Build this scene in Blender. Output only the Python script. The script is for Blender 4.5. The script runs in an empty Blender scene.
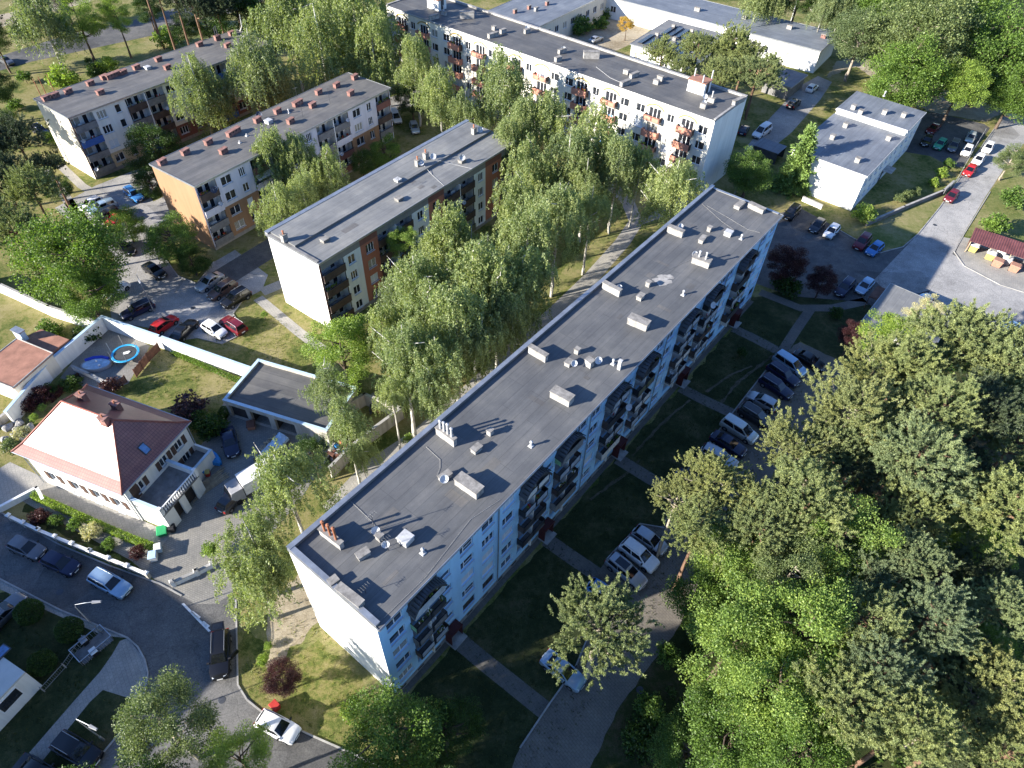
import bpy, bmesh, math, random
import numpy as np
from mathutils import Vector, Matrix
from mathutils.geometry import tessellate_polygon
random.seed(7)
scene = bpy.context.scene
COL = bpy.data.collections.new("place"); scene.collection.children.link(COL)
R = math.radians

# ------------------------------------------------------------------ camera
F_PX, PITCH, ROLL, CAM_H = 685.07, R(46.826), R(2.1505), 66.0
_f = np.array([0, math.cos(PITCH), -math.sin(PITCH)]); _r = np.array([1., 0, 0]); _u = np.cross(_r, _f)
_c, _s = math.cos(ROLL), math.sin(ROLL)
CR, CU, CF = _c*_r + _s*_u, -_s*_r + _c*_u, _f
def at(px, py, z=0.0):
    """point of the place seen at a pixel of the photograph, at height z"""
    d = (px-512)/F_PX*CR - (py-384)/F_PX*CU + CF
    t = (z-CAM_H)/d[2]
    return Vector((d[0]*t, d[1]*t, z))
cam = bpy.data.cameras.new("camera"); cam.sensor_width = 36; cam.lens = F_PX/1024*36
cam.clip_start = 1; cam.clip_end = 3000
co = bpy.data.objects.new("camera", cam); scene.collection.objects.link(co)
co.matrix_world = Matrix(((CR[0], CU[0], -CF[0], 0), (CR[1], CU[1], -CF[1], 0), (CR[2], CU[2], -CF[2], CAM_H), (0, 0, 0, 1)))
scene.camera = co

# ------------------------------------------------------------------ light
SUN_AZ, SUN_EL = R(23.5), R(20.5)      # direction the light travels (ground plane) and elevation
w = bpy.data.worlds.new("World"); scene.world = w; w.use_nodes = True
nt = w.node_tree; nt.nodes.clear()
sky = nt.nodes.new("ShaderNodeTexSky"); sky.sky_type = 'NISHITA'; sky.sun_disc = False
sky.sun_elevation = SUN_EL
# the light comes from azimuth SUN_AZ+180; sky rotation is measured clockwise from +Y
sky.sun_rotation = R(90) - (SUN_AZ + math.pi)
sky.air_density = 1.2; sky.dust_density = 0.15; sky.ozone_density = 3.0
bg = nt.nodes.new("ShaderNodeBackground"); bg.inputs[1].default_value = SKY_STRENGTH = 0.07
wo = nt.nodes.new("ShaderNodeOutputWorld")
tn = nt.nodes.new("ShaderNodeMix"); tn.data_type = 'RGBA'; tn.blend_type = 'MULTIPLY'; tn.inputs[0].default_value = 1; tn.inputs[7].default_value = (0.80, 0.94, 1.28, 1)
nt.links.new(sky.outputs[0], tn.inputs[6]); nt.links.new(tn.outputs[2], bg.inputs[0]); nt.links.new(bg.outputs[0], wo.inputs[0])
sl = bpy.data.lights.new("sun", 'SUN'); sl.energy = 5.0; sl.angle = R(0.55); sl.color = (1.0, 0.935, 0.83)
so = bpy.data.objects.new("sun", sl); scene.collection.objects.link(so)
ld = Vector((math.cos(SUN_AZ)*math.cos(SUN_EL), math.sin(SUN_AZ)*math.cos(SUN_EL), -math.sin(SUN_EL)))
so.rotation_euler = ld.to_track_quat('-Z', 'Y').to_euler(); so.location = (-60, -30, 90)
vs = scene.view_settings; vs.view_transform = 'Standard'; vs.look = 'None'; vs.gamma = 1; vs.exposure = 1.68; vs.use_curve_mapping = False
cy = scene.cycles
cy.max_bounces = 5; cy.diffuse_bounces = 3; cy.glossy_bounces = 2; cy.transmission_bounces = 3; cy.transparent_max_bounces = 4
cy.use_denoising = True; cy.caustics_reflective = False; cy.caustics_refractive = False

# ------------------------------------------------------------------ materials
M = {}
def nodes(name):
    m = bpy.data.materials.new(name); m.use_nodes = True
    t = m.node_tree; b = t.nodes["Principled BSDF"]
    M[name] = m
    return m, t, b
def ramp(t, stops):
    r = t.nodes.new("ShaderNodeValToRGB"); e = r.color_ramp.elements
    e[0].position, e[0].color = stops[0][0], (*stops[0][1], 1); e[1].position, e[1].color = stops[-1][0], (*stops[-1][1], 1)
    for p, c in stops[1:-1]:
        k = e.new(p); k.color = (*c, 1)
    return r
def coord(t, world=False):
    if world: return t.nodes.new("ShaderNodeNewGeometry").outputs['Position']
    return t.nodes.new("ShaderNodeTexCoord").outputs['Object']
def noise(t, vec, scale, detail=4, rough=0.6):
    n = t.nodes.new("ShaderNodeTexNoise"); n.inputs['Scale'].default_value = scale; n.inputs['Detail'].default_value = detail
    n.inputs['Roughness'].default_value = rough
    t.links.new(vec, n.inputs['Vector']); return n.outputs[0]
def mixc(t, a, b, f, mode='MIX'):
    n = t.nodes.new("ShaderNodeMix"); n.data_type = 'RGBA'; n.blend_type = mode
    for v, s in ((f, n.inputs[0]), (a, n.inputs[6]), (b, n.inputs[7])):
        if isinstance(v, (int, float)): s.default_value = v
        elif isinstance(v, tuple): s.default_value = (*v, 1) if len(v) == 3 else v
        else: t.links.new(v, s)
    return n.outputs[2]
def bump(t, b, h, strength=0.3, dist=0.05):
    n = t.nodes.new("ShaderNodeBump"); n.inputs['Strength'].default_value = strength; n.inputs['Distance'].default_value = dist
    t.links.new(h, n.inputs['Height']); t.links.new(n.outputs[0], b.inputs['Normal'])
def plain(name, c, rough=0.7, var=0.12, scale=1.5, metal=0.0, spec=0.3, world=False, coat=0.0, bmp=0.0):
    m, t, b = nodes(name)
    v = coord(t, world)
    n1 = noise(t, v, scale, 5, 0.65)
    lo = tuple(x*(1-var*1.6) for x in c); hi = tuple(min(1, x*(1+var)) for x in c)
    r = ramp(t, [(0.3, lo), (0.7, hi)]); t.links.new(n1, r.inputs[0])
    n2 = noise(t, v, scale*9, 3); r2 = ramp(t, [(0.3, (1-var*.6,)*3), (0.7, (1,)*3)]); t.links.new(n2, r2.inputs[0])
    t.links.new(mixc(t, r.outputs[0], r2.outputs[0], 1.0, 'MULTIPLY'), b.inputs['Base Color'])
    b.inputs['Roughness'].default_value = rough; b.inputs['Metallic'].default_value = metal
    b.inputs['Specular IOR Level'].default_value = spec; b.inputs['Coat Weight'].default_value = coat; b.inputs['Coat Roughness'].default_value = 0.05
    if bmp: bump(t, b, n2, bmp, 0.02)
    return m
def render_wall(name, c, streak=0.12, rough=0.85):
    """painted render with faint rain streaks and grime"""
    m, t, b = nodes(name)
    v = coord(t)
    mp = t.nodes.new("ShaderNodeMapping"); mp.inputs['Scale'].default_value = (1.2, 1.2, 0.09); t.links.new(v, mp.inputs[0])
    s = noise(t, mp.outputs[0], 1.6, 5, 0.7)
    r = ramp(t, [(0.35, tuple(x*(1-streak) for x in c)), (0.6, c)]); t.links.new(s, r.inputs[0])
    n = noise(t, v, 0.35, 3); r2 = ramp(t, [(0.3, (0.92, 0.92, 0.9)), (0.7, (1, 1, 1))]); t.links.new(n, r2.inputs[0])
    t.links.new(mixc(t, r.outputs[0], r2.outputs[0], 1.0, 'MULTIPLY'), b.inputs['Base Color'])
    b.inputs['Roughness'].default_value = rough; b.inputs['Specular IOR Level'].default_value = 0.2
    bump(t, b, noise(t, v, 12, 3), 0.15, 0.01)
    return m
def bitumen(name, c1, c2, row=1.0, length=9.0, rot=0.0):
    m, t, b = nodes(name)
    v = coord(t)
    mp = t.nodes.new("ShaderNodeMapping"); mp.inputs['Rotation'].default_value = (0, 0, rot); t.links.new(v, mp.inputs[0])
    br = t.nodes.new("ShaderNodeTexBrick"); br.inputs['Scale'].default_value = 1.0
    br.inputs['Brick Width'].default_value = length; br.inputs['Row Height'].default_value = row
    br.inputs['Mortar Size'].default_value = 0.035; br.inputs['Mortar Smooth'].default_value = 0.3; br.offset_frequency = 3; br.offset = 0.37
    br.inputs['Color1'].default_value = (*c1, 1); br.inputs['Color2'].default_value = (*c2, 1)
    br.inputs['Mortar'].default_value = (*(x*0.8 for x in c1), 1)
    t.links.new(mp.outputs[0], br.inputs['Vector'])
    n = noise(t, v, 0.22, 5, 0.7); r = ramp(t, [(0.3, (0.72, 0.73, 0.75)), (0.5, (0.95, 0.95, 0.95)), (0.72, (1.3, 1.27, 1.2))]); t.links.new(n, r.inputs[0])
    a = mixc(t, br.outputs[0], r.outputs[0], 1.0, 'MULTIPLY')
    mp2 = t.nodes.new("ShaderNodeMapping"); mp2.inputs['Rotation'].default_value = (0, 0, rot); mp2.inputs['Scale'].default_value = (0.08, 1.3, 1); t.links.new(v, mp2.inputs[0])
    n2 = noise(t, mp2.outputs[0], 1.5, 5, 0.75); r2 = ramp(t, [(0.36, (0.84,)*3), (0.64, (1.08,)*3)]); t.links.new(n2, r2.inputs[0])
    a = mixc(t, a, r2.outputs[0], 1.0, 'MULTIPLY')
    n3 = noise(t, v, 14, 3); r3 = ramp(t, [(0.3, (0.85,)*3), (0.7, (1.06,)*3)]); t.links.new(n3, r3.inputs[0])
    t.links.new(mixc(t, a, r3.outputs[0], 1.0, 'MULTIPLY'), b.inputs['Base Color'])
    b.inputs['Roughness'].default_value = 0.62; b.inputs['Specular IOR Level'].default_value = 0.45
    bump(t, b, n3, 0.25, 0.02)
    return m
def ground_mat(name, stops, s1=0.12, s2=1.6, s3=9.0, bstr=0.6, rough=0.95, bd=0.12, crack=False):
    m, t, b = nodes(name)
    v = coord(t, True)
    a = noise(t, v, s1, 5, 0.65); c = noise(t, v, s2, 6, 0.75); d = noise(t, v, s3, 4, 0.7)
    mm = t.nodes.new("ShaderNodeMath"); mm.operation = 'MULTIPLY_ADD'; mm.inputs[1].default_value = 0.6
    t.links.new(a, mm.inputs[0])
    m2 = t.nodes.new("ShaderNodeMath"); m2.operation = 'MULTIPLY'; m2.inputs[1].default_value = 0.4; t.links.new(c, m2.inputs[0]); t.links.new(m2.outputs[0], mm.inputs[2])
    r = ramp(t, stops); t.links.new(mm.outputs[0], r.inputs[0])
    r3 = ramp(t, [(0.3, (0.62,)*3), (0.7, (1.25,)*3)]); t.links.new(d, r3.inputs[0])
    col = mixc(t, r.outputs[0], r3.outputs[0], 1.0, 'MULTIPLY')
    if crack:                                            # fine cracks and tar seams
        wv = t.nodes.new("ShaderNodeVectorMath"); wv.operation = 'ADD'
        nn = t.nodes.new("ShaderNodeTexNoise"); nn.inputs['Scale'].default_value = .5; nn.inputs['Detail'].default_value = 4; t.links.new(v, nn.inputs['Vector'])
        sc = t.nodes.new("ShaderNodeVectorMath"); sc.operation = 'SCALE'; sc.inputs[3].default_value = 2.2; t.links.new(nn.outputs[1], sc.inputs[0])
        t.links.new(v, wv.inputs[0]); t.links.new(sc.outputs[0], wv.inputs[1])
        vo = t.nodes.new("ShaderNodeTexVoronoi"); vo.feature = 'DISTANCE_TO_EDGE'; vo.inputs['Scale'].default_value = .17; t.links.new(wv.outputs[0], vo.inputs['Vector'])
        rc = ramp(t, [(0.0, (.72,)*3), (0.010, (1,)*3)]); t.links.new(vo.outputs['Distance'], rc.inputs[0]); col = mixc(t, col, rc.outputs[0], 1.0, 'MULTIPLY')
        vc = t.nodes.new("ShaderNodeTexVoronoi"); vc.inputs['Scale'].default_value = .12; vc.distance = 'CHEBYCHEV'; t.links.new(v, vc.inputs['Vector'])
        sx = t.nodes.new("ShaderNodeSeparateColor"); t.links.new(vc.outputs['Color'], sx.inputs[0])
        rp = ramp(t, [(0.0, (.80,)*3), (0.22, (.82,)*3), (0.26, (1,)*3), (1.0, (1.06,)*3)]); t.links.new(sx.outputs[0], rp.inputs[0]); col = mixc(t, col, rp.outputs[0], 1.0, 'MULTIPLY')
    t.links.new(col, b.inputs['Base Color'])
    b.inputs['Roughness'].default_value = rough; b.inputs['Specular IOR Level'].default_value = 0.15
    bump(t, b, d, bstr, bd)
    return m
def leaf_mat(name, c, var=0.45, trans=0.35, yellow=0.15):
    m, t, b = nodes(name)
    g = t.nodes.new("ShaderNodeNewGeometry")
    oi = t.nodes.new("ShaderNodeObjectInfo")
    lo = tuple(x*(1-var) for x in c); hi = (c[0]*(1+var+yellow), c[1]*(1+var), c[2]*(1+var*.6))
    r = ramp(t, [(0.0, lo), (0.5, c), (1.0, hi)]); t.links.new(g.outputs['Random Per Island'], r.inputs[0])
    n = noise(t, coord(t), 0.7, 3); rn = ramp(t, [(0.3, (0.75, 0.8, 0.8)), (0.7, (1.22, 1.15, 1.0))]); t.links.new(n, rn.inputs[0])
    a = mixc(t, r.outputs[0], rn.outputs[0], 1.0, 'MULTIPLY')
    ro = ramp(t, [(0.0, (0.88, 0.90, 0.96)), (1.0, (1.10, 1.07, 0.98))]); t.links.new(oi.outputs['Random'], ro.inputs[0])
    a = mixc(t, a, ro.outputs[0], 1.0, 'MULTIPLY')
    t.links.new(a, b.inputs['Base Color']); b.inputs['Roughness'].default_value = 0.48; b.inputs['Specular IOR Level'].default_value = 0.32
    tr = t.nodes.new("ShaderNodeBsdfTranslucent")
    t.links.new(mixc(t, a, (1.2, 1.3, 0.55), 1.0, 'MULTIPLY'), tr.inputs[0])
    mx = t.nodes.new("ShaderNodeMixShader"); mx.inputs[0].default_value = trans
    t.links.new(b.outputs[0], mx.inputs[1]); t.links.new(tr.outputs[0], mx.inputs[2])
    t.links.new(mx.outputs[0], t.nodes["Material Output"].inputs[0])
    return m
def paint(name, c, metal=0.0):
    m, t, b = nodes(name)
    n = noise(t, coord(t), 3, 4); r = ramp(t, [(0.3, tuple(x*0.9 for x in c)), (0.7, c)]); t.links.new(n, r.inputs[0])
    t.links.new(r.outputs[0], b.inputs['Base Color']); b.inputs['Roughness'].default_value = 0.32; b.inputs['Metallic'].default_value = metal
    b.inputs['Coat Weight'].default_value = 0.5; b.inputs['Coat Roughness'].default_value = 0.08; b.inputs['Specular IOR Level'].default_value = 0.35
    return m
def glass(name, c, rough=0.06, spec=0.8):
    m, t, b = nodes(name)
    n = noise(t, coord(t), 1.3, 2); r = ramp(t, [(0.35, tuple(x*.5 for x in c)), (0.65, c)]); t.links.new(n, r.inputs[0])
    t.links.new(r.outputs[0], b.inputs['Base Color']); b.inputs['Roughness'].default_value = rough; b.inputs['Specular IOR Level'].default_value = spec
    return m
def tile_mat(name, c1, c2, w_=0.3, h_=0.35):
    m, t, b = nodes(name)
    v = t.nodes.new("ShaderNodeUVMap").outputs[0]
    br = t.nodes.new("ShaderNodeTexBrick"); br.inputs['Scale'].default_value = 1; br.inputs['Brick Width'].default_value = w_; br.inputs['Row Height'].default_value = h_
    br.inputs['Mortar Size'].default_value = 0.035; br.inputs['Mortar Smooth'].default_value = 1.0; br.offset = 0
    br.inputs['Color1'].default_value = (*c1, 1); br.inputs['Color2'].default_value = (*c2, 1); br.inputs['Mortar'].default_value = (*(x*.4 for x in c1), 1)
    t.links.new(v, br.inputs['Vector'])
    n = noise(t, coord(t), 0.6, 4); r = ramp(t, [(0.3, (0.8, 0.8, 0.82)), (0.7, (1.1, 1.1, 1.1))]); t.links.new(n, r.inputs[0])
    t.links.new(mixc(t, br.outputs[0], r.outputs[0], 1.0, 'MULTIPLY'), b.inputs['Base Color'])
    b.inputs['Roughness'].default_value = 0.33; b.inputs['Specular IOR Level'].default_value = 0.5
    bump(t, b, br.outputs[1], -0.7, 0.03)
    return m
def paver_mat(name, c1, c2, bw=0.8, bh=0.4, rot=0.0, mort=0.03):
    m, t, b = nodes(name)
    v = coord(t, True)
    mp = t.nodes.new("ShaderNodeMapping"); mp.inputs['Rotation'].default_value = (0, 0, rot); t.links.new(v, mp.inputs[0])
    br = t.nodes.new("ShaderNodeTexBrick"); br.inputs['Scale'].default_value = 1; br.inputs['Brick Width'].default_value = bw; br.inputs['Row Height'].default_value = bh
    br.inputs['Mortar Size'].default_value = mort; br.inputs['Color1'].default_value = (*c1, 1); br.inputs['Color2'].default_value = (*c2, 1)
    br.inputs['Mortar'].default_value = (*(x*.72 for x in c1), 1); t.links.new(mp.outputs[0], br.inputs['Vector'])
    n = noise(t, v, 0.3, 5, 0.7); r = ramp(t, [(0.3, (0.7, 0.7, 0.7)), (0.7, (1.15, 1.12, 1.05))]); t.links.new(n, r.inputs[0])
    n2 = noise(t, v, 6, 4, 0.7); r2 = ramp(t, [(0.3, (0.8,)*3), (0.7, (1.1,)*3)]); t.links.new(n2, r2.inputs[0])
    a = mixc(t, br.outputs[0], r.outputs[0], 1.0, 'MULTIPLY')
    t.links.new(mixc(t, a, r2.outputs[0], 1.0, 'MULTIPLY'), b.inputs['Base Color']); b.inputs['Roughness'].default_value = 0.9
    bump(t, b, n2, 0.3, 0.02)
    return m

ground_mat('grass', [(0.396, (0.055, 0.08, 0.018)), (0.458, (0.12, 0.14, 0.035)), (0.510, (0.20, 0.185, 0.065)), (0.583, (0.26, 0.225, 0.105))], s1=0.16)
ground_mat('lawn', [(0.396, (0.022, 0.032, 0.012)), (0.490, (0.036, 0.048, 0.018)), (0.552, (0.060, 0.066, 0.028)), (0.630, (0.10, 0.088, 0.045))], s1=0.25)  # darker grass for lawns lying in shade, the shade painted into its colour
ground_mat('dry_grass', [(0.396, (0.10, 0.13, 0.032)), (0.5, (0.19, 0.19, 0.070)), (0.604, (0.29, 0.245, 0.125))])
ground_mat('dirt_trail', [(0.396, (0.05, 0.05, 0.03)), (0.500, (0.10, 0.088, 0.06)), (0.604, (0.16, 0.135, 0.10))])
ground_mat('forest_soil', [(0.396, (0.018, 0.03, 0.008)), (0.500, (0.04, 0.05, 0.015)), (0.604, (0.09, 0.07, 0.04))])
ground_mat('sand', [(0.396, (0.22, 0.18, 0.12)), (0.500, (0.34, 0.29, 0.21)), (0.604, (0.42, 0.37, 0.28))], bstr=0.3)
ground_mat('asphalt', [(0.396, (0.07, 0.07, 0.074)), (0.500, (0.105, 0.104, 0.102)), (0.604, (0.15, 0.143, 0.135))], s1=0.09, s2=0.8, s3=7, bstr=0.25, rough=0.85, bd=0.02, crack=True)
ground_mat('asphalt_light', [(0.396, (0.22, 0.213, 0.205)), (0.500, (0.30, 0.292, 0.28)), (0.604, (0.38, 0.365, 0.345))], s1=0.09, s2=0.6, s3=6, bstr=0.2, rough=0.85, bd=0.02, crack=True)
ground_mat('asphalt_dark', [(0.396, (0.085, 0.084, 0.084)), (0.500, (0.115, 0.113, 0.110)), (0.604, (0.16, 0.155, 0.148))], s1=0.09, s2=0.8, s3=7, bstr=0.25, rough=0.85, bd=0.02, crack=True)
paver_mat('pavers', (0.30, 0.29, 0.27), (0.34, 0.325, 0.30), 0.35, 0.35, R(53), 0.015)
paver_mat('setts', (0.165, 0.148, 0.128), (0.18, 0.163, 0.142), 0.45, 0.25, R(50), 0.02)
paver_mat('path_slabs_shade', (0.13, 0.124, 0.114), (0.145, 0.138, 0.127), 0.5, 0.5, R(53), 0.015)  # pavers darkened for paths in the block's shade, painted into the colour
paver_mat('yard_pavers', (0.22, 0.215, 0.20), (0.26, 0.25, 0.235), 0.3, 0.2, R(20), 0.02)
plain('kerb', (0.34, 0.33, 0.31), 0.9, 0.2, 0.8, world=True)
plain('concrete', (0.36, 0.35, 0.33), 0.9, 0.22, 1.1, bmp=0.3)
plain('concrete_dark', (0.20, 0.195, 0.19), 0.9, 0.25, 1.1, bmp=0.3)
plain('marking', (0.72, 0.73, 0.72), 0.8, 0.25, 2.0, world=True)
render_wall('white_wall', (0.80, 0.79, 0.76)); render_wall('blue_wall', (0.40, 0.66, 0.90), 0.08)
render_wall('cream_wall', (0.72, 0.66, 0.55)); render_wall('offwhite_wall', (0.78, 0.75, 0.70))
render_wall('beige_wall', (0.55, 0.42, 0.26)); render_wall('orange_wall', (0.33, 0.195, 0.112)); render_wall('lilac_wall', (0.66, 0.64, 0.69))
render_wall('pale_wall', (0.76, 0.80, 0.78)); render_wall('brick_red_wall', (0.42, 0.17, 0.11)); render_wall('grey_wall', (0.25, 0.245, 0.235))
render_wall('dark_red_wall', (0.22, 0.10, 0.08)); render_wall('yellowish_wall', (0.80, 0.77, 0.68)); render_wall('old_wall', (0.45, 0.42, 0.37), 0.35)
render_wall('plinth', (0.30, 0.28, 0.26), 0.25)
bitumen('bitumen', (0.108, 0.110, 0.112), (0.125, 0.125, 0.125)); bitumen('bitumen_light', (0.195, 0.195, 0.19), (0.215, 0.215, 0.207), 1.0, 14)
bitumen('bitumen_brown', (0.125, 0.12, 0.113), (0.155, 0.147, 0.138)); bitumen('bitumen_blue', (0.155, 0.172, 0.20), (0.175, 0.192, 0.22), 1.0, 20)
bitumen('bitumen_worn', (0.098, 0.095, 0.093), (0.125, 0.121, 0.115), 1.2, 8)
plain('tin', (0.42, 0.44, 0.46), 0.4, 0.15, 1.0, metal=0.7); plain('tin_dark', (0.075, 0.08, 0.09), 0.5, 0.2, 1.0, metal=0.4)
plain('chimney_white', (0.36, 0.345, 0.325), 0.9, 0.3, 1.6); plain('chimney_brick', (0.29, 0.155, 0.13), 0.9, 0.3, 2.5); plain('chimney_cap', (0.27, 0.255, 0.235), 0.9, 0.3, 1.6)
plain('pipe_rust', (0.36, 0.14, 0.07), 0.7, 0.3, 3); plain('pipe_white', (0.45, 0.45, 0.45), 0.6, 0.15, 3); plain('pot_clay', (0.45, 0.18, 0.10), 0.8, 0.2, 3)
plain('dish_white', (0.48, 0.50, 0.53), 0.45, 0.08, 2); plain('dish_dark', (0.05, 0.06, 0.09), 0.5, 0.1, 2)
plain('frame_white', (0.80, 0.80, 0.80), 0.5, 0.05, 2); plain('frame_brown', (0.10, 0.06, 0.045), 0.6, 0.2, 2)
plain('sill', (0.55, 0.60, 0.66), 0.5, 0.1, 2, metal=0.2)
glass('pane', (0.035, 0.04, 0.05)); plain('curtain', (0.42, 0.40, 0.34), 0.25, 0.35, 5, spec=0.6); plain('shutter', (0.62, 0.66, 0.70), 0.6, 0.06, 1.0)
plain('dark_inside', (0.05, 0.045, 0.045), 0.9, 0.2, 1.0)
plain('black_metal', (0.018, 0.018, 0.02), 0.5, 0.2, 2); plain('balcony_panel', (0.42, 0.46, 0.50), 0.6, 0.2, 1.2); plain('balcony_brown', (0.085, 0.06, 0.05), 0.7, 0.25, 1.4)
plain('balcony_grey', (0.21, 0.205, 0.20), 0.8, 0.2, 1.4); plain('balcony_blue', (0.05, 0.13, 0.38), 0.6, 0.15, 1.4); plain('balcony_teal', (0.17, 0.42, 0.38), 0.6, 0.15, 1.4)
plain('balcony_green', (0.25, 0.46, 0.24), 0.6, 0.15, 1.4); plain('balcony_olive', (0.14, 0.14, 0.08), 0.7, 0.15, 1.4); plain('salmon', (0.50, 0.235, 0.165), 0.7, 0.12, 1.4)
plain('awning_light', (0.70, 0.66, 0.60), 0.8, 0.12, 4); plain('awning_red', (0.45, 0.08, 0.07), 0.8, 0.12, 4); plain('ochre', (0.44, 0.31, 0.10), 0.8, 0.1, 2)
plain('entrance_red', (0.075, 0.017, 0.017), 0.6, 0.2, 1.5)
tile_mat('roof_tile', (0.265, 0.10, 0.078), (0.295, 0.12, 0.09)); tile_mat('roof_tin_red', (0.30, 0.085, 0.07), (0.33, 0.10, 0.08), 0.5, 4.0)
plain('clay_roof', (0.33, 0.165, 0.115), 0.8, 0.2, 0.8); plain('ridge_tile', (0.30, 0.10, 0.07), 0.6, 0.2, 2)
plain('wood_brown', (0.14, 0.065, 0.045), 0.7, 0.3, 2.0); plain('wood_pale', (0.42, 0.33, 0.22), 0.8, 0.3, 2.0)
plain('coping_blue', (0.45, 0.58, 0.70), 0.5, 0.1, 1)
plain('tyre', (0.012, 0.012, 0.013), 0.8, 0.2, 4); plain('rim', (0.35, 0.36, 0.38), 0.35, 0.1, 4, metal=0.8)
glass('car_glass', (0.012, 0.014, 0.018), 0.04, 0.7); plain('lamp_glass', (0.75, 0.76, 0.78), 0.15, 0.05, 4); plain('tail_red', (0.30, 0.015, 0.012), 0.25, 0.1, 4)
plain('plate', (0.70, 0.70, 0.68), 0.5, 0.05, 4); plain('rubber', (0.02, 0.02, 0.022), 0.6, 0.2, 3)
plain('tarp_blue', (0.42, 0.56, 0.70), 0.6, 0.2, 2); plain('tarp_white', (0.74, 0.73, 0.71), 0.7, 0.12, 1.2); plain('pool_blue', (0.03, 0.33, 0.62), 0.5, 0.15, 2)
plain('plastic_blue', (0.03, 0.22, 0.55), 0.5, 0.15, 2); plain('plastic_green', (0.02, 0.28, 0.10), 0.5, 0.15, 2); plain('plastic_yellow', (0.42, 0.35, 0.12), 0.5, 0.15, 2)
plain('plastic_red', (0.50, 0.05, 0.04), 0.5, 0.15, 2); plain('plastic_orange', (0.38, 0.20, 0.14), 0.5, 0.15, 2); plain('plastic_white', (0.70, 0.70, 0.68), 0.5, 0.1, 2); plain('plastic_grey', (0.30, 0.30, 0.31), 0.5, 0.1, 2)
plain('trampoline_net', (0.05, 0.055, 0.06), 0.8, 0.1, 2); plain('cloth_blue', (0.02, 0.05, 0.42), 0.6, 0.15, 2)
plain('bark', (0.13, 0.095, 0.07), 0.95, 0.35, 3, bmp=0.6); plain('bark_pine', (0.19, 0.115, 0.075), 0.95, 0.35, 3, bmp=0.6); plain('bark_pale', (0.34, 0.29, 0.23), 0.95, 0.3, 3, bmp=0.5)
def birch_bark():
    m, t, b = nodes('bark_birch'); v = coord(t)
    mp = t.nodes.new("ShaderNodeMapping"); mp.inputs['Scale'].default_value = (3, 3, 9); t.links.new(v, mp.inputs[0])
    r = ramp(t, [(0.36, (0.05, 0.045, 0.04)), (0.50, (0.48, 0.46, 0.41))]); t.links.new(noise(t, mp.outputs[0], 1.2, 4), r.inputs[0])
    t.links.new(r.outputs[0], b.inputs['Base Color']); b.inputs['Roughness'].default_value = 0.9
birch_bark()
leaf_mat('leaf_birch', (0.232, 0.290, 0.138), 0.26, 0.4); leaf_mat('leaf_birch_grey', (0.21, 0.265, 0.145), 0.26, 0.4)
leaf_mat('leaf_green', (0.110, 0.190, 0.042), 0.5, 0.38); leaf_mat('leaf_bright', (0.198, 0.298, 0.074), 0.35, 0.42, 0.2); leaf_mat('leaf_lime', (0.215, 0.319, 0.065), 0.4, 0.42, 0.2)
leaf_mat('grass_blade', (0.150, 0.185, 0.048), 0.45, 0.3, 0.3); leaf_mat('grass_blade_shade', (0.045, 0.062, 0.022), 0.5, 0.3, 0.2)  # second blade colour is darkened to paint the shade on the lawns
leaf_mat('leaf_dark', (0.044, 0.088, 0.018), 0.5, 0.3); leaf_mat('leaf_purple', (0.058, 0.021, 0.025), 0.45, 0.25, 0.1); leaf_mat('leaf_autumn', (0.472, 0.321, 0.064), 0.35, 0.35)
leaf_mat('leaf_silver', (0.130, 0.178, 0.080), 0.4, 0.35); leaf_mat('leaf_white', (0.414, 0.414, 0.276), 0.35, 0.3)
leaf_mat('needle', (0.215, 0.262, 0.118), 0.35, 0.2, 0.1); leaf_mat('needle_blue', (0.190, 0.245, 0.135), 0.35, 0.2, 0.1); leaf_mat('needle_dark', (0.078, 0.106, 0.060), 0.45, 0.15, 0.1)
leaf_mat('needle_yellow', (0.255, 0.285, 0.120), 0.35, 0.2, 0.1); leaf_mat('spruce_needle', (0.172, 0.268, 0.086), 0.45, 0.2, 0.1); leaf_mat('rhododendron', (0.072, 0.042, 0.060), 0.6, 0.2, 0.4)

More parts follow.
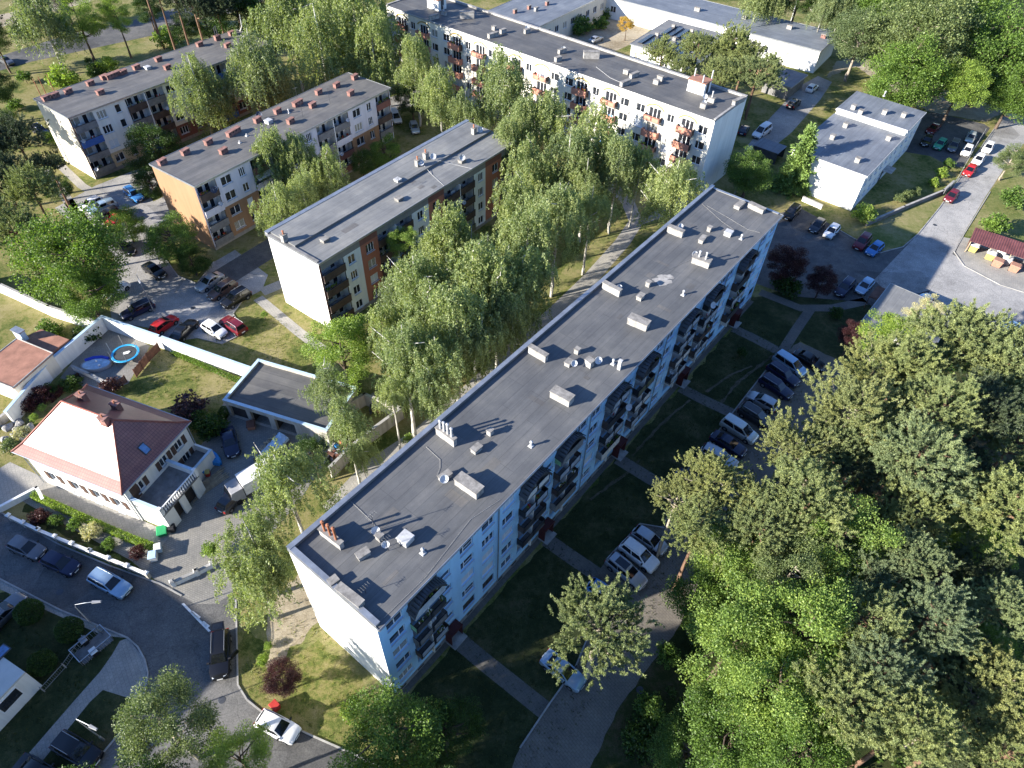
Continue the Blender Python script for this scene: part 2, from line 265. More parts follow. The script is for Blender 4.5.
# ------------------------------------------------------------------ builders
class MB:
    def __init__(s): s.v, s.f, s.mi, s.uv = [], [], [], {}
    def face(s, pts, mi=0, uv=None):
        n = len(s.v); s.v += [tuple(p) for p in pts]; s.f.append(tuple(range(n, n+len(pts)))); s.mi.append(mi)
        if uv: s.uv[len(s.f)-1] = uv
    def hexa(s, p, mi=0):
        """eight corners: bottom ring counter-clockwise, then top ring"""
        n = len(s.v); s.v += [tuple(q) for q in p]
        for f in ((3, 2, 1, 0), (4, 5, 6, 7), (0, 1, 5, 4), (1, 2, 6, 5), (2, 3, 7, 6), (3, 0, 4, 7)):
            s.f.append(tuple(n+i for i in f)); s.mi.append(mi)
    def box(s, x0, x1, y0, y1, z0, z1, mi=0):
        s.hexa([(x0, y0, z0), (x1, y0, z0), (x1, y1, z0), (x0, y1, z0), (x0, y0, z1), (x1, y0, z1), (x1, y1, z1), (x0, y1, z1)], mi)
    def obox(s, c, sx, sy, z0, z1, a=0, mi=0, taper=1.0):
        ca, sa = math.cos(a), math.sin(a)
        def q(x, y, z): return (c[0]+x*ca-y*sa, c[1]+x*sa+y*ca, z)
        h = [(-sx/2, -sy/2), (sx/2, -sy/2), (sx/2, sy/2), (-sx/2, sy/2)]
        s.hexa([q(x, y, z0) for x, y in h]+[q(x*taper, y*taper, z1) for x, y in h], mi)
    def tube(s, pts, rad, n=8, mi=0, cap=True):
        pts = [Vector(p) for p in pts]; base = len(s.v); m = len(pts)
        rad = rad if isinstance(rad, (list, tuple)) else [rad]*m
        for i, p in enumerate(pts):
            d = (pts[min(i+1, m-1)]-pts[max(i-1, 0)]).normalized()
            a = d.cross(Vector((0, 0, 1)) if abs(d.z) < .9 else Vector((1, 0, 0))).normalized(); b = d.cross(a)
            for k in range(n):
                t = 2*math.pi*k/n; s.v.append(tuple(p+(a*math.cos(t)+b*math.sin(t))*rad[i]))
        for i in range(m-1):
            for k in range(n):
                s.f.append((base+i*n+k, base+i*n+(k+1) % n, base+(i+1)*n+(k+1) % n, base+(i+1)*n+k)); s.mi.append(mi)
        if cap:
            s.f.append(tuple(base+k for k in range(n))[::-1]); s.mi.append(mi)
            s.f.append(tuple(base+(m-1)*n+k for k in range(n))); s.mi.append(mi)
    def lathe(s, c, prof, n=16, mi=0, axis=None):
        """profile of (radius, height) turned round the vertical through c (or a given axis)"""
        c = Vector(c); ax = Vector(axis or (0, 0, 1)).normalized()
        a = ax.cross(Vector((0, 0, 1)) if abs(ax.z) < .9 else Vector((1, 0, 0))).normalized(); b = ax.cross(a)
        base = len(s.v)
        for r, h in prof:
            for k in range(n):
                t = 2*math.pi*k/n; s.v.append(tuple(c+ax*h+(a*math.cos(t)+b*math.sin(t))*max(r, 1e-4)))
        for i in range(len(prof)-1):
            for k in range(n):
                s.f.append((base+i*n+k, base+i*n+(k+1) % n, base+(i+1)*n+(k+1) % n, base+(i+1)*n+k)); s.mi.append(mi)
    def mesh(s, name, mats, smooth=False):
        me = bpy.data.meshes.new(name); me.from_pydata(s.v, [], s.f)
        for m in ([mats] if isinstance(mats, str) else mats): me.materials.append(M[m])
        me.polygons.foreach_set('material_index', s.mi)
        if s.uv:
            ul = me.uv_layers.new(name="UVMap")
            for fi, uv in s.uv.items():
                for li, q in zip(me.polygons[fi].loop_indices, uv): ul.data[li].uv = q
        if smooth: me.polygons.foreach_set('use_smooth', [True]*len(s.f))
        me.update(); return me
    def build(s, name, mats, parent=None, loc=None, rz=0.0, smooth=False):
        return put(name, s.mesh(name, mats, smooth), parent, loc, rz)
def put(name, me, parent=None, loc=None, rz=0.0):
    o = bpy.data.objects.new(name, me); COL.objects.link(o)
    if parent is not None: o.parent = parent
    if loc is not None: o.location = loc
    if rz: o.rotation_euler[2] = rz
    return o
def tag(o, label, cat, group=None):
    o['label'] = label; o['category'] = cat
    if group: o['group'] = group
    return o
def thing(name, label, cat, loc=(0, 0, 0), rz=0.0, group=None):
    o = bpy.data.objects.new(name, None); COL.objects.link(o); o.location = loc; o.rotation_euler[2] = rz; o.empty_display_size = .5
    return tag(o, label, cat, group)
def struct(o): o['kind'] = 'structure'; return o
def local(root, p):
    q = Vector(p)-root.location; a = -root.rotation_euler[2]
    return Vector((q.x*math.cos(a)-q.y*math.sin(a), q.x*math.sin(a)+q.y*math.cos(a), q.z))
def ldir(root, a): return a-root.rotation_euler[2]
def sheet(name, pix, mat, z):
    """flat sheet from an outline given in pixels of ground points"""
    pts = [at(x, y, 0) for x, y in pix]
    return sheet_w(name, pts, mat, z)
def sheet_w(name, pts, mat, z):
    pts = [Vector((p[0], p[1], 0)) for p in pts]
    if name in ('lawn', 'dry_grass', 'bare_earth', 'forest_floor', 'dirt_track', 'garden_soil', 'trodden_track', 'lane'):
        rg = random.Random(len(pts)+int(pts[0].x*10)); q = []    # ragged borders
        am = {'trodden_track': .13, 'lane': .10}.get(name, .32)
        for a, b in zip(pts, pts[1:]+pts[:1]):
            n = max(1, int((b-a).length/.7)); n = min(n, 60)
            q += [a+(b-a)*i/n+(Vector((rg.uniform(-am, am), rg.uniform(-am, am), 0)) if i else Vector()) for i in range(n)]
        pts = q
    tris = tessellate_polygon([pts]); mb = MB()
    for a, b, c in tris:
        q = [pts[a], pts[b], pts[c]]
        if (q[1]-q[0]).cross(q[2]-q[0]).z < 0: q.reverse()
        mb.face([(p.x, p.y, z) for p in q])
    return struct(mb.build(name, mat))
def kerb(pix, w_=0.15, h_=0.11, mat='kerb', name='kerb', world=None):
    pts = world or [at(x, y, 0) for x, y in pix]; mb = MB()
    for a, b in zip(pts, pts[1:]):
        a, b = Vector(a), Vector(b); d = (b-a); L = d.length
        mb.obox((a+b)/2, L, w_, -0.05, h_, math.atan2(d.y, d.x))
    return struct(mb.build(name, mat))
# ------------------------------------------------------------------ ground, roads, paths
g = MB(); g.face([(-900, -500, 0), (900, -500, 0), (900, 1500, 0), (-900, 1500, 0)]); struct(g.build('ground', 'grass'))
UA = R(52.69)                                            # direction of the long blocks
A0 = Vector((-9.65, 21.91, 0))
def A(s, d, z=0): return A0+Vector((math.cos(UA)*s-math.sin(UA)*d, math.sin(UA)*s+math.cos(UA)*d, z))
def strip(name, pts, wd, mat, z):
    L, Rr = [], []
    P = [Vector((p[0], p[1], 0)) for p in pts]
    for i, p in enumerate(P):
        d = (P[min(i+1, len(P)-1)]-P[max(i-1, 0)]).normalized(); n = Vector((-d.y, d.x, 0))*wd/2
        L.append(p+n); Rr.append(p-n)
    return sheet_w(name, L+Rr[::-1], mat, z)
# street at the lower left
sheet('road', [(-60, 490), (0, 512), (60, 545), (110, 566), (160, 584), (195, 604), (215, 604), (232, 594), (240, 606), (237, 640), (238, 685), (262, 712), (310, 735), (385, 768), (420, 800), (60, 800), (110, 745), (138, 712), (147, 685), (145, 660), (128, 638), (60, 610), (-60, 548)], 'asphalt_dark', 0.016)
sheet('sidewalk', [(-60, 548), (60, 610), (128, 638), (104, 636), (50, 612), (-60, 562)], 'pavers', 0.02)
sheet('sidewalk', [(128, 638), (145, 660), (147, 685), (138, 701), (103, 690), (90, 702), (40, 764), (20, 790), (-10, 790), (30, 752), (75, 700), (100, 672), (112, 655), (120, 641)], 'pavers', 0.02)
kerb([(-60, 548), (60, 610), (128, 638), (138, 647), (145, 660), (148, 673), (147, 685), (138, 712), (110, 745), (80, 780)])
kerb([(0, 512), (60, 545), (110, 566), (160, 584), (182, 596)])
kerb([(236, 600), (237, 640), (238, 685), (247, 700), (262, 712), (310, 735), (385, 768)])
sheet('road_marking', [(181.5, 604), (184, 603), (211, 631), (208.5, 632)], 'marking', 0.024)
for q in ([(191, 612), (193, 611), (201, 617), (199, 619)], [(202, 622), (204, 621), (210, 626), (208, 628)]): sheet('road_marking', q, 'marking', 0.024)
sheet('lawn', [(-120, 560), (150, 632), (150, 800), (-120, 800)], 'lawn', 0.003)  # underlay in the shade-darkened grass colour, all over the shaded corner
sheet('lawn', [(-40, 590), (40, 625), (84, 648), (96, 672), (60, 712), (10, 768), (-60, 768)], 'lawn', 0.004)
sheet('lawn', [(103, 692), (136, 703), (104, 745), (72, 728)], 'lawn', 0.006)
# paved yard of the villa, and its way out to the street
sheet('yard', [(160, 584), (195, 604), (215, 604), (232, 594), (262, 545), (300, 500), (330, 455), (338, 432), (300, 424), (224, 402), (205, 440), (196, 452), (188, 480), (170, 520), (158, 535), (128, 533), (60, 503), (32, 492), (20, 500), (130, 560)], 'yard_pavers', 0.012)
sheet('path', [(-20, 480), (10, 462), (40, 476), (42, 484), (14, 503), (0, 512), (-20, 520)], 'pavers', 0.012)
sheet('footpath', [(40, 476), (90, 494), (142, 520), (172, 534), (160, 548), (120, 531), (80, 512), (34, 493)], 'pavers', 0.018)
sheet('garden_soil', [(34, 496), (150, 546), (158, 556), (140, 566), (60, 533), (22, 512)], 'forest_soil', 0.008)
# lit lawn south west of the blue-white block, bare earth along its gable
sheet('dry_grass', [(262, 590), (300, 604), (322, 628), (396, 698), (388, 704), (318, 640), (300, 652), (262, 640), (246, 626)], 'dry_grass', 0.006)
# light path along the back of the blue-white block
strip('path', [at(*q) for q in ((330, 512), (372, 468), (420, 436), (470, 392), (520, 344), (558, 310), (590, 279), (622, 243), (636, 222), (628, 202), (604, 178))], 2.5, 'pavers', 0.012)
strip('path', [at(*q) for q in ((636, 222), (660, 214), (690, 196))], 2.2, 'pavers', 0.010)
sheet_w('bare_earth', [A(-6, 10.8), A(36, 10.6), A(36, 14.2), A(22, 15.5), A(8, 17), A(-2, 16)], 'sand', 0.007)
sheet('dry_grass', [(556, 296), (582, 272), (612, 238), (620, 232), (600, 236), (570, 262), (540, 296)], 'dry_grass', 0.006)
# car park between the blocks on the left
sheet('car_park', [(55, 208), (95, 186), (130, 172), (152, 166), (166, 180), (150, 196), (160, 214), (158, 240), (160, 252), (178, 276), (197, 284), (214, 262), (235, 250), (268, 275), (262, 290), (243, 300), (233, 314), (245, 333), (222, 344), (198, 338), (170, 342), (150, 328), (112, 322), (108, 290), (118, 265), (100, 240), (70, 222)], 'asphalt_light', 0.012)
kerb([(158, 232), (160, 252), (178, 276), (197, 284), (214, 262)])
kerb([(243, 300), (233, 314), (245, 333), (222, 344), (198, 338)])
EA = R(56)
E0 = Vector((-47.74, 88.62, 0))
def EE(s, d): return E0+Vector((math.cos(EA)*s-math.sin(EA)*d, math.sin(EA)*s+math.cos(EA)*d, 0))
strip('access_road', [EE(-6, -6.5), EE(8, -6.3), EE(30, -6.0), EE(46, -6), EE(60, -5)], 4.6, 'asphalt', 0.014)
strip('access_road', [EE(-8, 16.5), EE(10, 16.5), EE(35, 16), EE(52, 14), EE(66, 10)], 6.5, 'asphalt_light', 0.010)
strip('path', [at(258, 298), at(300, 333), at(326, 352)], 1.5, 'pavers', 0.012)
strip('path', [at(262, 292), at(284, 283)], 2.0, 'pavers', 0.013)
strip('path', [at(98, 240), at(60, 190), at(44, 168)], 1.6, 'pavers', 0.012)
strip('path', [at(60, 165), at(82, 186), at(100, 196)], 1.5, 'pavers', 0.013)
# road at the top left
sheet('road', [(-60, 88), (30, 62), (90, 49), (150, 36), (205, 22), (262, 2), (290, -14), (250, -14), (190, 4), (130, 21), (70, 34), (0, 56), (-60, 74)], 'asphalt', 0.012)
sheet('dirt_track', [(-60, 30), (20, 10), (60, -4), (100, -12), (90, 2), (30, 18), (-60, 46)], 'sand', 0.006)
sheet('dirt_track', [(180, -8), (220, 8), (214, 14), (170, 2), (150, -10)], 'sand', 0.006)
sheet('dry_grass', [(60, 62), (120, 48), (200, 30), (250, 14), (258, 24), (190, 48), (150, 66), (90, 84)], 'dry_grass', 0.004)
# concrete road, car park and bin place on the right
sheet('car_park', [(744, 230), (776, 214), (800, 208), (830, 224), (858, 240), (880, 252), (903, 247), (922, 231), (960, 236), (960, 250), (972, 270), (946, 298), (884, 312), (864, 302), (838, 300), (790, 296), (752, 282)], 'asphalt', 0.014)
sheet('road', [(918, 234), (940, 207), (964, 172), (988, 138), (1004, 114), (1040, 84), (1100, 100), (1036, 128), (1006, 166), (986, 196), (962, 236), (948, 262), (930, 290), (896, 300), (874, 280)], 'asphalt_light', 0.020)
sheet('road', [(928, 294), (952, 254), (966, 262), (1000, 284), (1100, 318), (1100, 400), (1020, 356), (960, 320), (900, 312)], 'asphalt_light', 0.017)
sheet('pavement', [(962, 237), (978, 240), (1100, 276), (1100, 318), (1000, 284), (966, 266), (956, 252)], 'pavers', 0.025)
kerb([(918, 234), (903, 247), (880, 253), (858, 241), (830, 225)])
kerb([(990, 192), (964, 234), (954, 252), (964, 266), (1000, 285), (1060, 304)])
kerb([(918, 234), (940, 207), (964, 172), (986, 140), (1000, 121)])
sheet('dry_grass', [(862, 238), (880, 250), (902, 245), (918, 232), (940, 206), (950, 194), (902, 206)], 'dry_grass', 0.006)
sheet('dry_grass', [(965, 236), (988, 198), (1010, 166), (1040, 132), (1140, 160), (1140, 280), (1020, 250), (980, 236)], 'dry_grass', 0.006)
sheet('bare_earth', [(826, 78), (856, 66), (900, 98), (930, 112), (985, 122), (996, 116), (1004, 108), (960, 96), (900, 70), (860, 56), (836, 62)], 'sand', 0.008)
sheet('yard', [(918, 118), (932, 112), (984, 124), (990, 128), (962, 168), (946, 164), (930, 156), (905, 152)], 'asphalt', 0.010)
sheet('yard', [(770, 118), (800, 86), (818, 76), (832, 82), (820, 100), (792, 132), (770, 150), (744, 150)], 'asphalt_light', 0.010)
sheet('yard', [(520, 56), (600, 22), (640, 10), (662, 18), (640, 40), (618, 50), (580, 60)], 'sand', 0.008)
# lane with the parked cars in front of the blue-white block
sheet('lane', [(500, 800), (520, 748), (548, 706), (575, 668), (590, 632), (584, 600), (592, 580), (606, 560), (640, 524), (662, 526), (672, 500), (684, 474), (716, 434), (752, 388), (778, 356), (800, 342), (850, 366), (836, 398), (790, 452), (740, 520), (700, 580), (680, 625), (648, 668), (616, 712), (590, 768), (580, 800)], 'setts', 0.014)
kerb([(520, 748), (548, 706), (575, 668), (590, 632)], mat='kerb')
kerb([(682, 477), (716, 434), (752, 388), (778, 355)], mat='kerb')
kerb([(606, 560), (640, 524), (664, 528)], mat='kerb')
# lawns and paths in front of the blue-white block
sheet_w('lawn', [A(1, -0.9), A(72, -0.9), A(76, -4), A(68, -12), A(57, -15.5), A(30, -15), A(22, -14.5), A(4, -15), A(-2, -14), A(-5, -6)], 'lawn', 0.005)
sheet('lawn', [(738, 300), (790, 290), (838, 300), (870, 300), (884, 316), (856, 372), (800, 341), (776, 356), (742, 350)], 'lawn', 0.0045)  # shade-darkened grass colour carried on past the far end of the block
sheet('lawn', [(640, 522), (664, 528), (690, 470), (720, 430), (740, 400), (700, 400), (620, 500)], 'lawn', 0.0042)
sheet_w('pavement', [A(-0.5, -.62), A(74.5, -.62), A(74.5, -0.02), A(-0.5, -0.02)], 'path_slabs_shade', 0.03)
for s0, q in ((7.6, (552, 716)), (22.0, (614, 586)), (36.3, (672, 492)), (51.6, (738, 416)), (67.0, (780, 352))):
    strip('footpath', [A(s0, -0.9), A(s0, -4), at(*q)], 1.7, 'path_slabs_shade', 0.012)
strip('footpath', [at(760, 292), at(800, 308), at(834, 308), at(866, 301)], 1.6, 'path_slabs_shade', 0.014)
strip('footpath', [at(812, 307), at(796, 330), at(782, 352)], 1.4, 'path_slabs_shade', 0.013)
for q in ([(632, 456), (660, 425), (690, 400)], [(714, 410), (740, 380), (774, 355)], [(590, 500), (630, 470), (640, 460)], [(706, 392), (730, 375), (752, 366)]):
    strip('trodden_track', [at(*p) for p in q], 0.32, 'dirt_trail', 0.011)
# ground under the pine wood
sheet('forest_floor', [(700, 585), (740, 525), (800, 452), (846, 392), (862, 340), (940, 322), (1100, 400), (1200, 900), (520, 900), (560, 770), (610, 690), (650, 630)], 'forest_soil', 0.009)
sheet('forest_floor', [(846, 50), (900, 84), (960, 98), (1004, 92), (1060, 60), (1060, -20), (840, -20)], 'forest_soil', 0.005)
sheet('yard', [(103, 323), (134, 336), (150, 346), (128, 384), (98, 392), (60, 378)], 'yard_pavers', 0.007)

# ------------------------------------------------------------------ building pieces
def wall_grid(mb, s0, s1, z0, z1, openings, depth=0.18, mi=0, y=0.0, x_face=False):
    """a wall on the plane y, with real openings and reveals going inwards"""
    xs = sorted({s0, s1, *[o[0] for o in openings], *[o[1] for o in openings]}); zs = sorted({z0, z1, *[o[2] for o in openings], *[o[3] for o in openings]})
    xs = [x for x in xs if s0 <= x <= s1]; zs = [z for z in zs if z0 <= z <= z1]
    for a, b in zip(xs, xs[1:]):
        run = None
        for c, d in zip(zs, zs[1:]):
            if any(o[0] < (a+b)/2 < o[1] and o[2] < (c+d)/2 < o[3] for o in openings): continue
            mb.face([(a, y, c), (b, y, c), (b, y, d), (a, y, d)], mi)
    for a, b, c, d in openings:
        dp = y+depth
        mb.face([(a, y, c), (a, y, d), (a, dp, d), (a, dp, c)], mi); mb.face([(b, y, d), (b, y, c), (b, dp, c), (b, dp, d)], mi)
        mb.face([(a, y, d), (b, y, d), (b, dp, d), (a, dp, d)], mi); mb.face([(b, y, c), (a, y, c), (a, dp, c), (b, dp, c)], mi)
_win = {}
def win_mesh(w_, h_, style, frame='frame_white', gl='pane'):
    k = (round(w_, 2), round(h_, 2), style, frame, gl)
    if k in _win: return _win[k]
    f, p = MB(), MB(); t = 0.07
    x0, x1 = -w_/2, w_/2
    cuts = {1: [], 2: [0.5], 3: [0.36], 4: [0.64], 5: [1/3, 2/3], 6: [0.3]}[style]
    f.box(x0, x1, 0, .06, 0, t); f.box(x0, x1, 0, .06, h_-t, h_); f.box(x0, x0+t, 0.001, .06, t, h_-t); f.box(x1-t, x1, 0.001, .06, t, h_-t)
    for c in cuts: f.box(x0+c*w_-t*.7, x0+c*w_+t*.7, 0.001, .06, t, h_-t)
    if style == 6: f.box(x0+.3*w_+t*.7, x1-t, .002, .058, h_*.35, h_*.35+t)
    f.box(x0-.05, x1+.05, -.24, -.0, -.05, -.002, 1)
    p.box(x0+t*.5, x1-t*.5, .03, .05, t*.5, h_-t*.5)
    _win[k] = (f.mesh('window', [frame, 'sill']), p.mesh('pane', gl)); return _win[k]
def window(root, s, zc, w_, h_, style=2, y=0.10, frame='frame_white', gl=None, rz=0.0, x=None, name='window'):
    gl = gl or random.choices(['pane', 'curtain', 'shutter'], [8, 1.6, 0.6])[0]
    a, b = win_mesh(w_, h_, style, frame, gl)
    f = put(name, a, root, (s, y, zc-h_/2) if x is None else (x, s, zc-h_/2), rz); put('pane', b, f); return f
def opening(s, zc, w_, h_): return (s-w_/2, s+w_/2, zc-h_/2, zc+h_/2)
def dish(root, p, r=0.4, az=R(200), name='satellite_dish', mat='dish_white', sub=False):
    """round dish on a short mast, p in the building's own frame"""
    mb = MB(); p = Vector(p)
    mb.tube([p, p+Vector((0, 0, .55))], .03, 6, 1)
    ax = Vector((math.cos(az)*.86, math.sin(az)*.86, .5)); c = p+Vector((0, 0, .6))+ax*.1
    mb.lathe(c, [(0.001, -.02), (r*.5, .01), (r*.85, .07), (r, .12), (r*.98, .14), (r*.8, .09), (r*.45, .03), (0.001, .0)], 16, 0, ax)
    mb.tube([c+Vector((0, 0, -r*.8)), c+ax*.5], .015, 5, 1); mb.obox(c+ax*.5, .08, .08, (c+ax*.5).z-.05, (c+ax*.5).z+.05, 0, 1)
    return mb.build(name, [mat, 'tin'], root)
def chimney(root, p, lx, ly, h, mat='chimney_white', cap='chimney_cap', pipes=0, pipe_mat='pipe_white', pipe_h=1.1, a=0.0, name='chimney', over=.06):
    mb = MB(); z = p[2]
    mb.obox(p, lx, ly, z-.05, z+h-.1, a, 0); mb.obox(p, lx+2*over, ly+2*over, z+h-.1, z+h, a, 1)
    n = max(2, int(max(lx, ly)/.55)); ca, sa = math.cos(a), math.sin(a)
    for k in range(n):                                   # dark flue mouths on both long sides under the cap
        q = (-max(lx, ly)/2+(k+.5)*max(lx, ly)/n)
        x, y = (q, 0) if lx >= ly else (0, q); m_ = min(lx, ly)/2
        for sg in (-1, 1) if mat == 'chimney_brick' else ():
            dx, dy = (x, sg*(m_+.004)) if lx >= ly else (sg*(m_+.004), y)
            mb.obox((p[0]+dx*ca-dy*sa, p[1]+dx*sa+dy*ca), .22 if lx >= ly else .012, .012 if lx >= ly else .22, z+h-.38, z+h-.17, a, 2)
    o = mb.build(name, [mat, cap, 'dark_inside'], root)
    for k in range(pipes):
        q = (-max(lx, ly)/2+(k+.7)*max(lx, ly)/(pipes+.4))*.92
        x, y = (q, 0) if lx >= ly else (0, q)
        b = MB(); c = Vector((p[0]+x*ca-y*sa, p[1]+x*sa+y*ca, z+h)); hh = pipe_h*(0.85+.3*((k*37) % 5)/5)
        b.tube([c-Vector((0, 0, .05)), c+Vector((0, 0, hh))], .11, 10, 0); b.lathe(c+Vector((0, 0, hh)), [(.11, 0), (.16, .02), (.16, .1), (.001, .16)], 10, 0)
        b.build('pipe', pipe_mat, o)
    return o
def vent(root, p, r=.16, h=.6, mat='pipe_white', name='roof_vent'):
    mb = MB(); mb.obox(p, .5, .5, p[2]-.02, p[2]+.1, 0, 0, .8); mb.tube([(p[0], p[1], p[2]+.1), (p[0], p[1], p[2]+h)], r*.7, 10); mb.lathe((p[0], p[1], p[2]+h), [(r*.7, -.1), (r, -.06), (r, .05), (.001, .16)], 12)
    return mb.build(name, mat, root)
def antenna(root, p, h=2.2, mat='tin_dark'):
    mb = MB(); mb.tube([p, (p[0], p[1], p[2]+h)], .025, 6); z = p[2]+h-.15
    mb.tube([(p[0]-.5, p[1], z), (p[0]+.5, p[1], z)], .012, 5)
    for k in range(5): mb.tube([(p[0]-.45+k*.22, p[1]-.25+k*.02, z), (p[0]-.45+k*.22, p[1]+.25-k*.02, z)], .007, 4)
    return mb.build('aerial', mat, root)
def hatch(root, p, s=1.0, h=.75, mat='pipe_white'):
    mb = MB(); mb.obox(p, s, s, p[2]-.02, p[2]+h-.1, .05, 0); mb.obox(p, s+.16, s+.16, p[2]+h-.1, p[2]+h, .05, 0, .92)
    return mb.build('roof_hatch', mat, root)
def roof_slab(root, w_, d_, z, mat, over=(.0, .0, .25, .0), th=.22, edge='tin'):
    """flat roof: over = overhang at x0, x1, y0 (front), y1 (back)"""
    mb = MB(); mb.box(-over[0], w_+over[1], -over[2], d_+over[3], z-th, z); r = mb.build('roof', mat, root)
    e = MB()                                             # sheet metal edge round the slab
    x0, x1, y0, y1 = -over[0], w_+over[1], -over[2], d_+over[3]
    for a, b, c, d in ((x0-.05, x1+.05, y0-.06, y0-.002), (x0-.05, x1+.05, y1+.002, y1+.06), (x0-.06, x0-.002, y0, y1), (x1+.002, x1+.06, y0, y1)): e.box(a, b, c, d, z-th-.03, z+.05)
    e.build('roof_edge', edge, r); return r
def parapet(root, x0, x1, y0, y1, z, h, mat='concrete', cop='tin'):
    mb = MB(); mb.box(x0, x1, y0, y1, z-.05, z+h-.05, 0); mb.box(x0-.05, x1+.05, y0-.05, y1+.05, z+h-.05, z+h, 1)
    return mb.build('parapet', [mat, cop], root)
def hull(root, w_, d_, z, mats, front=True, z0=0.0, name='wall', back=True, left=True, right=True):
    """plain outer walls other than the front one; mats: left, right, back"""
    mb = MB()
    if left: mb.face([(0, d_, z0), (0, 0, z0), (0, 0, z), (0, d_, z)], 0)
    if right: mb.face([(w_, 0, z0), (w_, d_, z0), (w_, d_, z), (w_, 0, z)], 1)
    if back: mb.face([(w_, d_, z0), (0, d_, z0), (0, d_, z), (w_, d_, z)], 2)
    return mb.build(name, mats, root)
def balcony(root, x0, x1, z, y0, y1, front, side=None, h=1.0, frame='black_metal', panels=2, slab='concrete', style='panel', label=None):
    """slab and parapet; y0 is the outer edge (negative = towards the viewer), y1 the inner one"""
    mb = MB(); t = .05; side = side or front
    mb.box(x0, x1, y0, y1, z-.16, z, 1)
    zt = z+h; zb = z+.08
    if style == 'solid':
        mb.box(x0, x1, y0-.03, y0+.06, z-.17, zt, 0)
        if y0 < -.1:
            mb.box(x0-.002, x0+.07, y0+.062, min(y1, -.003), z-.17, zt, 3); mb.box(x1-.07, x1+.002, y0+.062, min(y1, -.003), z-.17, zt, 3)
        mb.box(x0-.02, x1+.02, y0-.05, y0+.08, zt, zt+.05, 2)
    else:
        mb.box(x0, x1, y0, y0+t, zt-.05, zt, 2); mb.box(x0, x1, y0, y0+t, zb-.05, zb, 2)
        n = panels; L = (x1-x0)/n
        for k in range(n+1):
            xk = x0+k*L; xk = min(max(xk, x0+t/2), x1-t/2); mb.box(xk-t/2, xk+t/2, y0+.001, y0+t-.001, z-.15, zt-.052, 2)
        for k in range(n): mb.box(x0+k*L+.16, x0+(k+1)*L-.16, y0-.015, y0+.02, zb+.06, zt-.14, 0)
        if y0 < -.1:
            for xs in (x0, x1-t):
                mb.box(xs+.001, xs+t-.001, y0+t+.002, min(y1, -.003), zt-.05, zt, 2); mb.box(xs, xs+t, y0+t+.002, min(y1, -.003), zb, zt-.052, 3)
    o = mb.build('balcony', [front, slab, frame, side], root)
    if label: o['label'] = label
    return o
def clutter(root, x0, x1, z, y, bal):
    """plants, chairs and washing on a balcony, as small pieces of it"""
    k = random.random()
    if k < .30:
        mb = MB()
        for i in range(random.randint(2, 5)):
            x = random.uniform(x0+.3, x1-.3); mb.lathe((x, y+.1, z+.95), [(.08, 0), (.12, .15), (.12, .18)], 8, 0)
            for j in range(10): mb.obox((x+random.uniform(-.18, .18), y+.1+random.uniform(-.15, .15)), .12, .02, z+1.1, z+1.1+random.uniform(.1, .35), random.uniform(0, 3), random.choice((1, 1, 2)))
        mb.build('flower_pot', ['pot_clay', 'leaf_green', random.choice(('plastic_red', 'leaf_lime', 'plastic_white'))], bal)
    elif k < .5:
        mb = MB(); x = random.uniform(x0+.6, x1-.6)
        mb.tube([(x-.5, y+.35, z+1.15), (x+.5, y+.35, z+1.15)], .012, 4, 0)
        for i in range(4): mb.box(x-.48+i*.25, x-.28+i*.25, y+.34, y+.36, z+.62, z+1.14, 1+(i % 2))
        mb.build('washing', ['tin', random.choice(('plastic_white', 'plastic_blue', 'plastic_red')), 'tarp_white'], bal)
    elif k < .62:
        mb = MB(); x = random.uniform(x0+.4, x1-.5); mb.box(x-.25, x+.25, y+.35, y+.85, z+.42, z+.46); mb.box(x-.25, x+.25, y+.82, y+.86, z+.46, z+.95)
        for a in (-.22, .2):
            for b in (.37, .81): mb.box(x+a, x+a+.03, y+b, y+b+.03, z, z+.42)
        mb.build('chair', 'plastic_white', bal)

for q in ((193, 308), (60, 592), (222, 700), (935, 225), (975, 320), (640, 690), (835, 270)):
    mb = MB(); p = at(*q); mb.lathe((p.x, p.y, .024), [(.001, .004), (.3, .004), (.34, 0), (.36, -.01)], 20); struct(mb.build('manhole_cover', 'tin_dark'))
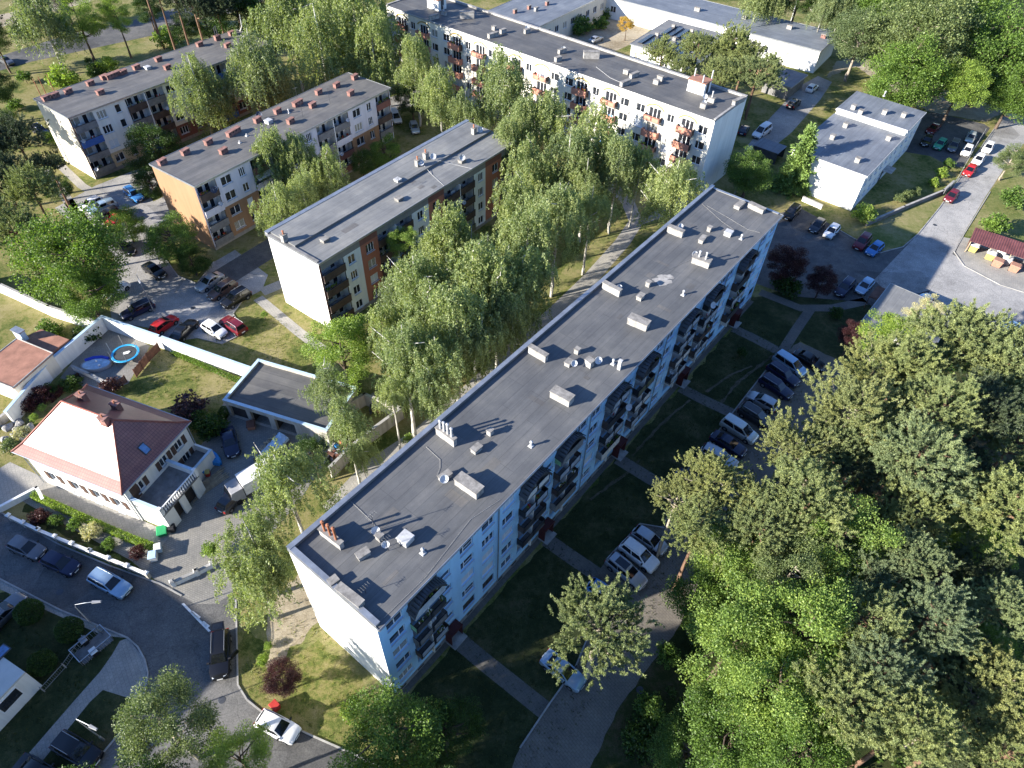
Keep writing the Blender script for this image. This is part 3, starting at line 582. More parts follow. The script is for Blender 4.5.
# ------------------------------------------------------------------ the long blue-white block in the middle
FL = 2.7
def main_block():
    W, D, H = 74.5, 10.46, 15.0
    r = thing('apartment_block', 'long five storey pale blue block with white gable and arched balcony hoods', 'apartment block', A0, UA)
    hull(r, W, D, H-.2, ['white_wall', 'blue_wall', 'white_wall'])
    bays = [(3.2, 6.6), (17.8, 21.3), (23.4, 26.9), (32.2, 36.0-.3), (38.3, 42.0-.3), (47.6, 51.3), (53.7, 57.2), (62.9, 66.6)]
    cols = [1.7, 10.3, 13.2, 16.1, 27.9, 30.4, 43.2, 45.5, 58.6, 60.7, 70.4, 73.2]
    stairs = [7.55, 22.35, 37.05-.05, 52.5, 67.9]
    zr = [2.45+FL*k for k in range(5)]
    ops, wins = [], []
    for c in cols:
        for k, z in enumerate(zr): ops.append(opening(c, z, 1.7, 1.42)); wins.append((c, z, 1.7, 1.42, k))
    sops = []
    for c in stairs:
        for k in range(4): sops.append((c, 4.05+FL*k, 1.15, 0.95))
    ops += [opening(*o) for o in sops]
    for a, b in bays:
        ops.append((a, b, 1.55, 3.4))
        for k in range(1, 5): ops.append((a, b, 1.2+FL*k, 1.2+FL*k+(2.35 if k < 4 else 2.2)))
    for c in stairs: ops.append((c-.65, c+.65, .12, 2.2))
    mb = MB(); wall_grid(mb, 0, W, .0, H-.2, ops, .22); mb.build('facade', 'blue_wall', r)
    mb = MB(); mb.box(-.03, W+.03, -.06, -.004, 0, .72)
    for k in range(32):                                   # cellar lights in the plinth
        x = 1+k*2.33
        if all(abs(x-c) > 1 for c in stairs): mb.box(x-.4, x+.4, -.075, -.058, .28, .6, 1)
    mb.build('plinth', ['plinth', 'dark_inside'], r)
    for (c, z, w_, h_, k) in wins:
        gl = None; fr = 'frame_white'
        if k == 0 and random.random() < .45: fr, gl = 'frame_brown', 'dark_inside'
        elif k in (1, 2) and random.random() < .25: gl = 'shutter'
        window(r, c, z, w_, h_, random.choice((2, 2, 3, 4, 5, 6)), .12, fr, gl)
    for (c, z, w_, h_) in sops: window(r, c, z, w_, h_, 1, .12, name='stair_window')
    # recessed backs of the balconies with windows and doors
    for a, b in bays:
        mb = MB()
        mb.face([(a, .95, 1.2), (b, .95, 1.2), (b, .95, 14.6), (a, .95, 14.6)])
        for x in (a, b): mb.face([(x, .2, 1.2), (x, .95, 1.2), (x, .95, 14.6), (x, .2, 14.6)])
        for k in range(0, 6): mb.face([(a, .2, 1.2+FL*k-.2 if k else 1.4), (b, .2, 1.2+FL*k-.2 if k else 1.4), (b, .95, 1.2+FL*k-.2 if k else 1.4), (a, .95, 1.2+FL*k-.2 if k else 1.4)])
        mb.box((a+b)/2-.06, (a+b)/2+.06, -.5, .94, 1.56, 14.1)
        mb.build('balcony_recess', 'offwhite_wall', r)
        ft = random.choice(('balcony_panel', 'balcony_panel', 'balcony_grey'))
        for k in range(5):
            for q in (0, 1):
                x = a+(b-a)*(.27+.46*q)
                window(r, x, 1.2+FL*k+(1.15 if k else 1.45), 1.25, 1.9 if k else 1.4, 3, .86, gl=random.choice(('pane', 'pane', 'curtain')), name='balcony_glazing')  # windows and doors at the balcony backs share this name
        for k in range(1, 5):
            z = 1.2+FL*k
            f = random.choices(['balcony_panel', 'balcony_grey', 'balcony_brown', 'balcony_olive', 'tin_dark', 'awning_light'], [6, 2, 2, 1, 2, 1])[0]
            sd = random.choices(['black_metal', 'balcony_brown', 'balcony_green', 'balcony_grey'], [4, 3, 1, 2])[0]
            bal = balcony(r, a-.1, b+.1, z, -.78, .0, f, sd, 1.02, 'black_metal', 2, 'concrete_dark', random.choice(('panel', 'panel', 'panel', 'solid')))
            clutter(r, a, b, z, -.7, bal)
            if random.random() < .09: dish(r, (random.choice((a, b-.2)), -1.02, z+.4), .42, ldir(r, R(-60)))
        # arched hood over the uppermost balcony
        mb = MB(); n = 14; x0, x1 = a-.25, b+.25; zs, ris = 12.75, 1.75
        pr = []
        for i in range(n+1):
            t = i/n; pr.append((x0+(x1-x0)*t, zs+ris*math.sin(math.pi*t)**.8 if 0 < t < 1 else zs))
        for (xa, za), (xb, zb) in zip(pr, pr[1:]):
            mb.hexa([(xa, -.98, za-.07), (xb, -.98, zb-.07), (xb, -.004, zb+.05), (xa, -.004, za+.05), (xa, -.98, za), (xb, -.98, zb), (xb, -.004, zb+.12), (xa, -.004, za+.12)], 0)
            mb.face([(xa, -.94, za-.4), (xb, -.94, zb-.4), (xb, -.94, zb-.07), (xa, -.94, za-.07)], 0)
            mb.box((xa+xb)/2-.02, (xa+xb)/2+.02, -.99, -.3, max(za, zb)+.0, max(za, zb)+.05, 1)
        mb.build('balcony_hood', ['tin_dark', 'black_metal'], r)
    # entrances: door, canopy with a dark red front, steps
    for c in stairs:
        mb = MB(); mb.box(c-.62, c+.62, .1, .16, .14, 2.18, 0); mb.box(c-.45, c+.45, .085, .1, .9, 2.0, 1); d = mb.build('entrance_door', ['entrance_red', 'pane'], r)
        h = MB(); h.box(c+.38, c+.42, .03, .098, 1.0, 1.25); h.build('handle', 'tin', d)
        mb = MB(); mb.box(c-.75, c+.75, -.95, -.07, 2.35, 2.45, 0); mb.box(c-.78, c+.78, -1.0, -.952, 2.22, 2.52, 1); mb.box(c-.78, c-.74, -.9, -.07, .1, 2.349, 1); mb.box(c+.74, c+.78, -.9, -.07, .1, 2.349, 1)
        mb.build('entrance_canopy', ['entrance_red', 'entrance_red'], r)
        mb = MB(); mb.box(c-.9, c+.9, -1.4, -.08, .03, .14); mb.build('doorstep', 'concrete', r)
    # roof
    roof_slab(r, W, D, H, 'bitumen', (0, 0, .32, 0))
    parapet(r, 0, W, D-.38, D, H, .42, 'concrete_dark'); parapet(r, 0, .38, 0, D-.385, H, .38, 'concrete_dark'); parapet(r, W-.3, W, 0.3, D-.385, H, .14, 'concrete_dark')
    mb = MB(); mb.tube([(0, -.36, H-.12), (W, -.36, H-.12)], .09, 8, 0, True)
    for x in (14.6, 29.2, 44.4, 59.4, 69): mb.tube([(x, -.35, H-.15), (x, -.1, H-.5), (x, -.1, .3)], .055, 8)
    mb.build('gutter', 'tin', r)
    def L(px, py, z=H): return local(r, at(px, py, z))
    def slab(p1, p2, wd, h, **k):
        a, b = L(*p1, H+h), L(*p2, H+h); c = (a+b)/2; c.z = H; d = b-a
        return chimney(r, c, max(d.length, .5), wd, h, a=math.atan2(d.y, d.x), **k)
    slab((320, 527), (341, 543), .42, .95, pipes=3, pipe_mat='pipe_rust', pipe_h=1.5); slab((437, 426), (455, 439), .42, 1.05, pipes=4, pipe_h=1.2)
    slab((338, 585), (361, 603), .62, .75); slab((331, 577), (335, 582), .7, .5)
    slab((458, 475), (480, 490), 1.0, .95); slab((553, 388), (572, 398), 1.0, .95); slab((630, 315), (649, 323), 1.0, .95); slab((694, 255), (711, 261), 1.0, .9, pipes=2, pipe_h=.9)
    for q in (((440, 478), (450, 471)), ((473, 450), (480, 444)), ((357, 556), (368, 549)), ((567, 363), (571, 359)), ((639, 297), (643, 293)), ((701, 240), (705, 235))): slab(*q, .6, .55)
    for q in ((490, 434), (577, 353), (648, 286), (709, 231), (380, 539)): chimney(r, L(*q), .5, .5, .7)
    slab((530, 345), (547, 355), .5, 1.0); slab((604, 281), (621, 290), .5, .95); slab((669, 225), (684, 231), .6, .95); slab((737, 206), (743, 201), .8, .5); slab((750, 202), (765, 209), .7, .7)
    slab((588, 361), (592, 358), .8, .9)
    hatch(r, L(406, 541)); hatch(r, L(728, 235), .9, .6)
    for q in ((423, 553), (531, 446), (613, 364), (683, 295), (741, 239)): vent(r, L(*q))
    mb = MB(); p = L(619, 369); mb.obox(p, .35, .35, H-.02, H+1.2, .1); mb.obox(p, .42, .42, H+1.2, H+1.27, .1); mb.build('roof_vent', 'pipe_white', r)
    for q, s_ in (((444, 482), .42), ((573, 367), .36), ((597, 364), .42), ((618, 291), .34), ((693, 258), .4), ((679, 230), .36), ((376, 533), .38), ((386, 547), .34)): dish(r, L(*q), s_, ldir(r, R(-70)))
    antenna(r, L(375, 531), 2.6); antenna(r, L(388, 551), 2.0); antenna(r, L(366, 593), 1.2)
    mb = MB()                                            # lightning wires lying on the roof
    for pts in ([(372, 498), (350, 480)][:0] or [(348, 499), (372, 522), (377, 530)], [(426, 447), (440, 460), (440, 468), (437, 476)], [(707, 206), (728, 218), (748, 230), (760, 233)], [(702, 204), (722, 222), (735, 231)], [(500, 500), (470, 520), (425, 578), (384, 618)], [(650, 278), (690, 260)]):
        mb.tube([L(*p, H)+Vector((0, 0, .05)) for p in pts], .014, 4)
    mb.build('lightning_wire', 'concrete', r)
    random.seed(9)
    for k in range(16):
        mb = MB(); mb.obox((random.uniform(3, 72), random.uniform(1.5, 8.5)), random.uniform(.5, 2.6), random.uniform(.4, 1.0), H+.003, H+.007, random.choice((0, 0, 1.571))); mb.build('felt_patch', ('bitumen_brown', 'bitumen_worn')[k % 2], r)
    mb = MB()
    c = L(663, 278, H)
    random.seed(3)
    for k in range(16):
        a = random.uniform(0, 6.28); q = random.uniform(0, 1.0); n_ = 9; ph = random.uniform(0, 6)
        x, y, s_ = c.x+math.cos(a)*q*1.3, c.y+math.sin(a)*q*.8, random.uniform(.2, .55)
        mb.face([(x+math.cos(t)*s_*(1+.3*math.sin(3*t+ph)), y+math.sin(t)*s_*(1+.3*math.sin(2*t+ph)), H+.006+.001*k) for t in [6.283*i/n_ for i in range(n_)]])
    mb.build('patch', 'chimney_white', r)
random.seed(11); main_block()

# ------------------------------------------------------------------ the white block with salmon balconies at the top
def white_block():
    a_ = R(142.19); W, D, H, fl = 77.36, 11.61, 14.62, 2.7
    org = Vector((31.59, 108.99, 0))+Vector((math.cos(a_), math.sin(a_), 0))*W
    r = thing('apartment_block', 'long five storey white block with salmon balconies under thin yellow arches', 'apartment block', org, a_-math.pi)
    hull(r, W, D, H-.15, ['yellowish_wall', 'white_wall', 'white_wall'])
    zr = [12.35-fl*k for k in range(5)]; ops, wins, bays = [], [], []
    for m in range(5):
        for c, t in ((1.7, 'w'), (4.65, 'b'), (7.9, 's'), (11.0, 'b'), (13.9, 'w')):
            s = W-(c+15.45*m)
            if s < 1: continue
            if t == 'b': bays.append(s)
            w_ = {'w': 1.7, 's': 1.3, 'b': 2.3}[t]
            for k, z in enumerate(zr):
                if t == 'b':
                    zc, h_ = z-.15, 2.0
                    if k == 4: zc, h_ = z, 1.4
                else: zc, h_ = z, 1.4
                ops.append(opening(s, zc, w_, h_)); wins.append((s, zc, w_, h_, t, k))
    mb = MB(); wall_grid(mb, 0, W, 0, H-.15, ops, .2); mb.build('facade', 'yellowish_wall', r)
    mb = MB(); mb.box(-.03, W+.03, -.05, -.004, 0, .75); mb.build('plinth', 'plinth', r)
    for s, z, w_, h_, t, k in wins: window(r, s, z, w_, h_, 5 if t == 'b' else random.choice((2, 2, 3)), .11, gl='shutter' if (t == 's' and random.random() < .2) else None, name='balcony_glazing' if t == 'b' else 'window')
    for s in bays:
        for k in range(4):
            z = zr[k]-1.2
            bal = balcony(r, s-1.55, s+1.55, z, -1.05, 0, 'salmon', random.choice(('salmon', 'balcony_brown')), .95, 'salmon', 2, 'concrete', random.choice(('solid', 'solid', 'panel')))
            clutter(r, s-1.5, s+1.5, z, -1.0, bal)
        mb = MB(); n = 16                                # raised arch on the wall over the top balcony
        for i in range(n):
            t0, t1 = math.pi*(.12+.76*i/n), math.pi*(.12+.76*(i+1)/n)
            p = [(s-1.75*math.cos(t), 12.6+1.1*math.sin(t)) for t in (t0, t1)]; q = [(s-1.98*math.cos(t), 12.6+1.33*math.sin(t)) for t in (t0, t1)]
            mb.hexa([(p[0][0], -.1, p[0][1]), (p[1][0], -.1, p[1][1]), (p[1][0], -.003, p[1][1]), (p[0][0], -.003, p[0][1]), (q[0][0], -.1, q[0][1]), (q[1][0], -.1, q[1][1]), (q[1][0], -.003, q[1][1]), (q[0][0], -.003, q[0][1])])
        mb.build('arch_moulding', 'ochre', r)
    roof_slab(r, W, D, H, 'bitumen_worn', (0, 0, .22, 0), edge='concrete')
    parapet(r, 0, W, D-.45, D, H, .35, 'concrete', 'chimney_white'); parapet(r, W-.3, W, 0.1, D-.46, H, .16, 'concrete', 'chimney_white'); parapet(r, 0, .3, .1, D-.46, H, .16, 'concrete', 'chimney_white')
    mb = MB(); mb.tube([(0, -.3, H-.1), (W, -.3, H-.1)], .07, 8); mb.build('gutter', 'tin', r)
    def L(px, py, z=H): return local(r, at(px, py, z))
    def hut(p, lx, ly, h):                               # stair head with a felt roof
        mb = MB(); mb.obox(p, lx, ly, H-.05, H+h-.15, 0, 0); mb.obox(p, lx+.3, ly+.3, H+h-.15, H+h, 0, 1); mb.obox((p[0]+lx/2+.01, p[1]), .04, .9, H+.1, H+1.9, 0, 2)
        return mb.build('stair_head', ['white_wall', 'clay_roof', 'tin_dark'], r)
    hut(L(698, 91), 3.2, 2.4, 2.1); hut(L(437, 8), 3.2, 2.4, 2.1)
    for q in ((591, 58), (467, 18)): chimney(r, L(*q), 2.9, 1.0, 1.25, a=.75)
    for q, lx in (((656, 84), 1.0), ((626, 74), 1.0), ((634, 77), 2.0), ((625, 85), 2.2), ((527, 33), 1.3), ((562, 53), 1.8), ((558, 61), 1.4), ((703, 108), 1.0), ((711, 102), 1.2), ((738, 103), 2.8), ((434, 19), 2.2), ((444, 15), 1.2), ((493, 37), 2.3), ((503, 33), 1.3), ((494, 30), .8), ((660, 80), 1.1)):
        chimney(r, L(*q), lx, .6, .8, pipes=1 if lx == 1.2 else 0, a=R(80) if lx > 1.2 else 0)
    for q in ((527, 31), (563, 52), (704, 100), (703, 106)): dish(r, L(*q), .42, ldir(r, R(-80)))
    for q in ((692, 88), (709, 90), (700, 95)):
        mb = MB(); p = L(*q); mb.tube([p, p+Vector((0, 0, 3.4))], .12, 10); mb.build('vent_pipe', 'pipe_white', r)
    antenna(r, L(562, 54), 1.6)
    mb = MB()
    for pts in ([(596, 67), (610, 78), (628, 86)], [(540, 62), (552, 63), (562, 64)]): mb.tube([L(*p)+Vector((0, 0, .04)) for p in pts], .03, 4)
    mb.build('lightning_wire', 'pipe_white', r)
random.seed(12); white_block()

# ------------------------------------------------------------------ the three four-storey blocks on the left
def loggia(r, a, b, z0, fl, n, depth, pal, H, back='offwhite_wall', split=True):
    """recessed stack of balconies between a and b"""
    mb = MB()
    mb.face([(a, depth, z0), (b, depth, z0), (b, depth, H), (a, depth, H)])
    for x in (a, b): mb.face([(x, .2, z0), (x, depth, z0), (x, depth, H), (x, .2, H)])
    mb.face([(a, .2, H-.01), (b, .2, H-.01), (b, depth, H-.01), (a, depth, H-.01)])
    mb.build('balcony_recess', back, r)
    parts = [(a, b)]
    if split and b-a > 5:
        m = (a+b)/2; parts = [(a, m-.12), (m+.12, b)]
        w_ = MB(); w_.box(m-.1, m+.1, -.22, depth-.003, z0, H-.012); w_.build('balcony_divider', 'white_wall', r)
    for a1, b1 in parts:
        for k in range(n):
            z = z0+.08+fl*k
            c = (a1+b1)/2
            window(r, c-.2*(b1-a1), z+1.2, 1.5, 1.35, 3, depth-.07, gl=random.choice(('pane', 'pane', 'curtain')), name='balcony_glazing')
            window(r, c+.24*(b1-a1), z+1.1, .85, 2.05, 1, depth-.07, gl='pane', name='balcony_glazing')
            bal = balcony(r, a1+.02, b1-.02, z, -.25, depth-.004, random.choice(pal), None, 1.0, 'tin_dark', 2, 'concrete', 'solid')
            clutter(r, a1, b1, z, -.1, bal)
            if random.random() < .13:
                mb = MB(); x0, x1 = a1+.15, b1-.15; n_ = 8; zt = z+2.45
                for i in range(n_): mb.hexa([(x0+(x1-x0)*i/n_, -.98, zt-.62), (x0+(x1-x0)*(i+1)/n_, -.98, zt-.62), (x0+(x1-x0)*(i+1)/n_, -.0, zt), (x0+(x1-x0)*i/n_, -.0, zt), (x0+(x1-x0)*i/n_, -.98, zt-.6), (x0+(x1-x0)*(i+1)/n_, -.98, zt-.6), (x0+(x1-x0)*(i+1)/n_, 0, zt+.02), (x0+(x1-x0)*i/n_, 0, zt+.02)], 0)
                mb.build('awning', random.choice(('awning_light', 'awning_light', 'tarp_white')), bal)
            if random.random() < .09: dish(r, (random.choice((a1+.5, b1-.5)), -.3, z+.5), .33, ldir(r, R(-70)))
def four_storey(org, ang, W, D, H, label, sect, gable, back, roof, z0, zw, fl, fancy):
    r = thing('apartment_block', label, 'apartment block', org, ang)
    hull(r, W, D, H-.2, [gable, back, back])
    for kind, a, b, mats, wins in sect:
        if kind == 'wall':
            for (m, za, zb) in mats:
                ops = [opening(c, zw+fl*k, w_, 1.4) for c, w_ in wins for k in range(4) if za-.01 <= zw+fl*k-.7 and zw+fl*k+.7 <= zb+.01]
                mb = MB(); wall_grid(mb, a, b, za, zb, ops, .2); mb.build('facade', m, r)
            for c, w_ in wins:
                for k in range(4): window(r, c, zw+fl*k, w_, 1.4, 1 if w_ < 1.1 else random.choice((2, 2, 5)), .11)
        else:
            loggia(r, a, b, z0, fl, 4, 1.35, mats, H-fancy)
            mb = MB(); mb.face([(a, 0, H-fancy), (b, 0, H-fancy), (b, 0, H-.2), (a, 0, H-.2)]); mb.build('facade', ('grey_wall' if fancy > .8 else 'offwhite_wall'), r); mb = MB(); mb.box(a, b, -.02, 0.2, 0, z0); mb.build('balcony_base', 'plinth', r)
    mb = MB(); mb.box(-.03, W+.03, -.06, -.022, 0, .6); mb.build('plinth', 'plinth', r)
    roof_slab(r, W, D, H, roof, (0.1, 0.1, .35, .25)); return r
def striped():
    a_ = R(54.33); org = Vector((-25.54, 70.89, 0)); W, D, H = 41.9, 9.94, 11.86
    up = [('grey_wall', 10.35, H-.2)]
    wl = lambda a, b, c: ('wall', a, b, [('pale_wall', .5, 10.35)]+up, [(c, 1.25)])
    br = lambda a, b, c: ('wall', a, b, [('brick_red_wall', .5, 10.35), ('dark_red_wall', 10.35, H-.2)], [(c, 1.5)])
    pal = ['balcony_brown', 'balcony_brown', 'balcony_grey', 'balcony_brown', 'balcony_olive']
    s = [('bay', 0.25, 4.1, pal, []), wl(4.1, 7.2, 5.5), br(7.2, 10.5, 8.9), ('bay', 10.5, 17.4, pal, []), wl(17.4, 21.0, 19.2), br(21.0, 24.5, 22.7), ('bay', 24.5, 31.5, pal, []), wl(31.5, 34.4, 33.2), br(34.4, 38.5, 36.9), ('bay', 38.5, 41.65, pal, []),
         ('wall', 0, .25, [('dark_red_wall', 0, H-.2)], []), ('wall', 41.65, W, [('dark_red_wall', 0, H-.2)], [])]
    r = four_storey(org, a_, W, D, H, 'four storey block with grey, pale and brick red stripes and a blank white gable', s, 'white_wall', 'white_wall', 'bitumen_light', .55, 1.35, 2.63, 1.5)
    parapet(r, -.1, W+.1, D-.3, D+.25, H, .4, 'concrete', 'tin'); parapet(r, -.1, .25, 0, D-.32, H, .16, 'concrete_dark', 'concrete_dark')
    mb = MB(); mb.box(.3, W-.2, 4.6, D-.31, H-.05, H+.35); mb.build('roof_step', 'bitumen_light', r)
    def L(px, py, z=H): return local(r, at(px, py, z))
    for q in ((285, 241), (426, 159), (418, 166), (474, 134)):
        p = L(*q, H+.3); c = chimney(r, p, .75, .6, 1.1, 'chimney_white', 'chimney_cap', 1, 'pot_clay', .45)
    for q in ((325, 241), (399, 200), (462, 162)): chimney(r, L(*q), 1.0, .8, .45, 'chimney_cap')
    chimney(r, L(398, 183), .8, .8, .7, 'pipe_white', 'pipe_white')
    for q in ((421, 166), (433, 160), (462, 161), (480, 133)): dish(r, L(*q, H+.3), .48, ldir(r, R(-70)))
    for q in ((399, 187), (462, 163)): antenna(r, L(*q), 1.6)
    mb = MB()
    for pts in ([(424, 168), (432, 175), (444, 186)], [(440, 163), (455, 165), (472, 169)]): mb.tube([L(*p)+Vector((0, 0, .05 if i else .4)) for i, p in enumerate(pts)], .025, 4)
    mb.build('lightning_wire', 'pipe_white', r)
    mb = MB()
    for q, sx, sy in (((350, 228), 2.6, .9), ((421, 187), 1.1, .7), ((434, 187), .9, .6), ((413, 182), .9, .6)): p = L(*q); mb.obox(p, sx, sy, H+.003, H+.008, 0)
    mb.build('patch', 'bitumen_brown', r)
random.seed(21); striped()
def orange():
    a_ = R(56.5); org = Vector((-47.74, 88.62, 0)); W, D, H = 42.3, 10.1, 11.45
    w2 = [('orange_wall', .5, 5.85), ('lilac_wall', 5.85, H-.2)]
    wl = lambda a, b, c1, c2: ('wall', a, b, w2, [(c1, 1.9), (c2, 1.1)])
    pal = ['balcony_grey', 'balcony_grey', 'lilac_wall', 'balcony_brown', 'dark_red_wall']
    s = [('bay', .2, 3.6, pal, []), wl(3.6, 10.2, 5.4, 8.4), ('bay', 10.2, 17.3, pal, []), wl(17.3, 24.2, 19.3, 22.4), ('bay', 24.2, 31.6, pal, []), wl(31.6, 38.6, 33.7, 36.8), ('bay', 38.6, 42.1, pal, []), ('wall', 0, .2, [('lilac_wall', 0, H-.2)], []), ('wall', 42.1, W, [('lilac_wall', 0, H-.2)], [])]
    r = four_storey(org, a_, W, D, H, 'four storey block with orange gable and lilac grey upper walls', s, 'orange_wall', 'orange_wall', 'bitumen_brown', .6, 2.0, 2.62, .55)
    def L(px, py, z=H): return local(r, at(px, py, z))
    for q in ((163, 164), (186, 154), (209, 144), (224, 153), (258, 122), (278, 113), (291, 123), (313, 107), (319, 94), (337, 87), (351, 95), (355, 79)): chimney(r, L(*q), 1.35, .62, .8, 'chimney_brick', 'chimney_brick', a=R(8))
    chimney(r, L(234, 134), 2.7, .7, .8, 'chimney_brick', 'chimney_brick', a=R(8)); chimney(r, L(298, 105), 2.1, .7, .8, 'chimney_brick', 'chimney_brick', a=R(8))
    hatch(r, L(269, 123), 1.0, .6)
    for q in ((298, 102), (303, 117), (330, 103)): antenna(r, L(*q), 2.6)
    dish(r, L(260, 118), .5, ldir(r, R(-70)), mat='dish_dark'); vent(r, L(289, 113)); vent(r, L(247, 136), .14, .3); vent(r, L(240, 143), .14, .3)
    for i in (0,): dish(r, (2.7, -.35, 9.0), .5, ldir(r, R(-70)), mat='dish_dark')
random.seed(22); orange()
def cream():
    a_ = R(54.46); org = Vector((-75.43, 108.07, 0)); W, D, H = 42.0, 10.4, 11.47
    w1 = [('beige_wall', .5, 3.2), ('offwhite_wall', 3.2, H-.2)]; w3 = [('dark_red_wall', .5, 3.2), ('offwhite_wall', 3.2, H-.2)]
    wl = lambda a, b, c1, c2, w_: ('wall', a, b, w_, [(c1, 1.7), (c2, 1.0)])
    pal = ['balcony_brown', 'balcony_grey', 'balcony_blue', 'balcony_brown', 'balcony_teal', 'offwhite_wall', 'balcony_grey']
    s = [('bay', .2, 4.1, pal, []), wl(4.1, 10.1, 5.5, 8.5, w1), ('bay', 10.1, 17.4, pal, []), wl(17.4, 24.2, 18.9, 22.2, w3), ('bay', 24.2, 31.0, pal, []), wl(31.0, 38.0, 32.5, 36, w3), ('bay', 38.0, 41.8, pal, []), ('wall', 0, .2, [('dark_red_wall', 0, H-.2)], []), ('wall', 41.8, W, [('offwhite_wall', 0, H-.2)], [])]
    r = four_storey(org, a_, W, D, H, 'four storey cream block with small brick chimneys and a blank cream gable', s, 'cream_wall', 'cream_wall', 'bitumen_brown', .6, 2.05, 2.62, .55)
    def L(px, py, z=H): return local(r, at(px, py, z))
    for q in ((47, 100), (56, 97), (69, 93), (91, 85), (101, 94), (105, 79), (124, 74), (137, 69), (159, 61), (168, 69), (200, 46), (228, 47), (232, 35)): chimney(r, L(*q), 1.3, .65, .75, 'chimney_brick', 'chimney_brick', a=R(8))
    chimney(r, L(114, 77), 3.0, .7, .8, 'chimney_brick', 'chimney_brick', a=R(8))
    chimney(r, L(218, 40), 1.2, .7, .9, 'chimney_brick', 'chimney_brick', 2, 'tin_dark', 1.6)
    hatch(r, L(148, 69), .9, .5)
    for q in ((43, 100), (48, 98), (56, 95)):
        mb = MB(); p = L(*q); mb.tube([p, p+Vector((0, 0, 3.6))], .07, 8); mb.build('vent_pipe', 'pipe_rust', r)
random.seed(23); cream()

# ------------------------------------------------------------------ low buildings on the right and behind
def two_level():
    a_ = R(51.5); org = Vector((58.8, 107.0, 0)); r = thing('office_building', 'two level white building with grey roofs beside the fenced lawn', 'building', org, a_)
    W1, W2, D, H1, H2 = 19.2, 10.5, 13.2, 6.9, 7.8
    def ops_for(a, b): return [opening(c, z, 1.1, 1.0) for c in np.arange(a, b, 2.55) for z in (1.9, 4.9)]
    o1, o2 = ops_for(1.8, W1-.6), ops_for(W1+1.3, W1+W2-.6)
    mb = MB(); wall_grid(mb, 0, W1, 0, H1-.2, o1, .18); mb.build('facade', 'white_wall', r); mb = MB(); wall_grid(mb, W1, W1+W2, 0, H2-.2, o2, .18); mb.build('facade', 'white_wall', r)
    for o in o1+o2: window(r, (o[0]+o[1])/2, (o[2]+o[3])/2, 1.1, 1.0, 1, .1, gl=random.choice(('pane', 'pane', 'curtain')))
    mb = MB(); mb.face([(0, D, 0), (0, 0, 0), (0, 0, H1-.2), (0, D, H1-.2)]); mb.face([(W1+W2, 0, 0), (W1+W2, D, 0), (W1+W2, D, H2-.2), (W1+W2, 0, H2-.2)])
    mb.face([(W1, D, 0), (0, D, 0), (0, D, H1-.2), (W1, D, H1-.2)]); mb.face([(W1+W2, D, 0), (W1, D, 0), (W1, D, H2-.2), (W1+W2, D, H2-.2)])
    mb.face([(W1, D, H1-.3), (W1, 0, H1-.3), (W1, 0, H2-.2), (W1, D, H2-.2)]); mb.build('wall', 'white_wall', r)
    for x0, x1, h in ((-.15, W1, H1), (W1-.1, W1+W2+.15, H2)):
        mb = MB(); mb.box(x0, x1-.003, -.25, D+.2, h-.22, h); o = mb.build('roof', 'bitumen_blue', r)
        e = MB(); e.box(x0, x1-.003, -.32, -.253, h-.26, h+.04); e.box(x0-.06, x0-.003, -.3, D+.2, h-.26, h+.06); e.build('roof_edge', 'pipe_white', o)
    mb = MB(); mb.box(W1-.35, W1+.0, -.2, D, H2-.02, H2+.22); mb.build('parapet', 'white_wall', r)
    def L(px, py, z): return local(r, at(px, py, z))
    for q, z in (((845, 127), H1), ((832, 139), H1), ((888, 140), H1), ((857, 162), H1), ((860, 114), H2), ((853, 109), H2), ((884, 114), H2), ((903, 117), H2)): chimney(r, L(*q, z), .8, .8, .85)
    vent(r, L(884, 96, H2), .2, .9)
    mb = MB(); mb.box(12.6, 15.2, -1.7, -.02, 2.5, 2.65, 0); mb.box(12.9, 13.9, -.06, -.003, .1, 2.2, 1); mb.build('entrance_canopy', ['concrete', 'tin_dark'], r)
random.seed(31); two_level()
def flat_box(name, label, cat, org, ang, W, D, H, wall, roof, wins=(), chim=(), edge='tin', wz=2.2, wh=1.5, ww=1.6, rz0=None):
    r = thing(name, label, cat, org, ang)
    ops = [opening(c, wz, ww, wh) for c in wins]
    mb = MB(); wall_grid(mb, 0, W, 0, H-.2, ops, .18); mb.build('facade', wall, r)
    for c in wins: window(r, c, wz, ww, wh, 2, .1)
    hull(r, W, D, H-.2, [wall]*3); roof_slab(r, W, D, H, roof, (.2, .2, .35, .2), edge=edge)
    for q, lx, mat in chim: chimney(r, local(r, at(*q, H)), lx, .6, .9, mat, 'chimney_cap')
    return r
random.seed(32)
flat_box('school_building', 'low flat roofed beige building behind the salmon balcony block', 'building', Vector((2.5, 171.7, 0)), R(54.5), 42, 15, 6.0, 'cream_wall', 'bitumen_blue', [3.5*k+2 for k in range(11)], [((515, 13), 1, 'chimney_brick'), ((529, 9), 1, 'chimney_brick'), ((536, 11), 1, 'chimney_white'), ((547, 5), 1, 'chimney_brick')], wz=3.2)
r = flat_box('workshop_building', 'long low white building with a wide grey roof and roof masts', 'building', Vector((8.0, 206.6, 0)), R(-33.9), 72.6, 13.5, 5.2, 'white_wall', 'bitumen_blue', [3, 7.5, 12, 18, 50, 55, 60, 66], [((697, 11), 1.4, 'chimney_white'), ((744, 19), 1, 'chimney_white'), ((789, 29), 1.2, 'chimney_white'), ((823, 38), 1.1, 'chimney_brick')], wz=2.4)
flat_box('solar_roof_wing', 'grey roofed wing carrying rows of dark solar panels', 'building', Vector((25.0, 168.5, 0)), R(-33.9), 13.5, 19.5, 4.3, 'white_wall', 'bitumen_light', [2, 5.5, 9, 12], [], wz=2.0)
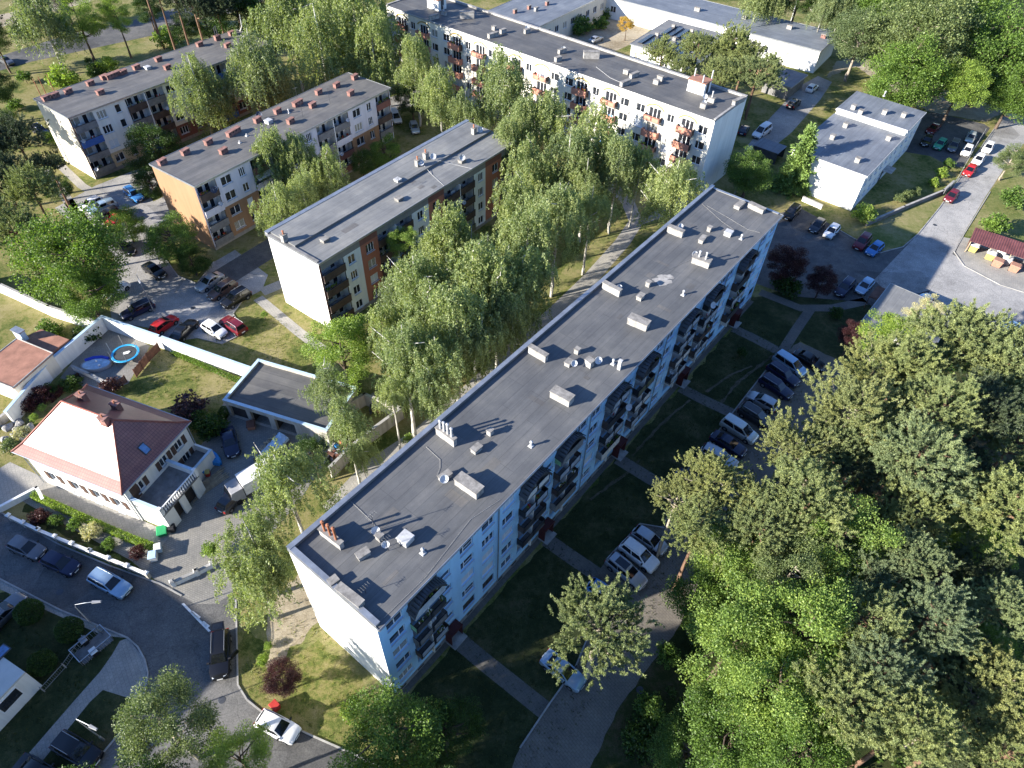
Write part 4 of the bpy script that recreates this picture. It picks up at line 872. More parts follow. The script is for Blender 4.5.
glass('solar_cell', (0.018, 0.022, 0.035), 0.25, 0.5)
wing = bpy.data.objects['solar_roof_wing']
for i in range(7):
    for j in range(2):
        if (i, j) in ((0, 1), (3, 0), (5, 1)): continue
        mb = MB(); x, y = .9+i*1.75, 1.0+j*8.6
        mb.hexa([(x, y, 4.45), (x+1.25, y, 4.45), (x+1.25, y+6.4, 4.45), (x, y+6.4, 4.45), (x, y, 4.5), (x+1.25, y, 4.7), (x+1.25, y+6.4, 4.7), (x, y+6.4, 4.5)], 0)
        p = mb.build('solar_panel', ['solar_cell'], wing)
for q in ((2.5, 8.0), (7, 8.2), (8, 15.6), (3.2, 15.4), (11.8, 9.0)): chimney(wing, (q[0], q[1], 4.3), .8, .7, .8)
flat_box('small_garage', 'small grey flat roofed garage behind the old cars', 'garage', Vector((at(786, 100).x, at(786, 100).y, 0)), R(52), 8.5, 6, 2.9, 'concrete_dark', 'bitumen_blue')
kk = flat_box('kiosk', 'low flat grey roofed pavilion beside the wood at the car park', 'pavilion', Vector((48.8, 73.4, 0))+Vector((math.cos(R(-37)), math.sin(R(-37)), 0))*9, R(51), 11.2, 9, 3.0, 'offwhite_wall', 'bitumen_light', [2, 5, 8.5], [], wz=1.6, wh=1.3)
mb = MB(); mb.box(7.4, 10.8, 9.2, 10.6, 2.1, 2.25, 0); mb.box(7.4, 7.5, 10.45, 10.55, 0, 2.099, 0); mb.box(10.7, 10.8, 10.45, 10.55, 0, 2.099, 0); mb.build('canopy', 'wood_brown', kk)
# house whose shade lies over the street
rr = thing('apartment_block', 'long block beyond the lower left edge that shades the street', 'apartment block', (-62, 9.6, 0), R(150))
hull(rr, 50, 11, 14.9, ['white_wall']*3); mb = MB(); wall_grid(mb, 0, 50, 0, 14.9, [opening(2+3.3*k, 2.45+2.7*j, 1.7, 1.4) for k in range(15) for j in range(5)], .2); mb.build('facade', 'white_wall', rr); roof_slab(rr, 50, 11, 15.1, 'bitumen')
mb = MB(); mb.box(.2, 49.8, .25, .3, .3, 14.5); mb.build('windows', 'pane', rr)
# ------------------------------------------------------------------ villa with the red hipped roof
def villa():
    a_ = R(70.4); E = Vector((-39.5, 38.6, 0)); r = thing('villa', 'white villa under a shiny red hipped tile roof with a terrace', 'house', E, a_)
    U, V, Z, ZR, o = 10.7, 14.8, 6.0, 10.3, .55          # eaves length, depth, eaves and ridge heights, overhang
    # walls (local x along the short side, y along the front towards the left)
    fo = [opening(y, z, 1.5, 1.3) for y in () for z in ()]
    # side facing the yard (y = o), windows with brown shutters
    side = [(2.6, 1.6), (2.3, 4.2), (6.0, 4.2), (8.4, 4.2), (6.4, 1.7), (8.6, 1.7)]
    ops = [opening(x, z, 1.05, 1.25) for x, z in side]
    mb = MB(); wall_grid(mb, o, U-o, 0, Z, ops, .2, y=o)
    mb.build('wall', 'white_wall', r)
    for x, z in side:
        window(r, x, z, 1.05, 1.25, 2, o+.1, gl='pane')
        for sg in (-1, 1):
            s = MB(); s.box(x+sg*.85-.26, x+sg*.85+.26, o-.06, o-.004, z-.64, z+.64); s.build('window_shutter', 'frame_brown', r)
    # front (x = o) towards the street: ground floor windows with shutters, small lights under the eaves
    mb = MB(); front = [(2.6, 2.3), (5.4, 2.3), (8.3, 2.3), (11.6, 2.3)]
    fops = [(V-y-.6, V-y+.6, z-.7, z+.7) for y, z in front]+[(V-y-.4, V-y+.4, 4.7, 5.3) for y in (2.2, 4.6, 7, 9.4, 11.8)]+[(V-y-.45, V-y+.45, .15, .6) for y in (3.2, 6.4, 9.6)]
    wl = MB(); wall_grid(wl, o, V-o, 0, Z, fops, .2, y=0)
    wl.v = [(o+y, V-x, z) for x, y, z in wl.v]; wl.build('wall', 'white_wall', r)
    for y, z in front:
        window(r, y, z, 1.2, 1.4, 2, rz=-math.pi/2, x=o+.1, gl='pane')
        for sg in (-1, 1): s = MB(); s.box(o-.06, o-.004, y+sg*.92-.28, y+sg*.92+.28, z-.7, z+.7); s.build('window_shutter', 'frame_brown', r)
    for y in (2.2, 4.6, 7, 9.4, 11.8): window(r, y, 5.0, .8, .6, 1, rz=-math.pi/2, x=o+.1, gl='pane', frame='frame_brown')
    for y in (3.2, 6.4, 9.6): window(r, y, .375, .9, .45, 1, rz=-math.pi/2, x=o+.1, gl='pane')
    mb = MB(); mb.face([(U-o, o, 0), (U-o, V-o, 0), (U-o, V-o, Z), (U-o, o, Z)]); mb.face([(U-o, V-o, 0), (o, V-o, 0), (o, V-o, Z), (U-o, V-o, Z)]); mb.build('wall', 'white_wall', r)
    # roof: bell-cast hips, tile courses follow each slope
    c = [(0, 0), (U, 0), (U, V), (0, V)]; m = U/2
    ra, rb = (m, 4.0), (m, V-4.0)
    def kick(p, tgt, t, z): return (p[0]+(tgt[0]-p[0])*t, p[1]+(tgt[1]-p[1])*t, z)
    k = .2; zk = Z+.62
    K = [kick(c[0], ra, k, zk), kick(c[1], ra, k, zk), kick(c[2], rb, k, zk), kick(c[3], rb, k, zk)]
    T = [(*ra, ZR), (*ra, ZR), (*rb, ZR), (*rb, ZR)]
    mb = MB()
    def slope(pts):
        P = [Vector(p) for p in pts]; e = (P[1]-P[0]).normalized(); n = e.cross(P[2]-P[0]).normalized(); up = n.cross(e)
        mb.face(P, 0, [((p-P[0]).dot(e), (p-P[0]).dot(up)) for p in P])
    for i in range(4):
        j = (i+1) % 4; slope([(*c[i], Z), (*c[j], Z), K[j], K[i]])
        slope([K[i], K[j], T[j], T[i]] if T[i] != T[j] else [K[i], K[j], T[i]])
    mb.face([(*q, Z-.02) for q in c[::-1]]); roof = mb.build('roof', ['roof_tile'], r)
    mb = MB()
    for i in range(4): mb.tube([(*c[i], Z+.03), (K[i][0], K[i][1], K[i][2]+.03), (T[i][0], T[i][1], T[i][2]+.04)], .11, 8)
    mb.tube([(*ra, ZR+.04), (*rb, ZR+.04)], .12, 8); mb.build('ridge_tile', 'ridge_tile', roof)
    mb = MB()
    for (p, q) in zip(c, c[1:]+c[:1]): mb.tube([(*p, Z-.04), (*q, Z-.04)], .08, 8)
    for p in ((.4, .5), (.4, V-.5), (U-.4, .5)): mb.tube([(*p, Z-.05), (*p, .1)], .06, 8)
    mb.build('gutter', 'tin', r)
    def roofz(x, y):
        e = lambda d, run: Z+.62*min(d/(.2*run), 1)+max(0, (ZR-zk)*(d-.2*run)/(.8*run))
        return min(e(x, m), e(U-x, m), e(y, 4.0), e(V-y, 4.0))
    for q, up_ in (((82, 397), .9), ((116, 406), .8), ((104, 420), .8)):
        z = 9.5
        for _ in range(8): p = local(r, at(*q, z)); z = roofz(p.x, p.y)+up_*.6
        p.z = roofz(p.x, p.y)-.5; chimney(r, p, .62, .9, up_+.7, 'chimney_brick', 'chimney_brick', over=.07)
        pb = MB(); pb.tube([p+Vector((0, 0, up_+.65)), p+Vector((0, 0, up_+1.05))], .1, 8); pb.build('chimney_pot', 'pot_clay', r)
    # skylight on the dark slope
    P = local(r, at(142, 445, 7.7)); n = Vector((0, -(ZR-zk), (4.0-c[0][1])*.8)).normalized()
    up = Vector((0, n.z, -n.y)); mb = MB(); q = [P+Vector((sx*.42, 0, 0))+up*sy*.6 for sx, sy in ((-1, -1), (1, -1), (1, 1), (-1, 1))]
    base = zk+(ZR-zk)*((P.y-.8)/3.2)
    for v in q: v.z = zk+(ZR-zk)*((v.y-.8)/3.2)
    mb.hexa([v-n*.05 for v in q]+[v+n*.1 for v in q], 1); qq = [P+Vector((sx*.34, 0, 0))+up*sy*.5 for sx, sy in ((-1, -1), (1, -1), (1, 1), (-1, 1))]
    for v in qq: v.z = zk+(ZR-zk)*((v.y-.8)/3.2)
    mb.hexa([v+n*.1 for v in qq]+[v+n*.12 for v in qq], 0); mb.build('skylight', ['sky_glass', 'tin_dark'], r)
    # terrace on the yard side over a store, with balustrade
    zt = 3.0; x0, x1, y0, y1 = .7, 6.4, -3.3, o-.004
    mb = MB(); mb.box(x0, x1, y0, y1, zt-.25, zt, 0); t = mb.build('terrace', 'concrete_dark', r)
    mb = MB(); mb.box(x0, x0+.25, y0, y1, 0, zt+.95, 0); mb.box(x1-.22, x1, y0+.26, y1, 0, zt+.95, 0); mb.box(x0+.252, x0+1.5, y0, y0+.25, 0, zt-.252, 0); mb.box(x1-1.2, x1, y0, y0+.25, 0, zt-.252, 0); mb.box(x0+2.4, x0+3.2, y0, y0+.25, 0, zt-.252, 0)
    mb.box(x0-.06, x0+.31, y0-.06, y1, zt+.95, zt+1.05, 1); mb.box(x1-.28, x1+.06, y0+.2, y1, zt+.95, zt+1.05, 1); mb.box(x0+.26, x1-.23, y0+.6, y0+.75, 0, zt-.26, 2); mb.build('terrace_wall', ['white_wall', 'coping_blue', 'dark_inside'], r)
    mb = MB(); mb.box(x0+.3, x1-.3, y0+.03, y0+.16, zt+.92, zt+1.02)
    n = 17
    for i in range(n): x = x0+.4+(x1-x0-.8)*i/(n-1); mb.lathe((x, y0+.095, zt), [(.05, 0), (.05, .1), (.1, .3), (.045, .6), (.06, .92)], 8)
    mb.box(x0-.06, x0+.3, y0-.06, y0+.3, zt, zt+1.25); mb.box(x1-.3, x1+.06, y0-.06, y0+.3, zt, zt+1.25); mb.build('balustrade', 'frame_white', r)
    mb = MB(); mb.box(x1+.1, 10.2, y0+1.4, y0+1.62, 0, 2.3, 0); mb.box(x1+.1, 10.2, y0+1.35, y0+1.67, 2.3, 2.4, 1); mb.box(10.0, 10.25, y0+1.625, o-.01, 0, 2.3, 0); mb.box(x1+.02, 10.0, y0+1.63, o-.01, 1.2, 1.35, 2); mb.build('side_stair', ['white_wall', 'coping_blue', 'concrete_dark'], r)
    for x, z in ((1.6, 3.0), ): d = MB(); d.box(x-.5, x+.5, o-.03, o-.003, zt+.05, zt+2.1); d.build('terrace_door', 'frame_brown', r)
glass('sky_glass', (0.10, 0.22, 0.45), 0.05, 0.9)
random.seed(41); villa()

# ------------------------------------------------------------------ garage, walls and yards round the villa
def garage():
    a_ = R(70.4); org = at(300, 423, 3.0); org.z = 0
    a_ = math.atan2(*(at(223.6, 399.7, 3)-at(300, 423, 3)).yx); W = (at(223.6, 399.7, 3)-at(300, 423, 3)).length; D = 7.4
    # local x from the right corner to the left corner; the yard side is y = 0 seen from -y ... build mirrored
    org = at(223.6, 399.7, 3); org.z = 0; r = thing('garage', 'flat roofed triple garage with blue grey coping beside the villa yard', 'garage', org, a_-math.pi)
    doors = [(1.6, 2.4), (4.7, 2.6), (8.2, 2.8)]; ops = [(c-w_/2, c+w_/2, .02, 2.2) for c, w_ in doors]
    mb = MB(); W2 = W+3.5; wall_grid(mb, 0, W2, 0, 2.7, ops, .35); mb.build('facade', 'old_wall', r)
    for i, (c, w_) in enumerate(doors):
        b = MB()
        if i == 0: b.box(c-w_/2, c+w_/2, .36, .42, .02, 2.2, 0); b.build('garage_door', 'dark_inside', r)
        else:
            b.face([(c-w_/2, 3, .03), (c+w_/2, 3, .03), (c+w_/2, 3, 2.2), (c-w_/2, 3, 2.2)]); b.face([(c-w_/2, .35, .03), (c-w_/2, 3, .03), (c-w_/2, 3, 2.2), (c-w_/2, .35, 2.2)]); b.face([(c+w_/2, .35, .03), (c+w_/2, 3, .03), (c+w_/2, 3, 2.2), (c+w_/2, .35, 2.2)]); b.build('garage_bay', 'dark_inside', r)
    hull(r, W2, D, 2.7, ['old_wall', 'old_wall', 'old_wall'])
    mb = MB(); mb.box(0.02, W2-.02, .02, D-.02, 2.55, 2.7); mb.build('roof', 'bitumen_worn', r)
    for b in ((-.08, W2+.08, -.1, .24), (-.08, .24, .25, D+.08), (W2-.24, W2+.08, .25, D+.08), (.25, W2-.25, D-.24, D+.08)):
        m2 = MB(); m2.box(*b, 2.65, 3.02, 0); m2.box(b[0]-.03, b[1]+.03, b[2]-.03, b[3]+.03, 3.02, 3.07, 1); m2.build('parapet', ['old_wall', 'coping_blue'], r)
garage()
def wall_run(name, label, cat, pts, h, th, mat, cop, posts=0, group=None, z0=0.0):
    P = [Vector((p.x, p.y, 0)) for p in pts]; r = thing(name, label, cat, P[0], 0, group)
    mb, cb = MB(), MB()
    for a, b in zip(P, P[1:]):
        d = b-a; an = math.atan2(d.y, d.x); c = (a+b)/2-P[0]
        mb.obox(c, d.length+th, th, z0, h, an); cb.obox(c, d.length+th+.1, th+.12, h+.002, h+.09, an)
    mb.build('panel', mat, r); cb.build('coping', cop, r)
    if posts:
        for a, b in zip(P, P[1:]):
            n = max(1, round((b-a).length/posts))
            for i in range(n+1):
                q = a+(b-a)*i/n-P[0]; m2 = MB(); m2.obox(q, th+.14, th+.14, 0, h+.3, math.atan2((b-a).y, (b-a).x)); m2.obox(q, th+.3, th+.3, h+.3, h+.42, math.atan2((b-a).y, (b-a).x), 1, .5)
                m2.build('post', [mat, cop], r)
    return r
wall_run('garden_wall', 'tall white garden wall beside the lower car park, fully sunlit', 'wall', [at(101.5, 316.5, 2.3), at(160, 336.5, 2.3), at(262, 372, 2.3)], 2.3, .25, 'white_wall', 'coping_blue')
wall_run('garden_wall', 'shaded white garden wall with blue coping behind the trampoline', 'wall', [at(100, 318, 2.3), at(50, 360, 2.3), at(6, 411, 2.3)], 2.3, .3, 'white_wall', 'coping_blue')
wall_run('garden_wall', 'old white wall with brown posts under the big maple', 'wall', [at(-30, 272, 2), at(0, 284, 2), at(48, 306, 2), at(98, 322, 2)], 2.0, .22, 'white_wall', 'concrete')
for q in ((18, 292), (33, 299), (47, 306), (2, 285)):
    pass
wall_run('yard_wall', 'rough concrete wall round the scrap yard beside the birch path', 'wall', [at(352, 401, 2), at(364, 394, 2), at(401, 408, 2), at(371, 430, 2), at(350, 447, 2), at(330, 467, 2)], 2.0, .25, 'old_wall', 'concrete')
wall_run('front_fence', 'low white fence with capped pillars along the villa street front', 'fence', [at(8, 515, 1.0), at(37.5, 529, 1.0), at(89, 550, 1.0), at(146, 573, 1.0)], .75, .2, 'old_wall', 'white_wall', 2.6)
wall_run('front_fence', 'short low white wall at the yard gateway next to the birch', 'fence', [at(172, 582, .8), at(196, 571, .8), at(212, 563, .8)], .7, .2, 'white_wall', 'concrete', 5)
wall_run('garden_wall', 'low white balustrade wall beside the path left of the villa', 'wall', [at(-8, 510, .9), at(36, 487, .9), at(42, 498, .9)], .8, .2, 'white_wall', 'frame_white')
wall_run('garden_wall', 'stone retaining wall of the rock garden at the left edge', 'wall', [at(-10, 425, 1), at(8, 412, 1), at(38, 384, 1)], 1.1, .3, 'old_wall', 'concrete')
wall_run('fence_wall', 'low concrete wall under the fence of the two level office', 'wall', [at(868, 222, .8), at(905, 206, .8), at(944, 190, .8), at(954, 181, .8)], .75, .25, 'concrete_dark', 'concrete')
wall_run('fence_wall', 'white stub wall beside the bright young maple at the car park', 'wall', [at(804, 197, .8), at(822, 205, .8)], .8, .25, 'white_wall', 'concrete')
wall_run('garden_wall', 'low pale wall between terrace garden and lawn left of the trampoline', 'wall', [at(72, 366, .8), at(90, 374, .8), at(109, 384, .8)], .8, .18, 'offwhite_wall', 'concrete')
def mesh_fence(name, label, pts, h, mat, step=2.5, rails=2, bars=0.14, pmat=None):
    P = [Vector((p.x, p.y, 0)) for p in pts]; r = thing(name, label, 'fence', P[0]); 
    for a, b in zip(P, P[1:]):
        d = b-a; n = max(1, round(d.length/step)); an = math.atan2(d.y, d.x); mb = MB()
        for k in range(rails): z = .15+(h-.25)*k/(rails-1); mb.tube([a-P[0]+Vector((0, 0, z)), b-P[0]+Vector((0, 0, z))], .022, 5)
        nb = int(d.length/bars)
        for i in range(nb): q = a+d*(i+.5)/nb-P[0]; mb.tube([q+Vector((0, 0, .12)), q+Vector((0, 0, h-.06))], .009, 3, cap=False)
        mb.build('fence_panel', mat, r)
        for i in range(n+1): q = a+d*i/n-P[0]; m2 = MB(); m2.obox(q, .09, .09, 0, h+.08, an); m2.build('post', pmat or mat, r)
    return r
mesh_fence('metal_fence', 'thin metal fence between the road and the office yard', [at(946, 189, 1.3), at(958, 178, 1.3), at(978, 142, 1.3), at(986, 129, 1.3)], 1.35, 'tin', 2.4, 2, .16)
mesh_fence('garden_fence', 'grey picket fence in front of the shaded pale house', [at(40, 688, .9), at(62, 664, .9), at(82, 636, .9)], .95, 'concrete', 2.2, 2, .18)
def board_fence(label, pts, h, mat, name='board_fence'):
    P = [Vector((p.x, p.y, 0)) for p in pts]; r = thing(name, label, 'fence', P[0])
    for a, b in zip(P, P[1:]):
        d = b-a; an = math.atan2(d.y, d.x); n = max(1, round(d.length/1.8)); mb = MB()
        nb = int(d.length/.16)
        for i in range(nb): q = a+d*(i+.5)/nb-P[0]; mb.obox(q, .14, .03+.006*(i % 2), .08, h-.04*(i % 3), an)
        mb.build('board_panel', mat, r)
        for i in range(n+1): m2 = MB(); m2.obox(a+d*i/n-P[0], .1, .1, 0, h+.06, an); m2.build('post', mat, r)
board_fence('dark brown board fence on the trampoline side facing the big lawn', [at(157, 343, 1.4), at(146, 354, 1.4), at(133, 370, 1.4)], 1.5, 'wood_brown')
board_fence('reddish board fence between the paddling pool and the dark hedge', [at(124, 376, 1.2), at(112, 384, 1.2), at(98, 392, 1.2)], 1.3, 'wood_brown')
# red roofed low house at the left edge
def low_house():
    c = [at(*q, 3.2) for q in ((51.5, 353.6), (13, 387), (-25, 372), (17, 339.5))]; o = Vector((c[1].x, c[1].y, 0)); r = thing('low_house', 'low house with flat reddish roofs behind the white garden wall', 'house', o)
    mb = MB(); q = [v-o for v in c]; mb.hexa([(v.x, v.y, 0) for v in q][::-1]+[(v.x, v.y, 3.0) for v in q][::-1]); mb.build('wall', 'cream_wall', r)
    mb = MB(); m = sum(q, Vector())/4; e = [m+(v-m)*1.04 for v in q][::-1]; mb.hexa([(v.x, v.y, 3.003) for v in e]+[(v.x, v.y, 3.25) for v in e]); rf = mb.build('roof', 'clay_roof', r)
    mb = MB(); 
    for a, b in zip(e, e[1:]+e[:1]): mb.tube([(a.x, a.y, 3.24), (b.x, b.y, 3.24)], .09, 6)
    mb.build('roof_edge', 'concrete', rf)
    c2 = [at(*z, 2.6) for z in ((51, 353), (18, 340), (41, 329), (69, 339.5))]; mb = MB(); e2 = [v-o for v in c2][::-1]
    mb.hexa([(v.x, v.y, 0) for v in e2]+[(v.x, v.y, 2.6) for v in e2]); mb.build('extension', 'clay_roof', r)
    p = at(20, 334, 3.4)-o; mb = MB(); mb.obox(p, 1.5, .7, 2.6, 4.0, R(-25), 0); mb.obox(p, 1.7, .9, 4.0, 4.15, R(-25), 1); mb.build('chimney', ['coping_blue', 'tin'], r)
low_house()
def corner_house():
    gb = at(41.5, 687); d_ = (25-512)/F_PX*CR-(672-384)/F_PX*CU+CF; Hh = CAM_H+d_[2]*Vector((gb.x, gb.y)).length/Vector((d_[0], d_[1])).length
    c = [at(*q, Hh) for q in ((25, 672), (-30, 729), (-90, 680), (-20, 641))]; o = Vector((c[0].x, c[0].y, 0)); r = thing('corner_house', 'pale house with a grey flat roof in the shade at the lower left edge', 'house', o)
    q = [v-o for v in c]; mb = MB(); mb.hexa([(v.x, v.y, 0) for v in q][::-1]+[(v.x, v.y, Hh-.2) for v in q][::-1]); mb.build('wall', 'white_wall', r)
    mb = MB(); mb.hexa([(v.x*1.01, v.y*1.01, Hh-.197) for v in q][::-1]+[(v.x*1.01, v.y*1.01, Hh) for v in q][::-1]); rf = mb.build('roof', 'pale_roof', r)
    a, b = q[0], q[1]; d = (b-a); an = math.atan2(d.y, d.x)
    P_ = lambda t: a+d*t
    w1 = P_(.42); fr = MB(); n_ = Vector((d.y, -d.x, 0)).normalized()
    if n_.x < 0: n_ = -n_
    fr.obox(w1+n_*.02, 2.0, .08, Hh*.42, Hh*.42+1.5, an, 0); fr.obox(w1+n_*.05, 1.8, .06, Hh*.42+.1, Hh*.42+1.4, an, 1); fr.build('window', ['frame_white', 'pane'], r)
    s = MB(); p = at(0, 654, Hh)-o; s.obox(p, 1.6, 1.0, Hh, Hh+.12, an, 0); s.obox(p, 1.4, .8, Hh+.12, Hh+.14, an, 1); s.build('skylight', ['tin_dark', 'sky_glass'], rf)
render_wall('pale_roof', (0.55, 0.53, 0.49), 0.08)
corner_house()
# trampoline, pool and garden things
def trampoline():
    p = at(125, 353, .9); p.z = 0; r = thing('trampoline', 'round trampoline with blue rim and net poles in the walled garden', 'trampoline', p); rad = 1.75
    mb = MB(); mb.lathe((0, 0, .85), [(.001, 0), (rad-.25, -.01), (rad-.25, -.04), (.001, -.03)], 28); mb.build('jumping_mat', 'trampoline_net', r)
    mb = MB(); mb.lathe((0, 0, .85), [(rad-.3, .0), (rad-.25, .05), (rad, .05), (rad+.05, 0), (rad, -.06), (rad-.25, -.03)], 28); mb.build('rim', 'pool_blue', r)
    for k in range(6):
        t = k*math.pi/3; x, y = math.cos(t)*(rad+.05), math.sin(t)*(rad+.05); m2 = MB(); m2.tube([(x, y, 0), (x, y, 1.0), (x*1.03, y*1.03, 2.6)], .03, 6); m2.build('net_pole', 'tin', r)
    mb = MB(); mb.obox((.1, .1), .7, .5, .862, .868, .5); mb.obox((.4, .2), .4, .3, .87, .93, 1.2); mb.build('emblem', 'plastic_white', r)
trampoline()
def paddling_pool():
    p = at(96, 364, .4); p.z = 0; r = thing('paddling_pool', 'oval grey paddling pool with a deep blue edge cushion', 'pool', p, R(10))
    mb = MB(); b = []
    n = 24; pr = [(1.0, 0), (1.02, .45), (.94, .5), (.9, .42), (.001, .40)]
    for s_, h in pr:
        for k in range(n): t = 2*math.pi*k/n; mb.v.append((math.cos(t)*1.9*s_, math.sin(t)*1.15*s_, h))
    for i in range(4):
        for k in range(n): mb.f.append((i*n+k, i*n+(k+1) % n, (i+1)*n+(k+1) % n, (i+1)*n+k)); mb.mi.append(0 if i < 3 else 1)
    mb.build('basin', ['plastic_grey', 'tarp_blue'], r, smooth=True)
    mb = MB(); mb.tube([(-1.5, .75, .55), (-.5, 1.1, .6), (.5, 1.1, .6), (1.5, .75, .55)], .2, 10); mb.build('cushion', 'cloth_blue', r)
paddling_pool()
for i, (q, lb) in enumerate((((96, 361), 'white ball nearest the wall in the paddling pool'), ((99, 365), 'white ball nearest the trampoline in the paddling pool'))):
    p = at(*q, .6); mb = MB(); mb.lathe((0, 0, 0), [(.001, -.16), (.09, -.13), (.15, -.05), (.16, 0), (.15, .05), (.09, .13), (.001, .16)], 14); tag(mb.build('ball', 'plastic_white', None, (p.x, p.y, .58), smooth=True), lb, 'ball', 'white balls in the paddling pool')
def box_truck():
    a, b = at(235, 490, 1.5), at(285, 462, 1.5); d = b-a; an = math.atan2(d.y, d.x); p = (a+b)/2; p.z = 0; r = thing('box_truck', 'white box truck half under the birches in the villa yard', 'truck', p, an)
    mb = MB(); mb.box(-2.3, 2.2, -1.0, 1.0, .9, 2.7); mb.build('cargo_box', 'tarp_white', r)
    mb = MB(); mb.hexa([(-4.1, -1.0, .5), (-2.4, -1.0, .5), (-2.4, 1.0, .5), (-4.1, 1.0, .5), (-3.7, -.9, 2.2), (-2.4, -.95, 2.3), (-2.4, .95, 2.3), (-3.7, .9, 2.2)]); mb.build('cab', 'plastic_grey', r)
    mb = MB(); mb.hexa([(-4.02, -.85, 1.35), (-3.8, -.85, 1.3), (-3.8, .85, 1.3), (-4.02, .85, 1.35), (-3.8, -.8, 2.05), (-3.68, -.8, 2.0), (-3.68, .8, 2.0), (-3.8, .8, 2.05)]); mb.build('windscreen', 'car_glass', r)
    mb = MB(); mb.box(-2.4, 3.2, -.5, .5, .55, .898); mb.build('chassis', 'tin_dark', r)
    for x in (-3.2, 1.8):
        for y in (-.95, .95): m2 = MB(); m2.lathe((x, y, .42), [(.001, -.13), (.25, -.13), (.4, -.1), (.42, 0), (.4, .1), (.25, .13), (.001, .13)], 16, 0, (0, 1, 0)); m2.build('wheel', 'tyre', r)
    for y in (-.75, .75): m2 = MB(); m2.box(-4.12, -4.06, y-.15, y+.15, .7, .9); m2.build('tail_light', 'tail_red', r)
box_truck()
def trailer():
    a, b = at(259, 462, .8), at(283, 436, .8); d = b-a; an = math.atan2(d.y, d.x); p = (a+b)/2; p.z = 0; r = thing('trailer', 'flat trailer loaded with firewood under a pale blue tarpaulin', 'trailer', p, an); L = d.length
    mb = MB(); mb.box(-L/2, L/2, -.85, .85, .5, .75); mb.build('load_bed', 'tin_dark', r)
    mb = MB(); n = 7; random.seed(5); zz = [[.95+random.uniform(-.12, .2)+(.25 if 0 < j < 3 else 0) for j in range(4)] for i in range(n+1)]
    for i in range(n):
        for j in range(3): x0, x1 = -L/2+L*i/n, -L/2+L*(i+1)/n; y = [-.88, -.4, .4, .6]; mb.face([(x0, y[j], zz[i][j]), (x1, y[j], zz[i+1][j]), (x1, y[j+1], zz[i+1][j+1]), (x0, y[j+1], zz[i][j+1])])
    for i in range(n): x0, x1 = -L/2+L*i/n, -L/2+L*(i+1)/n; mb.face([(x0, -.9, .6), (x1, -.9, .6), (x1, -.88, zz[i+1][0]), (x0, -.88, zz[i][0])])
    mb.build('tarpaulin', 'tarp_blue', r)
    mb = MB()
    for i in range(40): x = random.uniform(-L/2+.2, L/2-.2); mb.obox((x, random.uniform(.5, .95)), random.uniform(.4, .7), .12, .76+random.uniform(0, .25), .9+random.uniform(0, .3), random.uniform(0, 3))
    mb.build('firewood', 'wood_pale', r)
    for y in (-.95, .95): m2 = MB(); m2.lathe((0, y, .32), [(.001, -.09), (.2, -.09), (.3, -.07), (.32, 0), (.3, .07), (.2, .09), (.001, .09)], 14, 0, (0, 1, 0)); m2.build('wheel', 'tyre', r)
trailer()
def bin_(q, label, mat, lid=None, h=1.1, w_=.6, z=0, rz=0.3, group=None, name='waste_bin', d_=None):
    p = at(*q, h*.6); r = thing(name, label, 'bin', (p.x, p.y, 0), rz, group); d_ = d_ or w_*1.15
    mb = MB(); mb.obox((0, 0), w_*.8, d_*.8, .1, h*.9, 0, 0, 1.2); mb.build('body', mat, r)
    mb = MB(); mb.hexa([(-w_*.52, -d_*.55, h*.9), (w_*.52, -d_*.55, h*.9), (w_*.52, d_*.52, h*.9), (-w_*.52, d_*.52, h*.9), (-w_*.45, -d_*.45, h*.97), (w_*.45, -d_*.45, h*.97), (w_*.45, d_*.45, h), (-w_*.45, d_*.45, h)]); mb.build('lid', lid or mat, r)
    for x in (-w_*.35, w_*.35): m2 = MB(); m2.lathe((x, d_*.4, .1), [(.001, -.04), (.1, -.04), (.1, .04), (.001, .04)], 10, 0, (1, 0, 0)); m2.build('wheel', 'rubber', r)
    return r
bin_((979-5, 247), 'yellow recycling container under the left end of the bin shelter', 'plastic_yellow', 'plastic_white', 1.4, 1.2, rz=R(53))
bin_((991, 255), 'yellow recycling container second from the left under the shelter', 'plastic_yellow', 'plastic_white', 1.4, 1.2, rz=R(53))
bin_((998, 262), 'orange container pulled out in front of the bin shelter', 'plastic_orange', None, 1.3, 1.3, rz=R(53))
bin_((1007, 260), 'pale grey container in front of the bin shelter', 'plastic_grey', 'plastic_white', 1.3, 1.2, rz=R(53))
bin_((1015, 267), 'orange container nearest the right edge of the photo', 'plastic_orange', None, 1.3, 1.3, rz=R(53))
bin_((1001, 252), 'white container at the back of the bin shelter', 'plastic_white', None, 1.3, 1.2, rz=R(53))
bin_((275, 706), 'red waste bin at the kerb behind the white car', 'plastic_red', None, 1.0, .7, rz=.9)
bin_((162, 531), 'green garden tub at the villa terrace corner', 'plastic_green', None, .8, 1.0, rz=.4)
bin_((158, 548), 'pale blue bin by the villa gateway', 'tarp_blue', 'plastic_white', 1.0, .7, rz=.4); bin_((153, 556), 'white bin by the villa gateway', 'plastic_white', 'tarp_blue', 1.1, .8, rz=.3)
bin_((172, 528), 'black bin behind the green tub', 'rubber', None, 1.0, .6, rz=.2); bin_((202, 472), 'blue bin under the villa side stair', 'plastic_blue', None, 1.0, .6)
bin_((207.5, 473), 'red bin with yellow lid beside the blue bin', 'plastic_red', 'plastic_yellow', .8, .55)
bin_((251, 425), 'small dark red wooden bin in front of the triple garage', 'clay_roof', 'wood_brown', .9, 1.0)
